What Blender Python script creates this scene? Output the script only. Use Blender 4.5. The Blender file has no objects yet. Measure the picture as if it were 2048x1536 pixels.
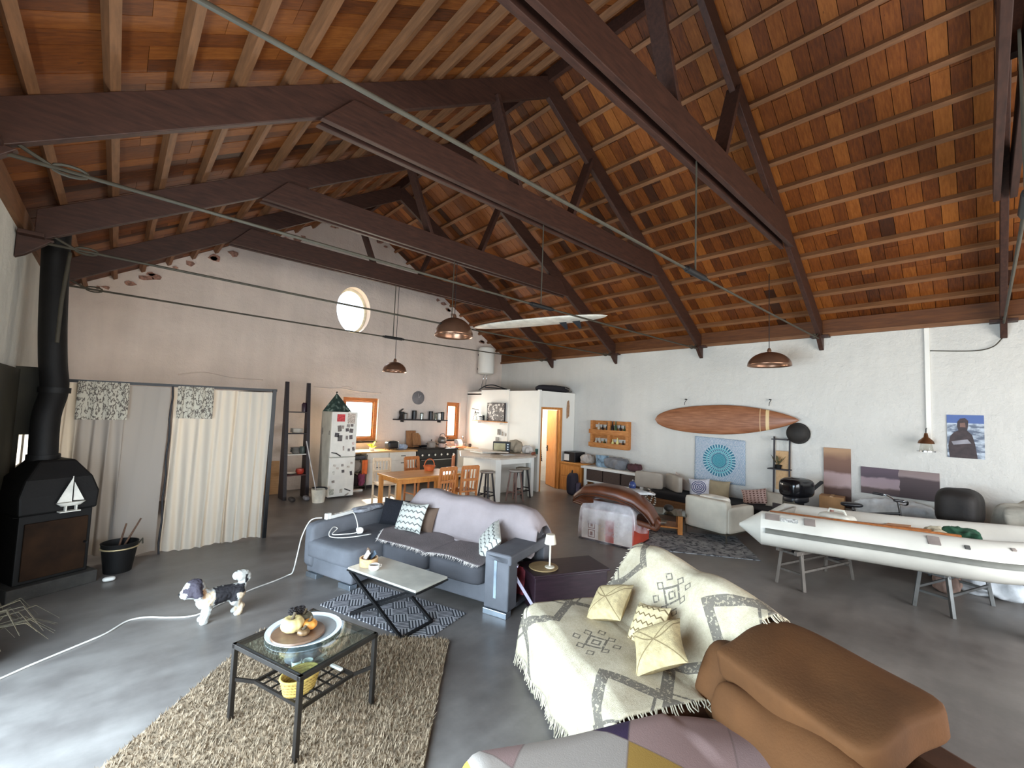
import bpy, bmesh, math, random
from mathutils import Vector, Matrix, Euler
random.seed(7)
SC = bpy.context.scene
COL = SC.collection
PI = math.pi

# ------------------------------------------------------------------ camera
CAM_YAW, CAM_PITCH, CAM_ROLL = 0.7400, 0.0645, 0.0376
CAM_POS = Vector((0, 0, 2.0))
cam_data = bpy.data.cameras.new('camera')
cam_data.sensor_fit = 'HORIZONTAL'; cam_data.sensor_width = 36.0
cam_data.lens = 864.1 / 2048 * 36.0
cam_data.clip_start = 0.05; cam_data.clip_end = 200
cam = bpy.data.objects.new('camera', cam_data); COL.objects.link(cam)
_f = Vector((math.sin(CAM_YAW)*math.cos(CAM_PITCH), math.cos(CAM_YAW)*math.cos(CAM_PITCH), math.sin(CAM_PITCH)))
_r = Vector((math.cos(CAM_YAW), -math.sin(CAM_YAW), 0)); _u = _r.cross(_f)
_r2 = _r*math.cos(CAM_ROLL) + _u*math.sin(CAM_ROLL); _u2 = -_r*math.sin(CAM_ROLL) + _u*math.cos(CAM_ROLL)
cam.matrix_world = Matrix(((_r2.x, _u2.x, -_f.x, CAM_POS.x), (_r2.y, _u2.y, -_f.y, CAM_POS.y), (_r2.z, _u2.z, -_f.z, CAM_POS.z), (0, 0, 0, 1)))
SC.camera = cam

# ------------------------------------------------------------------ light
SC.view_settings.view_transform = 'Standard'; SC.view_settings.look = 'None'
SC.view_settings.gamma = 1.0; SC.view_settings.use_curve_mapping = False
SC.view_settings.exposure = 0.6
world = bpy.data.worlds.new('world'); SC.world = world; world.use_nodes = True
_bg = world.node_tree.nodes['Background']
_bg.inputs[0].default_value = (0.80, 0.90, 1.0, 1); _bg.inputs[1].default_value = 3.0

def lamp(name, kind, energy, color, loc, target, size=None, size_y=None):
    l = bpy.data.lights.new(name, kind); l.energy = energy; l.color = color
    if kind == 'AREA':
        l.shape = 'RECTANGLE'; l.size = size; l.size_y = size_y
    o = bpy.data.objects.new(name, l); COL.objects.link(o); o.location = loc
    o.rotation_euler = (Vector(target) - Vector(loc)).to_track_quat('-Z', 'Y').to_euler()
    return o
sun = lamp('sun', 'SUN', 18.0, (1.0, 0.86, 0.66), (4, 30, 14), (4.0, 3.0, 0.0))
sun.data.angle = 0.02
sun.rotation_euler = Vector((-0.14, -0.87, -0.70)).to_track_quat('-Z', 'Y').to_euler()
lamp('daylight_side_opening', 'AREA', 350, (0.62, 0.82, 1.0), (-0.98, 2.3, 1.15), (4, 2.3, 0.9), 4.4, 2.2)
lamp('rear_fill_light', 'AREA', 275, (0.95, 0.97, 1.0), (4.2, -4.0, 1.7), (4.2, 5, 1.9), 7.0, 3.0)  # added lamp behind the camera, frontal fill for the whole room
lamp('daylight_kitchen_window', 'AREA', 150, (1.0, 0.90, 0.72), (4.70, 11.30, 1.75), (4.9, 8.0, 1.0), 0.9, 1.1)
lamp('daylight_narrow_window', 'AREA', 85, (1.0, 0.92, 0.80), (7.60, 11.30, 1.75), (7.3, 8.0, 1.2), 0.45, 1.1)
lamp('daylight_curtain_window', 'AREA', 45, (1.0, 0.93, 0.82), (-0.95, 8.9, 1.5), (4, 8.9, 1.4), 1.5, 1.2)

# ------------------------------------------------------------------ colour and materials
def lin(c):
    if isinstance(c, str):
        c = c.lstrip('#'); c = [int(c[i:i+2], 16)/255 for i in (0, 2, 4)]
    return tuple(x/12.92 if x <= 0.04045 else ((x+0.055)/1.055)**2.4 for x in c[:3]) + (1,)

class E:
    """tiny wrapper that turns arithmetic into Math nodes"""
    def __init__(s, nt, sock): s.nt, s.k = nt, sock
    def op(s, o, *a):
        n = s.nt.nodes.new('ShaderNodeMath'); n.operation = o
        for i, x in enumerate((s,) + a):
            if isinstance(x, E): s.nt.links.new(x.k, n.inputs[i])
            else: n.inputs[i].default_value = x
        return E(s.nt, n.outputs[0])
    def val(s, x):
        n = s.nt.nodes.new('ShaderNodeValue'); n.outputs[0].default_value = x; return E(s.nt, n.outputs[0])
    def __add__(s, b): return s.op('ADD', b)
    def __sub__(s, b): return s.op('SUBTRACT', b)
    def __mul__(s, b): return s.op('MULTIPLY', b)
    def __truediv__(s, b): return s.op('DIVIDE', b)
    def __rsub__(s, b): return s.val(b).op('SUBTRACT', s)
    def __radd__(s, b): return s.op('ADD', b)
    def __rmul__(s, b): return s.op('MULTIPLY', b)
    def lt(s, b): return s.op('LESS_THAN', b)
    def gt(s, b): return s.op('GREATER_THAN', b)
    def abs(s): return s.op('ABSOLUTE')
    def fl(s): return s.op('FLOOR')
    def fr(s): return s.op('FRACT')
    def mn(s, b): return s.op('MINIMUM', b)
    def mx(s, b): return s.op('MAXIMUM', b)
    def sin(s): return s.op('SINE')
    def sq(s): return s.op('SQRT')

class Mat:
    def __init__(s, name, rough=0.6, metal=0.0, spec=0.5):
        s.m = bpy.data.materials.new(name); s.m.use_nodes = True; s.nt = s.m.node_tree
        s.b = s.nt.nodes['Principled BSDF']
        s.b.inputs['Roughness'].default_value = rough; s.b.inputs['Metallic'].default_value = metal
        s.b.inputs['Specular IOR Level'].default_value = spec
        s._tc = None
    def n(s, t, **kw):
        n = s.nt.nodes.new(t)
        for k, v in kw.items(): setattr(n, k, v)
        return n
    def link(s, a, b): s.nt.links.new(a, b)
    def tc(s, out='Object'):
        if s._tc is None: s._tc = s.n('ShaderNodeTexCoord')
        return s._tc.outputs[out]
    def pos(s): return s.n('ShaderNodeNewGeometry').outputs['Position']
    def sep(s, sock):
        n = s.n('ShaderNodeSeparateXYZ'); s.link(sock, n.inputs[0]); return [E(s.nt, n.outputs[i]) for i in range(3)]
    def noise(s, scale, detail=4, vec=None, rough=0.55, scl3=None):
        n = s.n('ShaderNodeTexNoise'); n.inputs['Scale'].default_value = scale; n.inputs['Detail'].default_value = detail
        n.inputs['Roughness'].default_value = rough
        v = vec if vec is not None else s.tc()
        if scl3:
            mp = s.n('ShaderNodeMapping'); mp.inputs['Scale'].default_value = scl3; s.link(v, mp.inputs[0]); v = mp.outputs[0]
        s.link(v, n.inputs['Vector'])
        return E(s.nt, n.outputs['Fac'])
    def ramp(s, fac, stops):
        n = s.n('ShaderNodeValToRGB'); cr = n.color_ramp
        while len(cr.elements) < len(stops): cr.elements.new(0.5)
        for e, (p, c) in zip(cr.elements, stops): e.position = p; e.color = lin(c)
        s.link(fac.k, n.inputs[0]); return n.outputs[0]
    def mix(s, fac, a, b):
        n = s.n('ShaderNodeMix', data_type='RGBA')
        if isinstance(fac, E): s.link(fac.k, n.inputs[0])
        else: n.inputs[0].default_value = fac
        for x, i in ((a, 6), (b, 7)):
            if isinstance(x, (str, tuple, list)): n.inputs[i].default_value = lin(x)
            else: s.link(x, n.inputs[i])
        return n.outputs[2]
    def color(s, c):
        if isinstance(c, (str, tuple, list)): s.b.inputs['Base Color'].default_value = lin(c)
        else: s.link(c, s.b.inputs['Base Color'])
        return s
    def bump(s, h, strength=0.3, dist=0.02):
        n = s.n('ShaderNodeBump'); n.inputs['Strength'].default_value = strength; n.inputs['Distance'].default_value = dist
        s.link(h.k, n.inputs['Height']); s.link(n.outputs[0], s.b.inputs['Normal']); return s
    def rough(s, e): s.link(e.k, s.b.inputs['Roughness']); return s

def shade(c, f):
    if isinstance(c, str):
        c = c.lstrip('#'); c = [int(c[i:i+2], 16)/255 for i in (0, 2, 4)]
    return tuple(min(1, max(0, x*f)) for x in c[:3])

MATS = {}
def mat(name, c=None, rough=0.6, metal=0.0, var=0.10, scale=6.0, bump=0.0, bscale=40.0, spec=0.5):
    if name in MATS: return MATS[name]
    M = Mat(name, rough, metal, spec)
    nz = M.noise(scale)
    M.color(M.ramp(nz, [(0.3, shade(c, 1-var)), (0.7, shade(c, 1+var))]))
    if bump: M.bump(M.noise(bscale, 3), bump, 0.01)
    MATS[name] = M.m
    return M.m
def wood(name, c1, c2, rough=0.5, scl=(2, 14, 14), scale=3.0, spec=0.4):
    if name in MATS: return MATS[name]
    M = Mat(name, rough, 0, spec)
    nz = M.noise(scale, 5, scl3=scl, rough=0.6)
    M.color(M.ramp(nz, [(0.25, c1), (0.75, c2)])); M.bump(nz, 0.15, 0.004)
    MATS[name] = M.m
    return M.m
def glass(name, tint='#e8f2f0', rough=0.02, alpha=None):
    if name in MATS: return MATS[name]
    M = Mat(name, rough); M.color(tint); M.b.inputs['Transmission Weight'].default_value = 1.0
    M.b.inputs['IOR'].default_value = 1.3
    MATS[name] = M.m; return M.m

def thin_glass(name, tint, refl=0.12):
    if name in MATS: return MATS[name]
    M = Mat(name, 0.02); t_ = M.n('ShaderNodeBsdfTransparent'); t_.inputs[0].default_value = lin(tint); g = M.n('ShaderNodeBsdfGlossy'); g.inputs['Roughness'].default_value = 0.02
    lw = M.n('ShaderNodeLayerWeight'); lw.inputs[0].default_value = 0.5; fc = E(M.nt, lw.outputs['Facing']); mx = M.n('ShaderNodeMixShader'); M.link((fc*fc*fc*0.5+refl*0.5).k, mx.inputs[0]); M.link(t_.outputs[0], mx.inputs[1]); M.link(g.outputs[0], mx.inputs[2]); M.link(mx.outputs[0], M.nt.nodes['Material Output'].inputs[0])
    MATS[name] = M.m; return M.m

# ------------------------------------------------------------------ mesh builder
class MB:
    def __init__(s): s.v = []; s.f = []; s.mi = []; s.uv = {}; s.cur = 0
    def add(s, vs, fs, uvs=None):
        o = len(s.v); s.v += [Vector(x) for x in vs]
        for q in fs: s.f.append(tuple(i+o for i in q)); s.mi.append(s.cur)
        if uvs:
            for i, t in enumerate(uvs): s.uv[o+i] = t
        return s
    def xf(s, M, start=0):
        for i in range(start, len(s.v)): s.v[i] = M @ s.v[i]
        return s
    def box(s, c, d, rz=0.0, rot=None):
        hx, hy, hz = d[0]/2, d[1]/2, d[2]/2
        vs = [Vector((x*hx, y*hy, z*hz)) for z in (-1, 1) for y in (-1, 1) for x in (-1, 1)]
        R = rot if rot is not None else Matrix.Rotation(rz, 3, 'Z')
        return s.add([R @ v + Vector(c) for v in vs], [(0, 2, 3, 1), (4, 5, 7, 6), (0, 1, 5, 4), (2, 6, 7, 3), (0, 4, 6, 2), (1, 3, 7, 5)])
    def b2(s, a, b):
        return s.box([(a[i]+b[i])/2 for i in range(3)], [abs(b[i]-a[i]) for i in range(3)])
    def bar(s, p, q, w, h, up=(0, 0, 1)):
        p, q = Vector(p), Vector(q); d = q-p; L = d.length; d.normalize()
        side = d.cross(Vector(up))
        if side.length < 1e-4: side = d.cross(Vector((1, 0, 0)))
        side.normalize(); u = side.cross(d)
        R = Matrix((d, side, u)).transposed()
        return s.box((p+q)/2, (L, w, h), rot=R)
    def cyl(s, p, q, r, r2=None, n=12, cap=True):
        r2 = r if r2 is None else r2; p, q = Vector(p), Vector(q); d = (q-p).normalized()
        a = d.orthogonal().normalized(); b = d.cross(a)
        vs = []
        for c, rr in ((p, r), (q, r2)):
            for i in range(n):
                t = 2*PI*i/n; vs.append(c + (a*math.cos(t) + b*math.sin(t))*rr)
        fs = [(i, (i+1) % n, n+(i+1) % n, n+i) for i in range(n)]
        if cap: fs += [tuple(range(n-1, -1, -1)), tuple(range(n, 2*n))]
        return s.add(vs, fs)
    def tube(s, pts, r, n=6, cap=True, closed=False):
        pts = [Vector(p) for p in pts]; m = len(pts); vs = []; rr = r if isinstance(r, (list, tuple)) else [r]*m
        a = None
        for i, p in enumerate(pts):
            if closed: d = (pts[(i+1) % m]-pts[i-1])
            else: d = pts[min(i+1, m-1)]-pts[max(i-1, 0)]
            d.normalize()
            if a is None: a = d.orthogonal().normalized()
            a = (a - d*a.dot(d)); a.normalize(); b = d.cross(a)
            for k in range(n):
                t = 2*PI*k/n; vs.append(p + (a*math.cos(t)+b*math.sin(t))*rr[i])
        fs = []
        for i in range(m if closed else m-1):
            j = (i+1) % m
            for k in range(n): fs.append((i*n+k, i*n+(k+1) % n, j*n+(k+1) % n, j*n+k))
        if cap and not closed: fs += [tuple(range(n-1, -1, -1)), tuple(range((m-1)*n, m*n))]
        return s.add(vs, fs)
    def lathe(s, prof, c=(0, 0, 0), n=16, sx=1.0, sy=1.0, M=None):
        c = Vector(c); vs = []; fs = []
        for r, z in prof:
            for i in range(n):
                t = 2*PI*i/n; v = Vector((r*sx*math.cos(t), r*sy*math.sin(t), z))
                vs.append((M @ v if M else v) + c)
        for j in range(len(prof)-1):
            for i in range(n): fs.append((j*n+i, j*n+(i+1) % n, (j+1)*n+(i+1) % n, (j+1)*n+i))
        if prof[0][0] > 1e-5: fs.append(tuple(range(n-1, -1, -1)))
        if prof[-1][0] > 1e-5: fs.append(tuple(range((len(prof)-1)*n, len(prof)*n)))
        return s.add(vs, fs)
    def ell(s, c, r, n=12, m=8, M=None):
        r = (r, r, r) if not isinstance(r, (tuple, list)) else r
        prof = [(math.sin(PI*i/m), -math.cos(PI*i/m)) for i in range(m+1)]
        o = len(s.v); s.lathe([(max(a, 1e-6), b) for a, b in prof], (0, 0, 0), n)
        for i in range(o, len(s.v)):
            v = Vector((s.v[i].x*r[0], s.v[i].y*r[1], s.v[i].z*r[2])); s.v[i] = (M @ v if M else v) + Vector(c)
        return s
    def prism(s, poly, z0, z1, M=None):
        n = len(poly); vs = [Vector((x, y, z)) for z in (z0, z1) for x, y in poly]
        if M is not None: vs = [M @ v for v in vs]
        fs = [(i, (i+1) % n, n+(i+1) % n, n+i) for i in range(n)] + [tuple(range(n-1, -1, -1)), tuple(range(n, 2*n))]
        return s.add(vs, fs)
    def grid(s, fn, nu, nv, cu=False):
        vs = []; uv = []
        for j in range(nv+1):
            for i in range(nu+(0 if cu else 1)):
                u, v = i/nu, j/nv; vs.append(fn(u, v)); uv.append((u, v))
        w = nu if cu else nu+1; fs = []
        for j in range(nv):
            for i in range(nu):
                i2 = (i+1) % w if cu else i+1
                fs.append((j*w+i, j*w+i2, (j+1)*w+i2, (j+1)*w+i))
        return s.add(vs, fs, uv)
    def soft(s, c, d, e=5.0, n=7, M=None, puff=0.0, seed=None, jit=0.0):
        """rounded, slightly stuffed box"""
        hx, hy, hz = d[0]/2, d[1]/2, d[2]/2; rnd = random.Random(seed)
        ph = [rnd.uniform(0, 6) for _ in range(6)]
        for ax in range(3):
            for sg in (-1, 1):
                vs = []
                for j in range(n+1):
                    for i in range(n+1):
                        a, b = -1+2*i/n, -1+2*j/n; p = [0, 0, 0]; p[ax] = sg; p[(ax+1) % 3] = a; p[(ax+2) % 3] = b
                        k = (abs(p[0])**e+abs(p[1])**e+abs(p[2])**e)**(-1/e); p = [q*k for q in p]
                        x, y, z = p
                        z *= 1+puff*(1-x*x)*(1-y*y)
                        v = Vector((x*hx, y*hy, z*hz))
                        if jit:
                            v += Vector((math.sin(v.y*9/ d[1]+ph[0]+v.z*4), math.sin(v.x*9/d[0]+ph[1]), math.sin(v.x*8/d[0]+v.y*7/d[1]+ph[2])))*jit
                        vs.append((M @ v if M is not None else v) + Vector(c))
                w = n+1
                fs = []
                for j in range(n):
                    for i in range(n):
                        q = (j*w+i, j*w+i+1, (j+1)*w+i+1, (j+1)*w+i); fs.append(q if sg > 0 else q[::-1])
                s.add(vs, fs)
        return s
    def pillow(s, w, h, t, M=None, c=(0, 0, 0), n=12, pinch=0.10):
        c = Vector(c)
        for sg in (1, -1):
            vs = []; uv = []
            for j in range(n+1):
                for i in range(n+1):
                    a, b = -1+2*i/n, -1+2*j/n
                    th = t/2*((1-a**4)*(1-b**4))**0.6
                    x = a*w/2*(1-pinch*(1-b*b)**1.0*a*a); y = b*h/2*(1-pinch*(1-a*a)*b*b)
                    v = Vector((x, y, sg*th)); vs.append((M @ v if M is not None else v)+c); uv.append((i/n, j/n))
            fs = []
            for j in range(n):
                for i in range(n):
                    q = (j*(n+1)+i, j*(n+1)+i+1, (j+1)*(n+1)+i+1, (j+1)*(n+1)+i); fs.append(q if sg > 0 else q[::-1])
            s.add(vs, fs, uv)
        return s
    def mesh(s, name, mats, smooth=None, weld=False):
        me = bpy.data.meshes.new(name); me.from_pydata([tuple(v) for v in s.v], [], s.f)
        ms = mats if isinstance(mats, (list, tuple)) else [mats]
        for m in ms: me.materials.append(m)
        if len(ms) > 1: me.polygons.foreach_set('material_index', s.mi)
        if s.uv:
            ul = me.uv_layers.new(name='UVMap')
            for l in me.loops:
                t = s.uv.get(l.vertex_index)
                if t: ul.data[l.index].uv = t
        if weld:
            bm = bmesh.new(); bm.from_mesh(me); bmesh.ops.remove_doubles(bm, verts=bm.verts, dist=1e-4)
            bmesh.ops.recalc_face_normals(bm, faces=bm.faces); bm.to_mesh(me); bm.free()
        if smooth is not None:
            me.shade_smooth()
            if smooth < 180: me.set_sharp_from_angle(angle=math.radians(smooth))
        me.update(); return me
    def build(s, name, mats, parent=None, smooth=None, bevel=0.0, seg=2, sub=0, solid=0.0, weld=False, loc=None, rz=None):
        o = bpy.data.objects.new(name, s.mesh(name, mats, smooth, weld)); COL.objects.link(o)
        if parent is not None: o.parent = parent
        if loc is not None: o.location = loc
        if rz is not None: o.rotation_euler = (0, 0, rz)
        if solid:
            m = o.modifiers.new('solid', 'SOLIDIFY'); m.thickness = solid; m.offset = 0
        if bevel:
            m = o.modifiers.new('bevel', 'BEVEL'); m.width = bevel; m.segments = seg; m.limit_method = 'ANGLE'; m.angle_limit = 0.7
        if sub:
            m = o.modifiers.new('sub', 'SUBSURF'); m.levels = sub; m.render_levels = sub
        return o

def tag(o, label=None, cat=None, group=None, kind=None):
    if label: o['label'] = label
    if cat: o['category'] = cat
    if group: o['group'] = group
    if kind: o['kind'] = kind
    return o
def thing(name, label, cat, loc=(0, 0, 0), rz=0.0, group=None):
    o = bpy.data.objects.new(name, None); COL.objects.link(o); o.empty_display_size = 0.1
    o.location = loc; o.rotation_euler = (0, 0, rz); return tag(o, label, cat, group)
KIDS = {}
def children(o): return [c for c in COL.objects if c.parent == o]
def dup(root, loc=None, rz=None, label=None, group=None, kids=None):
    r = root.copy(); COL.objects.link(r)
    if loc is not None: r.location = loc
    if rz is not None: r.rotation_euler = (0, 0, rz)
    if label: r['label'] = label
    if group: r['group'] = group
    for ch in list(root.children):
        c = ch.copy(); COL.objects.link(c); c.parent = r
        for g in list(ch.children):
            d = g.copy(); COL.objects.link(d); d.parent = c
    return r
def RX(a): return Matrix.Rotation(a, 3, 'X')
def RY(a): return Matrix.Rotation(a, 3, 'Y')
def RZ(a): return Matrix.Rotation(a, 3, 'Z')
def T4(M3, loc): 
    m = M3.to_4x4(); m.translation = Vector(loc); return m
def lerp(a, b, t): return a+(b-a)*t
def smooth_path(pts, n=6):
    """Catmull-Rom through points"""
    P = [Vector(p) for p in pts]; out = []
    for i in range(len(P)-1):
        p0, p1, p2, p3 = P[max(i-1, 0)], P[i], P[i+1], P[min(i+2, len(P)-1)]
        for k in range(n):
            t = k/n
            out.append(0.5*((2*p1)+(p2-p0)*t+(2*p0-5*p1+4*p2-p3)*t*t+(3*p1-p0-3*p2+p3)*t**3))
    out.append(P[-1]); return out
# ================================================================== THE SHELL
XL, XR, YF, YN = -0.84, 9.5, 10.94, -4.1      # wall faces
XRIDGE, ZRIDGE, SLOPE = 4.33, 7.02, 0.607     # underside of the boards at the ridge
EAVE = 3.62
def zboard(x): return ZRIDGE - SLOPE*abs(x-XRIDGE)

# floor: polished, cloudy concrete
M = Mat('polished_concrete', 0.3, 0, 0.5)
n1 = M.noise(0.55, 6, rough=0.6); n2 = M.noise(4.0, 5, rough=0.7); n3 = M.noise(40, 3)
n4 = M.noise(1.2, 4, scl3=(0.4, 2.2, 1))
mixv = n1*0.5 + n2*0.2 + n4*0.3
M.color(M.ramp(mixv, [(0.32, '#4b4642'), (0.44, '#655f5b'), (0.54, '#7b7570'), (0.68, '#98918b')]))
M.rough(n2*0.22 + n4*0.25 + 0.14); M.bump(n3, 0.04, 0.002)
MATS['concrete'] = M.m
o = MB().b2((-3.0, YN-0.3, -0.15), (XR+0.3, YF+0.3, 0.0)).build('floor', MATS['concrete']); tag(o, kind='structure')
gm = mat('pale_ground', '#b9ad97', 0.9, var=0.15, scale=1.5)
o = MB().b2((-40, -40, -0.35), (50, 50, -0.2)).build('ground', gm); tag(o, kind='structure')

# walls: limewashed rough plaster
def plaster(name, c, var=0.05):
    M = Mat(name, 0.85, 0, 0.25)
    a = M.noise(1.1, 5); b = M.noise(9, 6, rough=0.65); st = M.noise(1.3, 4, scl3=(3, 3, 0.35))
    base = M.ramp(a*0.6+st*0.4, [(0.3, shade(c, 1-var)), (0.65, shade(c, 1.0))])
    M.color(base); M.bump(b*0.7+M.noise(2.6, 5, scl3=(1, 1, 2))*0.6, 0.9, 0.03); MATS[name] = M.m; return M.m
plaster('white_plaster', '#d4d1ca'); plaster('gable_plaster', '#dfd0c5', 0.09); plaster('left_plaster', '#dedcd2', 0.12)
def wall(name, outer, holes, plane, off, thick, m, parent=None):
    bm = bmesh.new(); edges = []
    for loop in [outer]+holes:
        vs = [bm.verts.new((a, b, 0)) for a, b in loop]
        edges += [bm.edges.new((vs[i], vs[(i+1) % len(vs)])) for i in range(len(vs))]
    bmesh.ops.triangle_fill(bm, use_beauty=True, use_dissolve=False, edges=edges)
    r = bmesh.ops.extrude_face_region(bm, geom=bm.faces[:])
    for v in r['geom']:
        if isinstance(v, bmesh.types.BMVert): v.co.z += thick
    bmesh.ops.recalc_face_normals(bm, faces=bm.faces[:])
    for v in bm.verts:
        a, b, t = v.co
        v.co = (a, off+t, b) if plane == 'Y' else (off+t, a, b)
    me = bpy.data.meshes.new(name); bm.to_mesh(me); bm.free(); me.materials.append(m)
    o = bpy.data.objects.new(name, me); COL.objects.link(o); tag(o, kind='structure'); return o
def rect(a0, a1, b0, b1): return [(a0, b0), (a1, b0), (a1, b1), (a0, b1)]
RW = (4.37, 4.47, 0.44, 0.60)                  # round window centre and radii
circ = [(RW[0]+RW[2]*math.cos(t*2*PI/40), RW[1]+RW[3]*math.sin(t*2*PI/40)) for t in range(40)]
W1 = (4.24, 5.18, 1.10, 2.22); W2 = (7.37, 7.86, 1.10, 2.22)
gable_outer = [(XL-0.4, -0.1), (XR+0.3, -0.1), (XR+0.3, zboard(XR+0.3)), (XRIDGE, ZRIDGE), (XL-0.4, zboard(XL-0.4))]
WF = wall('wall_far', gable_outer, [circ, rect(*W1), rect(*W2)], 'Y', YF, 0.45, MATS['gable_plaster'])
wall('wall_near', gable_outer, [rect(0.6, 7.9, 0.2, 3.2)], 'Y', YN-0.3, 0.3, MATS['white_plaster'])  # wide opening added out of view to go with the rear fill lamp
wall('wall_right', rect(YN-0.3, YF+0.3, -0.1, EAVE+0.25), [], 'X', XR, 0.3, MATS['white_plaster'])
CW = (8.45, 9.7, 0.9, 2.1)                      # window behind the curtains
wall('wall_left', rect(YN-0.3, YF+0.3, -0.1, 3.82), [rect(0.05, 4.55, 0.0, 2.3), rect(*CW), rect(7.72, 8.25, 1.12, 1.52)], 'X', XL-0.3, 0.3, MATS['left_plaster'])

# torn plaster under the roof line and ridges of cracked plaster on the gable
rr = random.Random(31); fl_m = mat('torn_plaster', '#8d6a5c', 0.95, var=0.3, scale=20)
for k in range(34):
    x = rr.uniform(-0.5, 9.0); z = zboard(x)-0.16-rr.uniform(0.0, 0.10); n = rr.randint(5, 7); R = rr.uniform(0.03, 0.09)
    poly = [(x+R*rr.uniform(0.5, 1.2)*math.cos(i*2*PI/n)*1.5, z+R*rr.uniform(0.4, 1.0)*math.sin(i*2*PI/n)) for i in range(n)]
    MB().prism(poly[::-1], -0.02, 0.012, T4(RX(PI/2), (0, YF-0.012, 0))).build('plaster_flake', fl_m, WF)
for pts in ([(3.5, 2.42), (3.9, 2.40), (4.2, 2.44), (4.5, 2.40), (4.9, 2.37), (5.25, 2.36)], [(0.9, 2.50), (1.3, 2.56), (1.8, 2.50), (2.4, 2.49)], [(4.2, 2.46), (4.32, 2.48), (4.45, 2.43)]):
    MB().tube(smooth_path([(a+rr.uniform(-0.02, 0.02), YF, b+rr.uniform(-0.015, 0.015)) for a, b in pts], 6), 0.016, 6).build('plaster_ridge', MATS['gable_plaster'], WF, smooth=180)
# window frames
honey = wood('honey_window_timber', '#8a4f1e', '#b9743a', 0.45)
cream = mat('cream_frame_paint', '#e8e2c8', 0.5)
pane = thin_glass('window_glass', '#fbfdff', 0.08)
def win(n, rc, y):
    a0, a1, b0, b1 = rc; w = thing('window_%d' % n, None, None, ((a0+a1)/2, y, b0)); tag(w, kind='structure')
    m = MB(); W, H = a1-a0, b1-b0; t = 0.085
    for A, B in (((-W/2, -0.03, 0), (W/2, 0.05, t)), ((-W/2, -0.03, H-t), (W/2, 0.05, H)), ((-W/2, -0.03, t), (-W/2+t, 0.05, H-t)), ((W/2-t, -0.03, t), (W/2, 0.05, H-t))): m.b2(A, B)
    m.build('window_frame', honey, w, bevel=0.006)
    m = MB(); s = 0.035
    for A, B in (((-W/2+t, 0.0, t), (W/2-t, 0.04, t+s)), ((-W/2+t, 0.0, H-t-s), (W/2-t, 0.04, H-t)), ((-W/2+t, 0.0, t+s), (-W/2+t+s, 0.04, H-t-s)), ((W/2-t-s, 0.0, t+s), (W/2-t, 0.04, H-t-s))): m.b2(A, B)
    m.build('sash', honey, w, bevel=0.004)
    MB().b2((-W/2+t+s, 0.015, t+s), (W/2-t-s, 0.021, H-t-s)).build('pane', pane, w)
    MB().b2((-W/2-0.03, -0.10, -0.05), (W/2+0.03, 0.0, 0)).build('window_sill', honey, w, bevel=0.006)
    return w
win(1, W1, YF+0.10); win(2, W2, YF+0.10)
w = thing('window_3', None, None, (RW[0], YF+0.28, RW[1])); tag(w, kind='structure')
m = MB(); N = 40
def ring(m, r0, r1, y0, y1):
    vs = []
    for y in (y0, y1):
        for r in (r0, r1):
            for i in range(N):
                t = 2*PI*i/N; vs.append((math.cos(t)*(RW[2]-r), y, math.sin(t)*(RW[3]-r)))
    fs = []
    for i in range(N):
        j = (i+1) % N
        fs += [(i, j, N+j, N+i), (2*N+i, 3*N+i, 3*N+j, 2*N+j), (i, 2*N+i, 2*N+j, j), (N+i, N+j, 3*N+j, 3*N+i)]
    m.add(vs, fs)
ring(m, -0.0, 0.06, -0.03, 0.03); m.build('window_frame', cream, w, smooth=40)
m = MB(); vs = [(math.cos(2*PI*i/N)*(RW[2]-0.06), y, math.sin(2*PI*i/N)*(RW[3]-0.06)) for y in (-0.004, 0.004) for i in range(N)]
m.add(vs, [tuple(range(N)), tuple(range(2*N-1, N-1, -1))]); m.build('pane', pane, w)

# ------------------------------------------------------------------ roof: boards, purlins
M = Mat('roof_boards', 0.55, 0, 0.35)
oi = M.n('ShaderNodeObjectInfo'); rnd = E(M.nt, oi.outputs['Random'])
px, py, pz = M.sep(M.pos())
bay = (((px-XRIDGE).abs()-0.33)/0.38).fl()
cmb = M.n('ShaderNodeCombineXYZ'); M.link((rnd*137.0).k, cmb.inputs[0]); M.link(bay.k, cmb.inputs[1]); 
wn = M.n('ShaderNodeTexWhiteNoise', noise_dimensions='2D'); M.link(cmb.outputs[0], wn.inputs[0])
wv = E(M.nt, wn.outputs[0])
grain = M.noise(3.0, 5, vec=M.pos(), scl3=(2.5, 16, 2.5), rough=0.65)
cl = M.noise(0.6, 3, vec=M.pos())
tone = rnd*0.30 + wv*0.07 + grain*0.44 + cl*0.19
knots = M.noise(7, 2, vec=M.pos(), scl3=(1, 2.2, 1))
c0 = M.ramp(tone, [(0.28, '#381a08'), (0.42, '#5c2d0c'), (0.54, '#733c11'), (0.72, '#915521')])
dark = (wv*0.35+rnd*0.65).lt(0.12)
c1 = M.mix(dark*0.6, c0, '#301a0f')
M.color(M.mix((knots.gt(0.74))*0.5, c1, '#3a1c08')); M.bump(grain, 0.25, 0.005)
MATS['boards'] = M.m
beam_m = wood('dark_stained_timber', '#2b1913', '#4a2d22', 0.55, (1.5, 10, 10))
purlin_m = wood('brown_purlin_timber', '#65432a', '#8a5d3b', 0.6, (12, 1.2, 12))
ang = math.atan(SLOPE)
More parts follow.
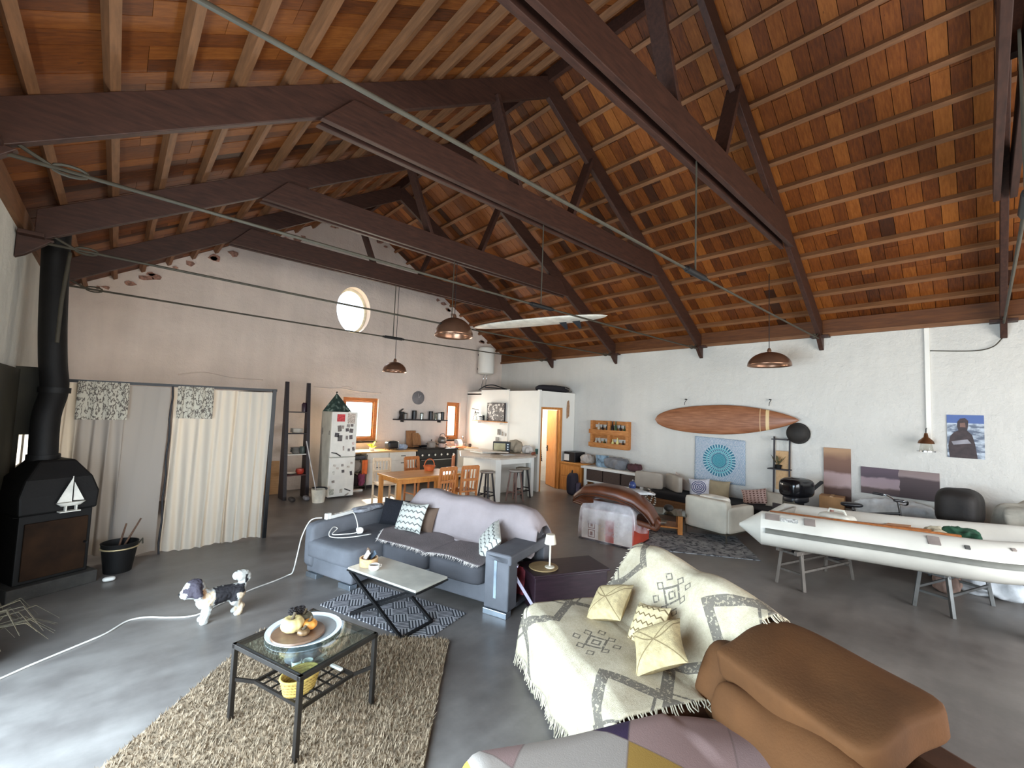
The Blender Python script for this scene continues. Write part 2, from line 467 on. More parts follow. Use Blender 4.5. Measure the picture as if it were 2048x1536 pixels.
def roof(side):
    sg = 1 if side == 'right' else -1
    run = (XR+0.35-XRIDGE); L = run/math.cos(ang)
    C = bpy.data.objects.new('ceiling', None)
    # dark underlay closing the gaps between boards
    mb = MB(); xe = XRIDGE+sg*run; z1 = ZRIDGE+0.06
    y0, y1 = YN-0.3, YF+0.45
    ze = ZRIDGE-SLOPE*run+0.06
    vs = [(XRIDGE, y0, z1), (xe, y0, ze), (xe, y1, ze), (XRIDGE, y1, z1)]; vs += [(a, b, c+0.08) for a, b, c in vs]
    mb.add(vs, [(0, 1, 2, 3), (4, 7, 6, 5), (0, 4, 5, 1), (1, 5, 6, 2), (2, 6, 7, 3), (3, 7, 4, 0)])
    root = mb.build('ceiling', mat('roof_underlay', '#2a1a10', 0.9)); tag(root, kind='structure')
    # boards run from ridge to eaves in two or three lengths
    rnd = random.Random(3 if sg > 0 else 4); W = 0.158; y = YN; cache = {}; cnt = 0
    bays = 14; bl = L/bays
    R = Matrix.Rotation(sg*ang, 3, 'Y')
    if sg < 0: R = Matrix.Rotation(PI-ang, 3, 'Y') @ Matrix.Rotation(PI, 3, 'X')
    dirv = Vector((sg*math.cos(ang), 0, -math.sin(ang)))
    while y < YF-0.02:
        k = 0
        cuts = sorted(rnd.sample([3, 4, 5, 9, 10, 11], 2))
        for a, b in zip([0]+cuts, cuts+[bays]):
            n = b-a
            if n not in cache:
                mm = MB().box((0, 0, 0), (n*bl-0.004, W-0.006, 0.022)); cache[n] = mm.mesh('roof_board', MATS['boards'])
            o = bpy.data.objects.new('roof_board', cache[n]); COL.objects.link(o); o.parent = root
            c = Vector((XRIDGE, y+W/2, ZRIDGE)) + dirv*((a+b)/2*bl) + Vector((0, 0, 0.02+rnd.uniform(-0.003, 0.003)))
            o.location = c; o.rotation_euler = (0, sg*ang, 0); cnt += 1
        y += W
    # purlins
    d = 0.33; mm = MB().box((0, 0, 0), (0.062, YF-YN, 0.085)).mesh('purlin', purlin_m)
    while d < run-0.45:
        x = XRIDGE+sg*d
        o = bpy.data.objects.new('purlin', mm); COL.objects.link(o); o.parent = root
        o.location = (x, (YF+YN)/2, zboard(x)-0.045); o.rotation_euler = (0, sg*ang, 0); d += 0.38
    return root
roof('left'); roof('right')
o = MB().b2((XRIDGE-0.03, YN, ZRIDGE-0.20), (XRIDGE+0.03, YF, ZRIDGE)).build('trim_1', beam_m); tag(o, kind='structure')
# wall plates at the eaves
o = MB().b2((XR-0.045, YN, EAVE-0.03), (XR+0.1, YF, EAVE+0.27)).build('trim_2', wood('eaves_board_timber', '#4a2810', '#6b3d18', 0.6, (12, 1.2, 12))); tag(o, kind='structure')
o = MB().b2((XR-0.075, YN, EAVE-0.035), (XR-0.045, YF, EAVE+0.03)).build('trim_4', purlin_m); tag(o, kind='structure')
o = MB().b2((XL-0.1, YN, EAVE+0.02), (XL+0.045, YF, EAVE+0.22)).build('trim_3', purlin_m); tag(o, kind='structure')

# ------------------------------------------------------------------ trusses
steel = mat('dull_steel_rod', '#413b2f', 0.7, 0.1)
TY = {'Z': -0.218, 'A': 1.995, 'B': 4.209, 'C': 6.423, 'D': 8.637}
ROD = 3.535
def plank(m, p, q, y, t, h):
    """board in the X-Z plane, p and q on its lower edge"""
    m_ = Vector((q[0]-p[0], 0, q[1]-p[1])).normalized(); up = Vector((-m_.z, 0, m_.x))
    if up.z < 0: up = -up
    vs = []
    for yy in (y-t/2, y+t/2):
        for P, o in ((p, 0), (q, 0), (q, h), (p, h)):
            vs.append(Vector((P[0], yy, P[1])) + up*o)
    m.add(vs, [(0, 1, 2, 3), (7, 6, 5, 4), (0, 4, 5, 1), (1, 5, 6, 2), (2, 6, 7, 3), (3, 7, 4, 0)])
def chord_z(x): return zboard(x)-0.43
def make_truss():
    T = thing('roof_truss', 'x', 'roof truss')
    for sg, xe in ((-1, XL+0.12), (1, XR-0.1)):
        m = MB(); h = 0.26
        m.add([(XRIDGE, y, z) for y in (-0.035, 0.035) for z in (chord_z(XRIDGE), chord_z(XRIDGE)+0.33)] +
              [(xe, y, z) for y in (-0.035, 0.035) for z in (chord_z(xe), chord_z(xe)+0.33)],
              [(0, 4, 5, 1), (2, 3, 7, 6), (0, 2, 6, 4), (1, 5, 7, 3), (4, 6, 7, 5), (0, 1, 3, 2)])
        m.build('rafter', beam_m, T, bevel=0.006)
    for y in (-0.065, 0.065):
        m = MB()
        xl, xr, zb = XRIDGE-3.10, XRIDGE+3.10, 4.67; h = 0.34; k = h/SLOPE
        poly = [(xl, zb), (xr, zb), (xr-k*0.7+0.1, zb+h), (xl+k*0.7-0.1, zb+h)]
        vs = [(a, y+s, b) for s in (-0.03, 0.03) for a, b in poly]
        m.add(vs, [(0, 1, 2, 3), (7, 6, 5, 4), (0, 4, 5, 1), (1, 5, 6, 2), (2, 6, 7, 3), (3, 7, 4, 0)])
        m.build('collar_beam', beam_m, T, bevel=0.005)
    for p, q in (((XRIDGE-0.98, 6.08), (XRIDGE-0.46, 4.85)), ((XRIDGE+1.02, 6.08), (XRIDGE+0.52, 4.85))):
        m = MB(); m.bar((p[0], 0, p[1]), (q[0], 0, q[1]), 0.06, 0.17, up=(0, 1, 0)); m.build('strut', beam_m, T, bevel=0.005)
    # foot bracket on the wall
    for xe, s in ((XR, -1), (XL, 1)):
        m = MB(); m.b2((xe+s*0.02, -0.14, EAVE-0.06), (xe+s*0.20, 0.14, EAVE-0.02)); m.prism([(xe+s*0.005, EAVE-0.28), (xe+s*0.07, EAVE-0.24), (xe+s*0.26, EAVE-0.05), (xe+s*0.005, EAVE-0.03)][::s], -0.036, 0.036, T4(RX(PI/2), (0, 0, 0)))
        m.build('foot_bracket', beam_m, T, bevel=0.005)
    m = MB(); N = 14
    pts = [(lerp(XL+0.12, XR-0.12, i/N), 0.0, ROD-0.03*math.sin(PI*i/N)+0.0) for i in range(N+1)]
    m.tube(pts, 0.014, 6); rod = m.build('tie_rod', steel, T, smooth=60)
    m = MB(); m.cyl((4.15, 0, ROD-0.03), (4.55, 0, ROD-0.03), 0.032, n=8); m.cyl((4.10, 0, ROD-0.03), (4.15, 0, ROD-0.03), 0.022, n=8); m.cyl((4.55, 0, ROD-0.03), (4.60, 0, ROD-0.03), 0.022, n=8)
    m.build('turnbuckle', mat('dark_iron', '#2c2b2b', 0.5, 0.5), T, smooth=50)
    m = MB(); m.cyl((4.34, 0, ROD-0.03), (4.34, 0, 4.72), 0.009, n=6); m.build('hanger_rod', steel, T, smooth=60)
    for x, s in ((XL+0.5, 1), (XR-0.5, -1)):
        m = MB(); c = (x, 0, ROD); m.tube([(x+0.09*math.cos(t*2*PI/12), 0.0, ROD+0.035*math.sin(t*2*PI/12)) for t in range(12)], 0.011, 5, closed=True)
        m.tube([(x-s*0.09, 0, ROD), (x-s*0.36, 0, ROD+0.14)], 0.014, 5)
        m.build('rod_eye', steel, T, smooth=60)
    return T
t0 = make_truss(); t0.location = (0, TY['A'], 0)
t0['label'] = 'dark timber roof truss nearest the camera, its collar beam crossing the top of the photo'
t0['group'] = 'roof trusses'
for k, lab in (('Z', 'dark timber roof truss at the right edge of the photo, mostly out of frame'), ('B', 'second dark timber roof truss from the camera, reaching full width of the view'),
               ('C', 'third dark roof truss, carrying the larger hanging copper dome lamp'), ('D', 'farthest dark roof truss, right in front of the white gable wall')):
    dup(t0, (0, TY[k], 0), None, lab)
# ================================================================== KITCHEN CORNER
white_paint = mat('white_painted_board', '#eae7df', 0.55, var=0.012, scale=2)
warm_white = mat('warm_white_laminate', '#e6ddcf', 0.45, var=0.03)
black = mat('black_plastic', '#15151a', 0.4)
blackm = mat('black_metal', '#1b1a1b', 0.4, 0.4)
chrome = mat('chrome', '#c9ccd0', 0.18, 1.0, var=0.02)
darkwood = wood('ebony_stained_wood', '#171116', '#2a2026', 0.5)
counterwood = wood('oak_worktop', '#b98a54', '#d9ae78', 0.4, (2, 12, 12))
pine = wood('golden_pine', '#b06a2c', '#d6914a', 0.42, (10, 10, 1.5))
pinex = wood('golden_pine_top', '#b5722f', '#dc9c56', 0.35, (1.5, 10, 10))
glassm = thin_glass('clear_glass', '#dfe6e2', 0.2)

# ---- corner cubicle (white boarded box with a doorway)
BX, BY, BZ = 8.06, 7.75, 2.58
cub = thing('corner_cubicle', 'white boarded corner cubicle with a pine doorway and flat open top', 'cubicle', (BX, BY, 0))
for a, b, dx in ((BY, 8.93, 0.0), (8.95, 10.20, 0.012), (10.22, YF, 0.05)):
    m = MB(); m.b2((dx, a-BY+0.01, 0), (dx+0.05, b-BY-0.012, BZ+(0.04 if dx < 0.04 and a > 8.9 else 0))); m.build('side_panel', white_paint, cub, bevel=0.004)
m = MB(); m.b2((-0.03, -0.03, 0), (0.05, 0.05, BZ+0.02)); m.build('corner_post', white_paint, cub, bevel=0.004)
m = MB(); m.b2((-0.012, 1.17, 0), (0.02, 1.215, BZ)); m.build('batten', white_paint, cub, bevel=0.003)
DX0, DX1, DZ = 0.10, 0.86, 2.10
m = MB(); m.b2((DX1, 0, 0), (XR-BX-0.012, 0.05, BZ)); m.build('front_panel', white_paint, cub, bevel=0.004)
m = MB(); m.b2((0.05, 0, DZ), (DX1, 0.05, BZ)); m.build('front_panel', white_paint, cub, bevel=0.004)
m = MB(); m.b2((0.05, 0.06, BZ-0.10), (XR-BX-0.012, YF-BY-0.012, BZ-0.06)); m.build('roof_deck', white_paint, cub)
d1 = thing('door_1', None, None, (BX, BY, 0)); tag(d1, kind='structure')
m = MB(); m.b2((DX0-0.06, -0.03, 0), (DX0, 0.08, DZ+0.06)); m.b2((DX1-0.07, -0.03, 0), (DX1+0.02, 0.08, DZ+0.06)); m.b2((DX0, -0.03, DZ), (DX1-0.07, 0.08, DZ+0.06)); m.build('door_frame', pine, d1, bevel=0.006)
lf = thing('door_leaf', None, None, (DX1-0.075, 0.05, 0.01), math.radians(64)); lf.parent = d1
m = MB(); m.b2((0, 0, 0), (0.68, 0.035, DZ-0.02)); m.build('door_board', pine, lf, bevel=0.004)
m = MB(); m.cyl((0.60, -0.035, 1.02), (0.60, 0.07, 1.02), 0.012, n=8); m.bar((0.60, -0.04, 1.02), (0.49, -0.04, 1.02), 0.018, 0.018); m.bar((0.60, 0.075, 1.02), (0.49, 0.075, 1.02), 0.018, 0.018); m.b2((0.575, -0.02, 0.93), (0.625, 0.055, 1.09)); m.build('door_handle', blackm, lf, bevel=0.003)
# lit room seen through the doorway
m = MB(); m.b2((0.06, 2.0, 0), (XR-BX-0.012, 2.04, 2.45)); m.build('inner_lining', white_paint, cub)
lamp('cubicle_ceiling_lamp', 'POINT', 38, (1, 0.96, 0.9), (8.5, 8.7, 2.2), (8.5, 8.7, 0)).data.shadow_soft_size = 0.15
t = tag(MB().build('hanging_robe', black), 'dark patterned robe hanging inside the pine doorway', 'robe')
m = MB()
def robe(u, v):
    a = (u-0.5)*2; z = 2.0-1.05*v; w = 0.10+0.13*v
    return Vector((BX+0.27+a*w, BY+0.32+0.03*math.sin(a*8+v*2), z-(0.25*abs(a)*v)))
m.grid(robe, 14, 10)
MR = Mat('robe_cloth', 0.9); x, y, z = MR.sep(MR.pos()); st = ((x*1.3+z*2.2)*9.0).fr(); MR.color(MR.mix(st.gt(0.72), '#3c3442', '#b9b0a6'))
t.data = m.mesh('hanging_robe', MR.m, 180); md = t.modifiers.new('solid', 'SOLIDIFY'); md.thickness = 0.015
t = thing('pedestal_basin', 'white pedestal basin on the floor beyond the pine doorway', 'basin', (BX+0.34, BY+1.2, 0))
MB().lathe([(0.14, 0), (0.10, 0.12), (0.11, 0.25), (0.20, 0.38), (0.21, 0.42), (0.15, 0.42), (0.10, 0.34)], n=18).build('bowl', warm_white, t, smooth=50)
MB().lathe([(0.0, 0.424), (0.21, 0.424), (0.21, 0.445), (0.0, 0.45)], n=18).build('lid', warm_white, t, smooth=50)

# items on and over the cubicle
t = thing('padded_bag', 'long black padded bag lying on top of the corner cubicle', 'bag', (8.83, 7.95, BZ+0.02))
MB().soft((0, 0.05, 0.07), (1.25, 0.34, 0.17), 3.2, 8, puff=0.15, jit=0.012, seed=2).build('bag_body', mat('black_nylon', '#17131a', 0.8, bump=0.3), t, smooth=180, weld=True)
m = MB(); m.tube(smooth_path([(0.35, -0.09, 0.12), (0.5, -0.14, 0.06), (0.62, -0.10, 0.02), (0.55, 0.0, 0.03)]), 0.012, 5); m.build('strap', mat('grey_strap', '#6f685f', 0.8), t, smooth=180)
t = tag(MB().tube(smooth_path([(8.10, 10.3, BZ+0.07), (8.15, 10.1, BZ+0.17), (8.28, 9.9, BZ+0.20), (8.36, 9.6, BZ+0.12), (8.3, 9.3, BZ+0.06), (8.2, 9.7, BZ+0.1), (8.15, 10.2, BZ+0.12), (8.22, 10.5, BZ+0.06)], 6), 0.016, 6).build('coiled_cable', black, smooth=180), 'coil of black cable on top of the cubicle beside the gable wall', 'cable')
t = thing('water_heater', 'white cylindrical water heater high in the gable corner', 'water heater', (8.58, YF-0.30, 3.16))
MB().lathe([(0.0, -0.02), (0.20, -0.01), (0.255, 0.03), (0.255, 0.80), (0.21, 0.85), (0.0, 0.87)], n=28).build('tank', white_paint, t, smooth=50)
m = MB(); m.tube([(0.05, 0, -0.02), (0.06, 0.05, -0.18), (0.12, 0.15, -0.4)], 0.012, 6); m.tube([(-0.06, 0, -0.02), (-0.05, 0.1, -0.25), (0.0, 0.2, -0.42)], 0.01, 6); m.build('hose', chrome, t, smooth=180)
[MB().b2((-0.12, 0.2, z), (0.12, 0.295, z+0.05)).build('bracket', steel, t) for z in (0.15, 0.6)]

# ---- counter run on the gable wall
CY0 = 10.22
ct = MB(); ct.b2((4.10, CY0-0.04, 0.86), (6.0, YF-0.003, 0.90)); ct.b2((7.325, CY0-0.04, 0.86), (8.05, YF-0.003, 0.90)); ct.b2((6.0, YF-0.1, 0.86), (7.325, YF-0.003, 0.90))
o = ct.build('kitchen_worktop', counterwood, bevel=0.005); tag(o, 'oak worktop running under the kitchen window to the cubicle', 'worktop')
def cabinet(label, x0, x1, fronts, group='kitchen base units'):
    c = thing('base_cabinet', label, 'cabinet', ((x0+x1)/2, CY0, 0), 0, group); W = x1-x0
    m = MB(); m.b2((-W/2+0.002, 0.02, 0.08), (W/2-0.002, YF-CY0-0.005, 0.855)); m.build('carcass', warm_white, c)
    m = MB(); m.b2((-W/2+0.02, 0.06, 0.0), (W/2-0.02, YF-CY0-0.01, 0.08)); m.build('plinth', darkwood, c)
    for nm, a0, a1, z0, z1, hz in fronts:
        d = MB().b2((-W/2+a0*W+0.004, 0.0, z0), (-W/2+a1*W-0.004, 0.02, z1)).build(nm, warm_white, c, bevel=0.003)
        h = MB(); xm = -W/2+(a0+a1)/2*W; h.b2((xm-0.06, -0.03, hz-0.008), (xm+0.06, -0.018, hz+0.008)); h.b2((xm-0.055, -0.02, hz-0.006), (xm-0.045, 0, hz+0.006)); h.b2((xm+0.045, -0.02, hz-0.006), (xm+0.055, 0, hz+0.006))
        h.build('handle', blackm, d)
    return c
cabinet('white base cabinet with drawers between the fridge rack and the oven', 5.22, 5.98, [('drawer', 0, 1, 0.66, 0.83, 0.76), ('drawer', 0, 1, 0.38, 0.65, 0.58), ('drawer', 0, 1, 0.10, 0.37, 0.3)])
cabinet('white base cabinet with a single door left of the drawers under the worktop', 4.62, 5.21, [('door', 0, 1, 0.10, 0.62, 0.5)])
cabinet('white base cabinet right of the black oven beside the cubicle', 7.33, 8.04, [('door', 0, 0.5, 0.10, 0.83, 0.75), ('door', 0.5, 1, 0.10, 0.83, 0.75)])
ov = thing('range_cooker', 'wide black range cooker built into the kitchen counter', 'cooker', (6.66, CY0, 0))
m = MB(); m.b2((-0.65, 0.03, 0.05), (0.65, YF-CY0-0.12, 0.88)); m.build('body', black, ov, bevel=0.005)
m = MB(); m.b2((-0.66, -0.02, 0.88), (0.66, YF-CY0-0.12, 0.91)); m.build('hob', blackm, ov, bevel=0.005)
m = MB(); m.b2((-0.62, 0.0, 0.14), (0.62, 0.035, 0.64)); m.build('oven_door', mat('oven_glass', '#0d0d10', 0.12), ov, bevel=0.005)
m = MB(); m.cyl((-0.55, -0.04, 0.62), (0.55, -0.04, 0.62), 0.012, n=8); m.bar((-0.5, 0, 0.62), (-0.5, -0.04, 0.62), 0.02, 0.02); m.bar((0.5, 0, 0.62), (0.5, -0.04, 0.62), 0.02, 0.02); m.build('handle', chrome, ov, smooth=50)
for k in range(6):
    m = MB(); m.cyl((-0.5+k*0.2, -0.03, 0.75), (-0.5+k*0.2, 0.03, 0.75), 0.028, n=12); m.build('knob', chrome, ov, smooth=50)
for k in range(4):
    m = MB(); x, y = -0.4+(k % 2)*0.8, 0.15+(k//2)*0.28
    for a in range(3): m.bar((x-0.12*math.cos(a*PI/3), y-0.12*math.sin(a*PI/3), 0.925), (x+0.12*math.cos(a*PI/3), y+0.12*math.sin(a*PI/3), 0.925), 0.012, 0.014)
    m.build('pan_rest', blackm, ov)

# clutter on the worktop
def kthing(name, label, cat, x, y, z, rz=0, group=None): return thing(name, label, cat, (x, y, z), rz, group)
t = kthing('toaster', 'black toaster with chrome end on the worktop right of the kitchen window', 'toaster', 5.40, 10.50, 0.90, 0.25)
MB().soft((0, 0, 0.12), (0.34, 0.2, 0.2), 6, 6).build('body', black, t, smooth=180, weld=True)
m = MB(); m.b2((0.165, -0.085, 0.03), (0.185, 0.085, 0.2)); m.build('end_plate', chrome, t, bevel=0.006)
m = MB(); m.b2((-0.12, -0.05, 0.215), (0.12, -0.02, 0.226)); m.b2((-0.12, 0.02, 0.215), (0.12, 0.05, 0.226)); m.build('slot', steel, t)
m = MB(); [m.cyl((x, y, 0), (x, y, 0.03), 0.012, n=6) for x in (-0.13, 0.13) for y in (-0.07, 0.07)]; m.build('foot', black, t)
t = kthing('dish_cloth', 'crumpled blue grey dish cloth beside the toaster', 'cloth', 5.72, 10.52, 0.90)
MB().soft((0, 0, 0.06), (0.28, 0.2, 0.13), 2.6, 8, jit=0.02, seed=5).build('cloth_fold', mat('blue_grey_cloth', '#9aa7ba', 0.9, bump=0.4), t, smooth=180, weld=True)
brd = wood('walnut_board', '#7d5131', '#a8764a', 0.5, (10, 10, 1.5))
for i, (lab, x, w, h, lean) in enumerate((('tall wooden cutting board leaning on the gable wall behind the toaster', 6.16, 0.30, 0.46, 0.16), ('darker cutting board with a cut corner leaning in front of the taller board', 6.30, 0.26, 0.40, 0.24))):
    t = kthing('cutting_board', lab, 'cutting board', x, YF-0.13-i*0.07, 0.915, 0)
    m = MB(); m.prism([(-w/2, 0), (w/2, 0), (w/2, h-0.08), (w/2-0.06, h), (-w/2, h)] if i else rect(-w/2, w/2, 0, h), -0.012, 0.012, T4(RX(PI/2-lean), (0, 0, 0)))
    m.build('board', brd, t, bevel=0.004)
def pot(label, x, y, z, r, h, m_, cat='pot', name='cooking_pot', lid=True, handles=True):
    t = kthing(name, label, cat, x, y, z)
    MB().lathe([(0.0, 0), (r*0.95, 0), (r, 0.02), (r, h), (r*0.96, h), (r*0.94, 0.02), (0, 0.015)], n=18).build('body', m_, t, smooth=40)
    if lid:
        MB().lathe([(r*1.02, h), (r*0.9, h+0.02), (r*0.3, h+0.045), (0.0, h+0.05)], n=18).build('lid', m_, t, smooth=60)
        MB().lathe([(0.01, h+0.045), (0.012, h+0.06), (0.022, h+0.07), (0.018, h+0.085), (0, h+0.088)], n=10).build('knob', black, t, smooth=60)
    if handles:
        for s in (-1, 1):
            m = MB(); m.tube([(s*r*0.98, -0.035, h*0.75), (s*(r+0.04), -0.03, h*0.78), (s*(r+0.04), 0.03, h*0.78), (s*r*0.98, 0.035, h*0.75)], 0.008, 6); m.build('handle', black, t, smooth=60)
    return t
greyenam = mat('grey_enamel', '#8d837b', 0.35); pinken = mat('rose_enamel', '#c9aa9c', 0.4)
pot('grey cooking pot with lid at the left of the hob', 6.56, 10.42, 0.935, 0.12, 0.13, greyenam)
pot('pale rose saucepan in the middle of the hob', 6.86, 10.36, 0.935, 0.11, 0.10, pinken, lid=False)
t = kthing('frying_pan', 'dark frying pan on the hob with its handle towards the toaster', 'pan', 6.42, 10.62, 0.935)
MB().lathe([(0, 0), (0.11, 0), (0.14, 0.04), (0.135, 0.04), (0.105, 0.008), (0, 0.008)], n=18).build('pan', black, t, smooth=40)
m = MB(); m.bar((-0.13, 0, 0.035), (-0.32, 0.02, 0.05), 0.02, 0.012); m.build('handle', black, t, bevel=0.004)
t = kthing('kettle', 'rounded grey kettle on a stack of dishes beside the narrow window', 'kettle', 7.08, 10.66, 1.02)
MB().lathe([(0.0, 0), (0.10, 0), (0.135, 0.04), (0.13, 0.12), (0.08, 0.19), (0.0, 0.2)], n=18).build('body', mat('brushed_grey_metal', '#8b8178', 0.35, 0.6), t, smooth=50)
MB().cyl((0.10, 0, 0.10), (0.20, 0, 0.17), 0.022, 0.012, 8).build('spout', steel, t, smooth=60)
MB().tube(smooth_path([(-0.1, 0, 0.15), (-0.07, 0, 0.25), (0.05, 0, 0.27), (0.1, 0, 0.16)]), 0.009, 6).build('handle', black, t, smooth=180)
plate_m = mat('white_crockery', '#eee9e0', 0.25, var=0.03)
def plate_stack(label, x, y, z, r, n, group='plates and bowls by the hob', name='plate', cat='plate', mm=None):
    for i in range(n):
        k = n-1-i; which = ('topmost', 'second from the top', 'third from the top', 'fourth from the top', 'fifth from the top', 'sixth from the top', 'seventh from the top', 'eighth from the top', 'lowest')[k if k < n-1 else 8]
        t = MB().lathe([(0.0, 0.0), (r*0.6, 0.0), (r, 0.016), (r, 0.02), (r*0.58, 0.006), (0, 0.006)], n=18).build(name, mm or plate_m, smooth=40)
        t.location = (x, y, z+i*0.011); tag(t, label+', '+which+' of its stack', cat, group)
plate_stack('white dinner plate under the grey kettle', 7.08, 10.66, 0.911, 0.13, 9)
t = kthing('dish_rack', 'orange dish rack with crockery on the worktop under the narrow window', 'dish rack', 7.55, 10.52, 0.90)
om = mat('orange_plastic', '#e06a2c', 0.45)
m = MB(); m.b2((-0.2, -0.14, 0), (0.2, 0.14, 0.02)); m.build('tray', om, t, bevel=0.006)
for s in (-1, 1):
    m = MB(); m.tube([(-0.19, s*0.12, 0.02), (-0.19, s*0.12, 0.12), (0.19, s*0.12, 0.12), (0.19, s*0.12, 0.02)], 0.006, 5); m.build('side_wire', chrome, t)
for k in range(7):
    m = MB(); m.tube([(-0.16+k*0.05, -0.12, 0.02), (-0.16+k*0.05, -0.06, 0.10), (-0.16+k*0.05, 0.0, 0.02)], 0.004, 4); m.build('divider', chrome, t)
for k in range(4):
    p = MB().lathe([(0.0, 0.0), (0.07, 0.0), (0.11, 0.014), (0.11, 0.018), (0, 0.006)], n=16).build('rack_plate', plate_m, smooth=40)
    p.location = (7.42+k*0.05, 10.46, 1.035); p.rotation_euler = (0, math.radians(78), 0); tag(p, 'white plate standing upright in the orange dish rack, %s from the left' % ('first', 'second', 'third', 'fourth')[k], 'plate', 'plates in the dish rack')
t = kthing('tap', 'chrome swan neck tap by the narrow kitchen window', 'tap', 7.86, 10.80, 0.90)
MB().tube(smooth_path([(0, 0, 0), (0, 0, 0.2), (-0.02, -0.05, 0.30), (-0.05, -0.14, 0.29), (-0.06, -0.18, 0.22)]), 0.012, 7).build('spout', chrome, t, smooth=180)
MB().cyl((0, 0, 0), (0, 0, 0.05), 0.025, n=10).build('base', chrome, t, smooth=50)
t = kthing('mug', 'small dark mug beside the tap at the cubicle wall', 'mug', 7.92, 10.45, 0.90)
MB().lathe([(0, 0), (0.04, 0), (0.042, 0.1), (0.038, 0.1), (0.036, 0.01), (0, 0.01)], n=14).build('cup', mat('brown_glaze', '#4a3428', 0.3), t, smooth=40)
MB().tube([(0.04, 0, 0.08), (0.07, 0, 0.07), (0.07, 0, 0.035), (0.04, 0, 0.025)], 0.006, 5).build('handle', MATS['brown_glaze'], t, smooth=90)
# sunlit pot plant below the window
t = kthing('potted_herb', 'bright yellow green herb in a low dish below the kitchen window', 'plant', 4.86, 10.48, 0.90)
MB().lathe([(0, 0), (0.05, 0), (0.07, 0.06), (0.065, 0.06), (0.05, 0.01), (0, 0.01)], n=14).build('pot', plate_m, t, smooth=40)
leafm = mat('sunny_leaf', '#b7c43a', 0.6)
rr = random.Random(11)
for k in range(16):
    a = rr.uniform(0, 2*PI); l = rr.uniform(0.10, 0.2); e = rr.uniform(0.3, 1.2)
    p = Vector((0, 0, 0.05)); q = p+Vector((math.cos(a)*math.cos(e), math.sin(a)*math.cos(e), math.sin(e)))*l
    s = Vector((-math.sin(a), math.cos(a), 0))*0.028; mid = p*0.35+q*0.65+Vector((0, 0, 0.02))
    MB().add([p, mid+s, q, mid-s], [(0, 1, 2), (0, 2, 3)]).build('leaf', leafm, t, solid=0.002)

# rack with bags and orange towel between fridge and cabinets
t = thing('wire_shelf_rack', 'metal rack stuffed with bags and bottles right of the fridge', 'rack', (4.36, 10.25, 0))
for x in (-0.2, 0.2):
    for y in (-0.18, 0.18): MB().cyl((x, y, 0), (x, y, 0.84), 0.010, n=6).build('upright', steel, t, smooth=60)
for z in (0.10, 0.42, 0.72):
    m = MB()
    for y in (-0.18, -0.06, 0.06, 0.18): m.bar((-0.2, y, z), (0.2, y, z), 0.008, 0.008)
    for x in (-0.2, 0.2): m.bar((x, -0.18, z), (x, 0.18, z), 0.008, 0.008)
    m.build('shelf', steel, t)
def blob(name, label, cat, c, d, col, seed=1, e=2.6, group=None):
    from mathutils import noise as NZ
    mb = MB().soft((0, 0, d[2]/2), d, e+0.6, 16, jit=min(d)*0.07, seed=seed); k = min(d); off = Vector((seed*3.1, seed*1.7, 0))
    for i, v in enumerate(mb.v):
        q = Vector((v.x, v.y, v.z*0.6))*(1.9/k)+off; r = 1-abs(NZ.noise(q))*2.0; r2 = NZ.noise(q*2.7)
        dv = (v-Vector((0, 0, d[2]*0.45))); dv.normalize(); w = dv*(r-0.55)*k*0.16+dv*r2*k*0.035
        if v.z < d[2]*0.12: w.z = 0
        mb.v[i] = Vector((v.x+w.x, v.y+w.y, max(0.0, v.z+w.z)))
    o = mb.build(name, mat('cloth_'+col.strip('#'), col, 0.85, bump=0.35), smooth=180, weld=True); o.location = c
    tag(o, label, cat, group); return o
blob('folded_bag', 'crumpled grey and white bag on the upper shelf of the wire rack', 'bag', (4.30, 10.22, 0.425), (0.34, 0.3, 0.27), '#a39d98', 3)
blob('folded_bag', 'dark bag on the lowest shelf of the wire rack', 'bag', (4.27, 10.22, 0.105), (0.24, 0.3, 0.28), '#3a3338', 4)
blob('folded_bag', 'magenta shopping bag at the lower right of the wire rack', 'bag', (4.46, 10.12, 0.105), (0.14, 0.2, 0.30), '#9c4a68', 6)
blob('hat', 'flat dark grey cap on top of the wire rack', 'hat', (4.38, 10.2, 0.725), (0.38, 0.26, 0.09), '#4a4c55', 8)
m = MB(); m.grid(lambda u, v: Vector((4.44+0.13*u, 10.05-0.012*math.sin(u*9), 0.72-0.34*v)), 8, 6); o = m.build('hand_towel', mat('orange_towel', '#e2703a', 0.95, bump=0.4), smooth=180, solid=0.012); tag(o, 'orange towel hanging from the front of the wire rack', 'towel')
o = MB().b2((4.20, 9.96, 0), (4.45, 10.05, 0.05)).build('bathroom_scale', white_paint, bevel=0.01); tag(o, 'low white scale on the floor below the wire rack', 'scale')

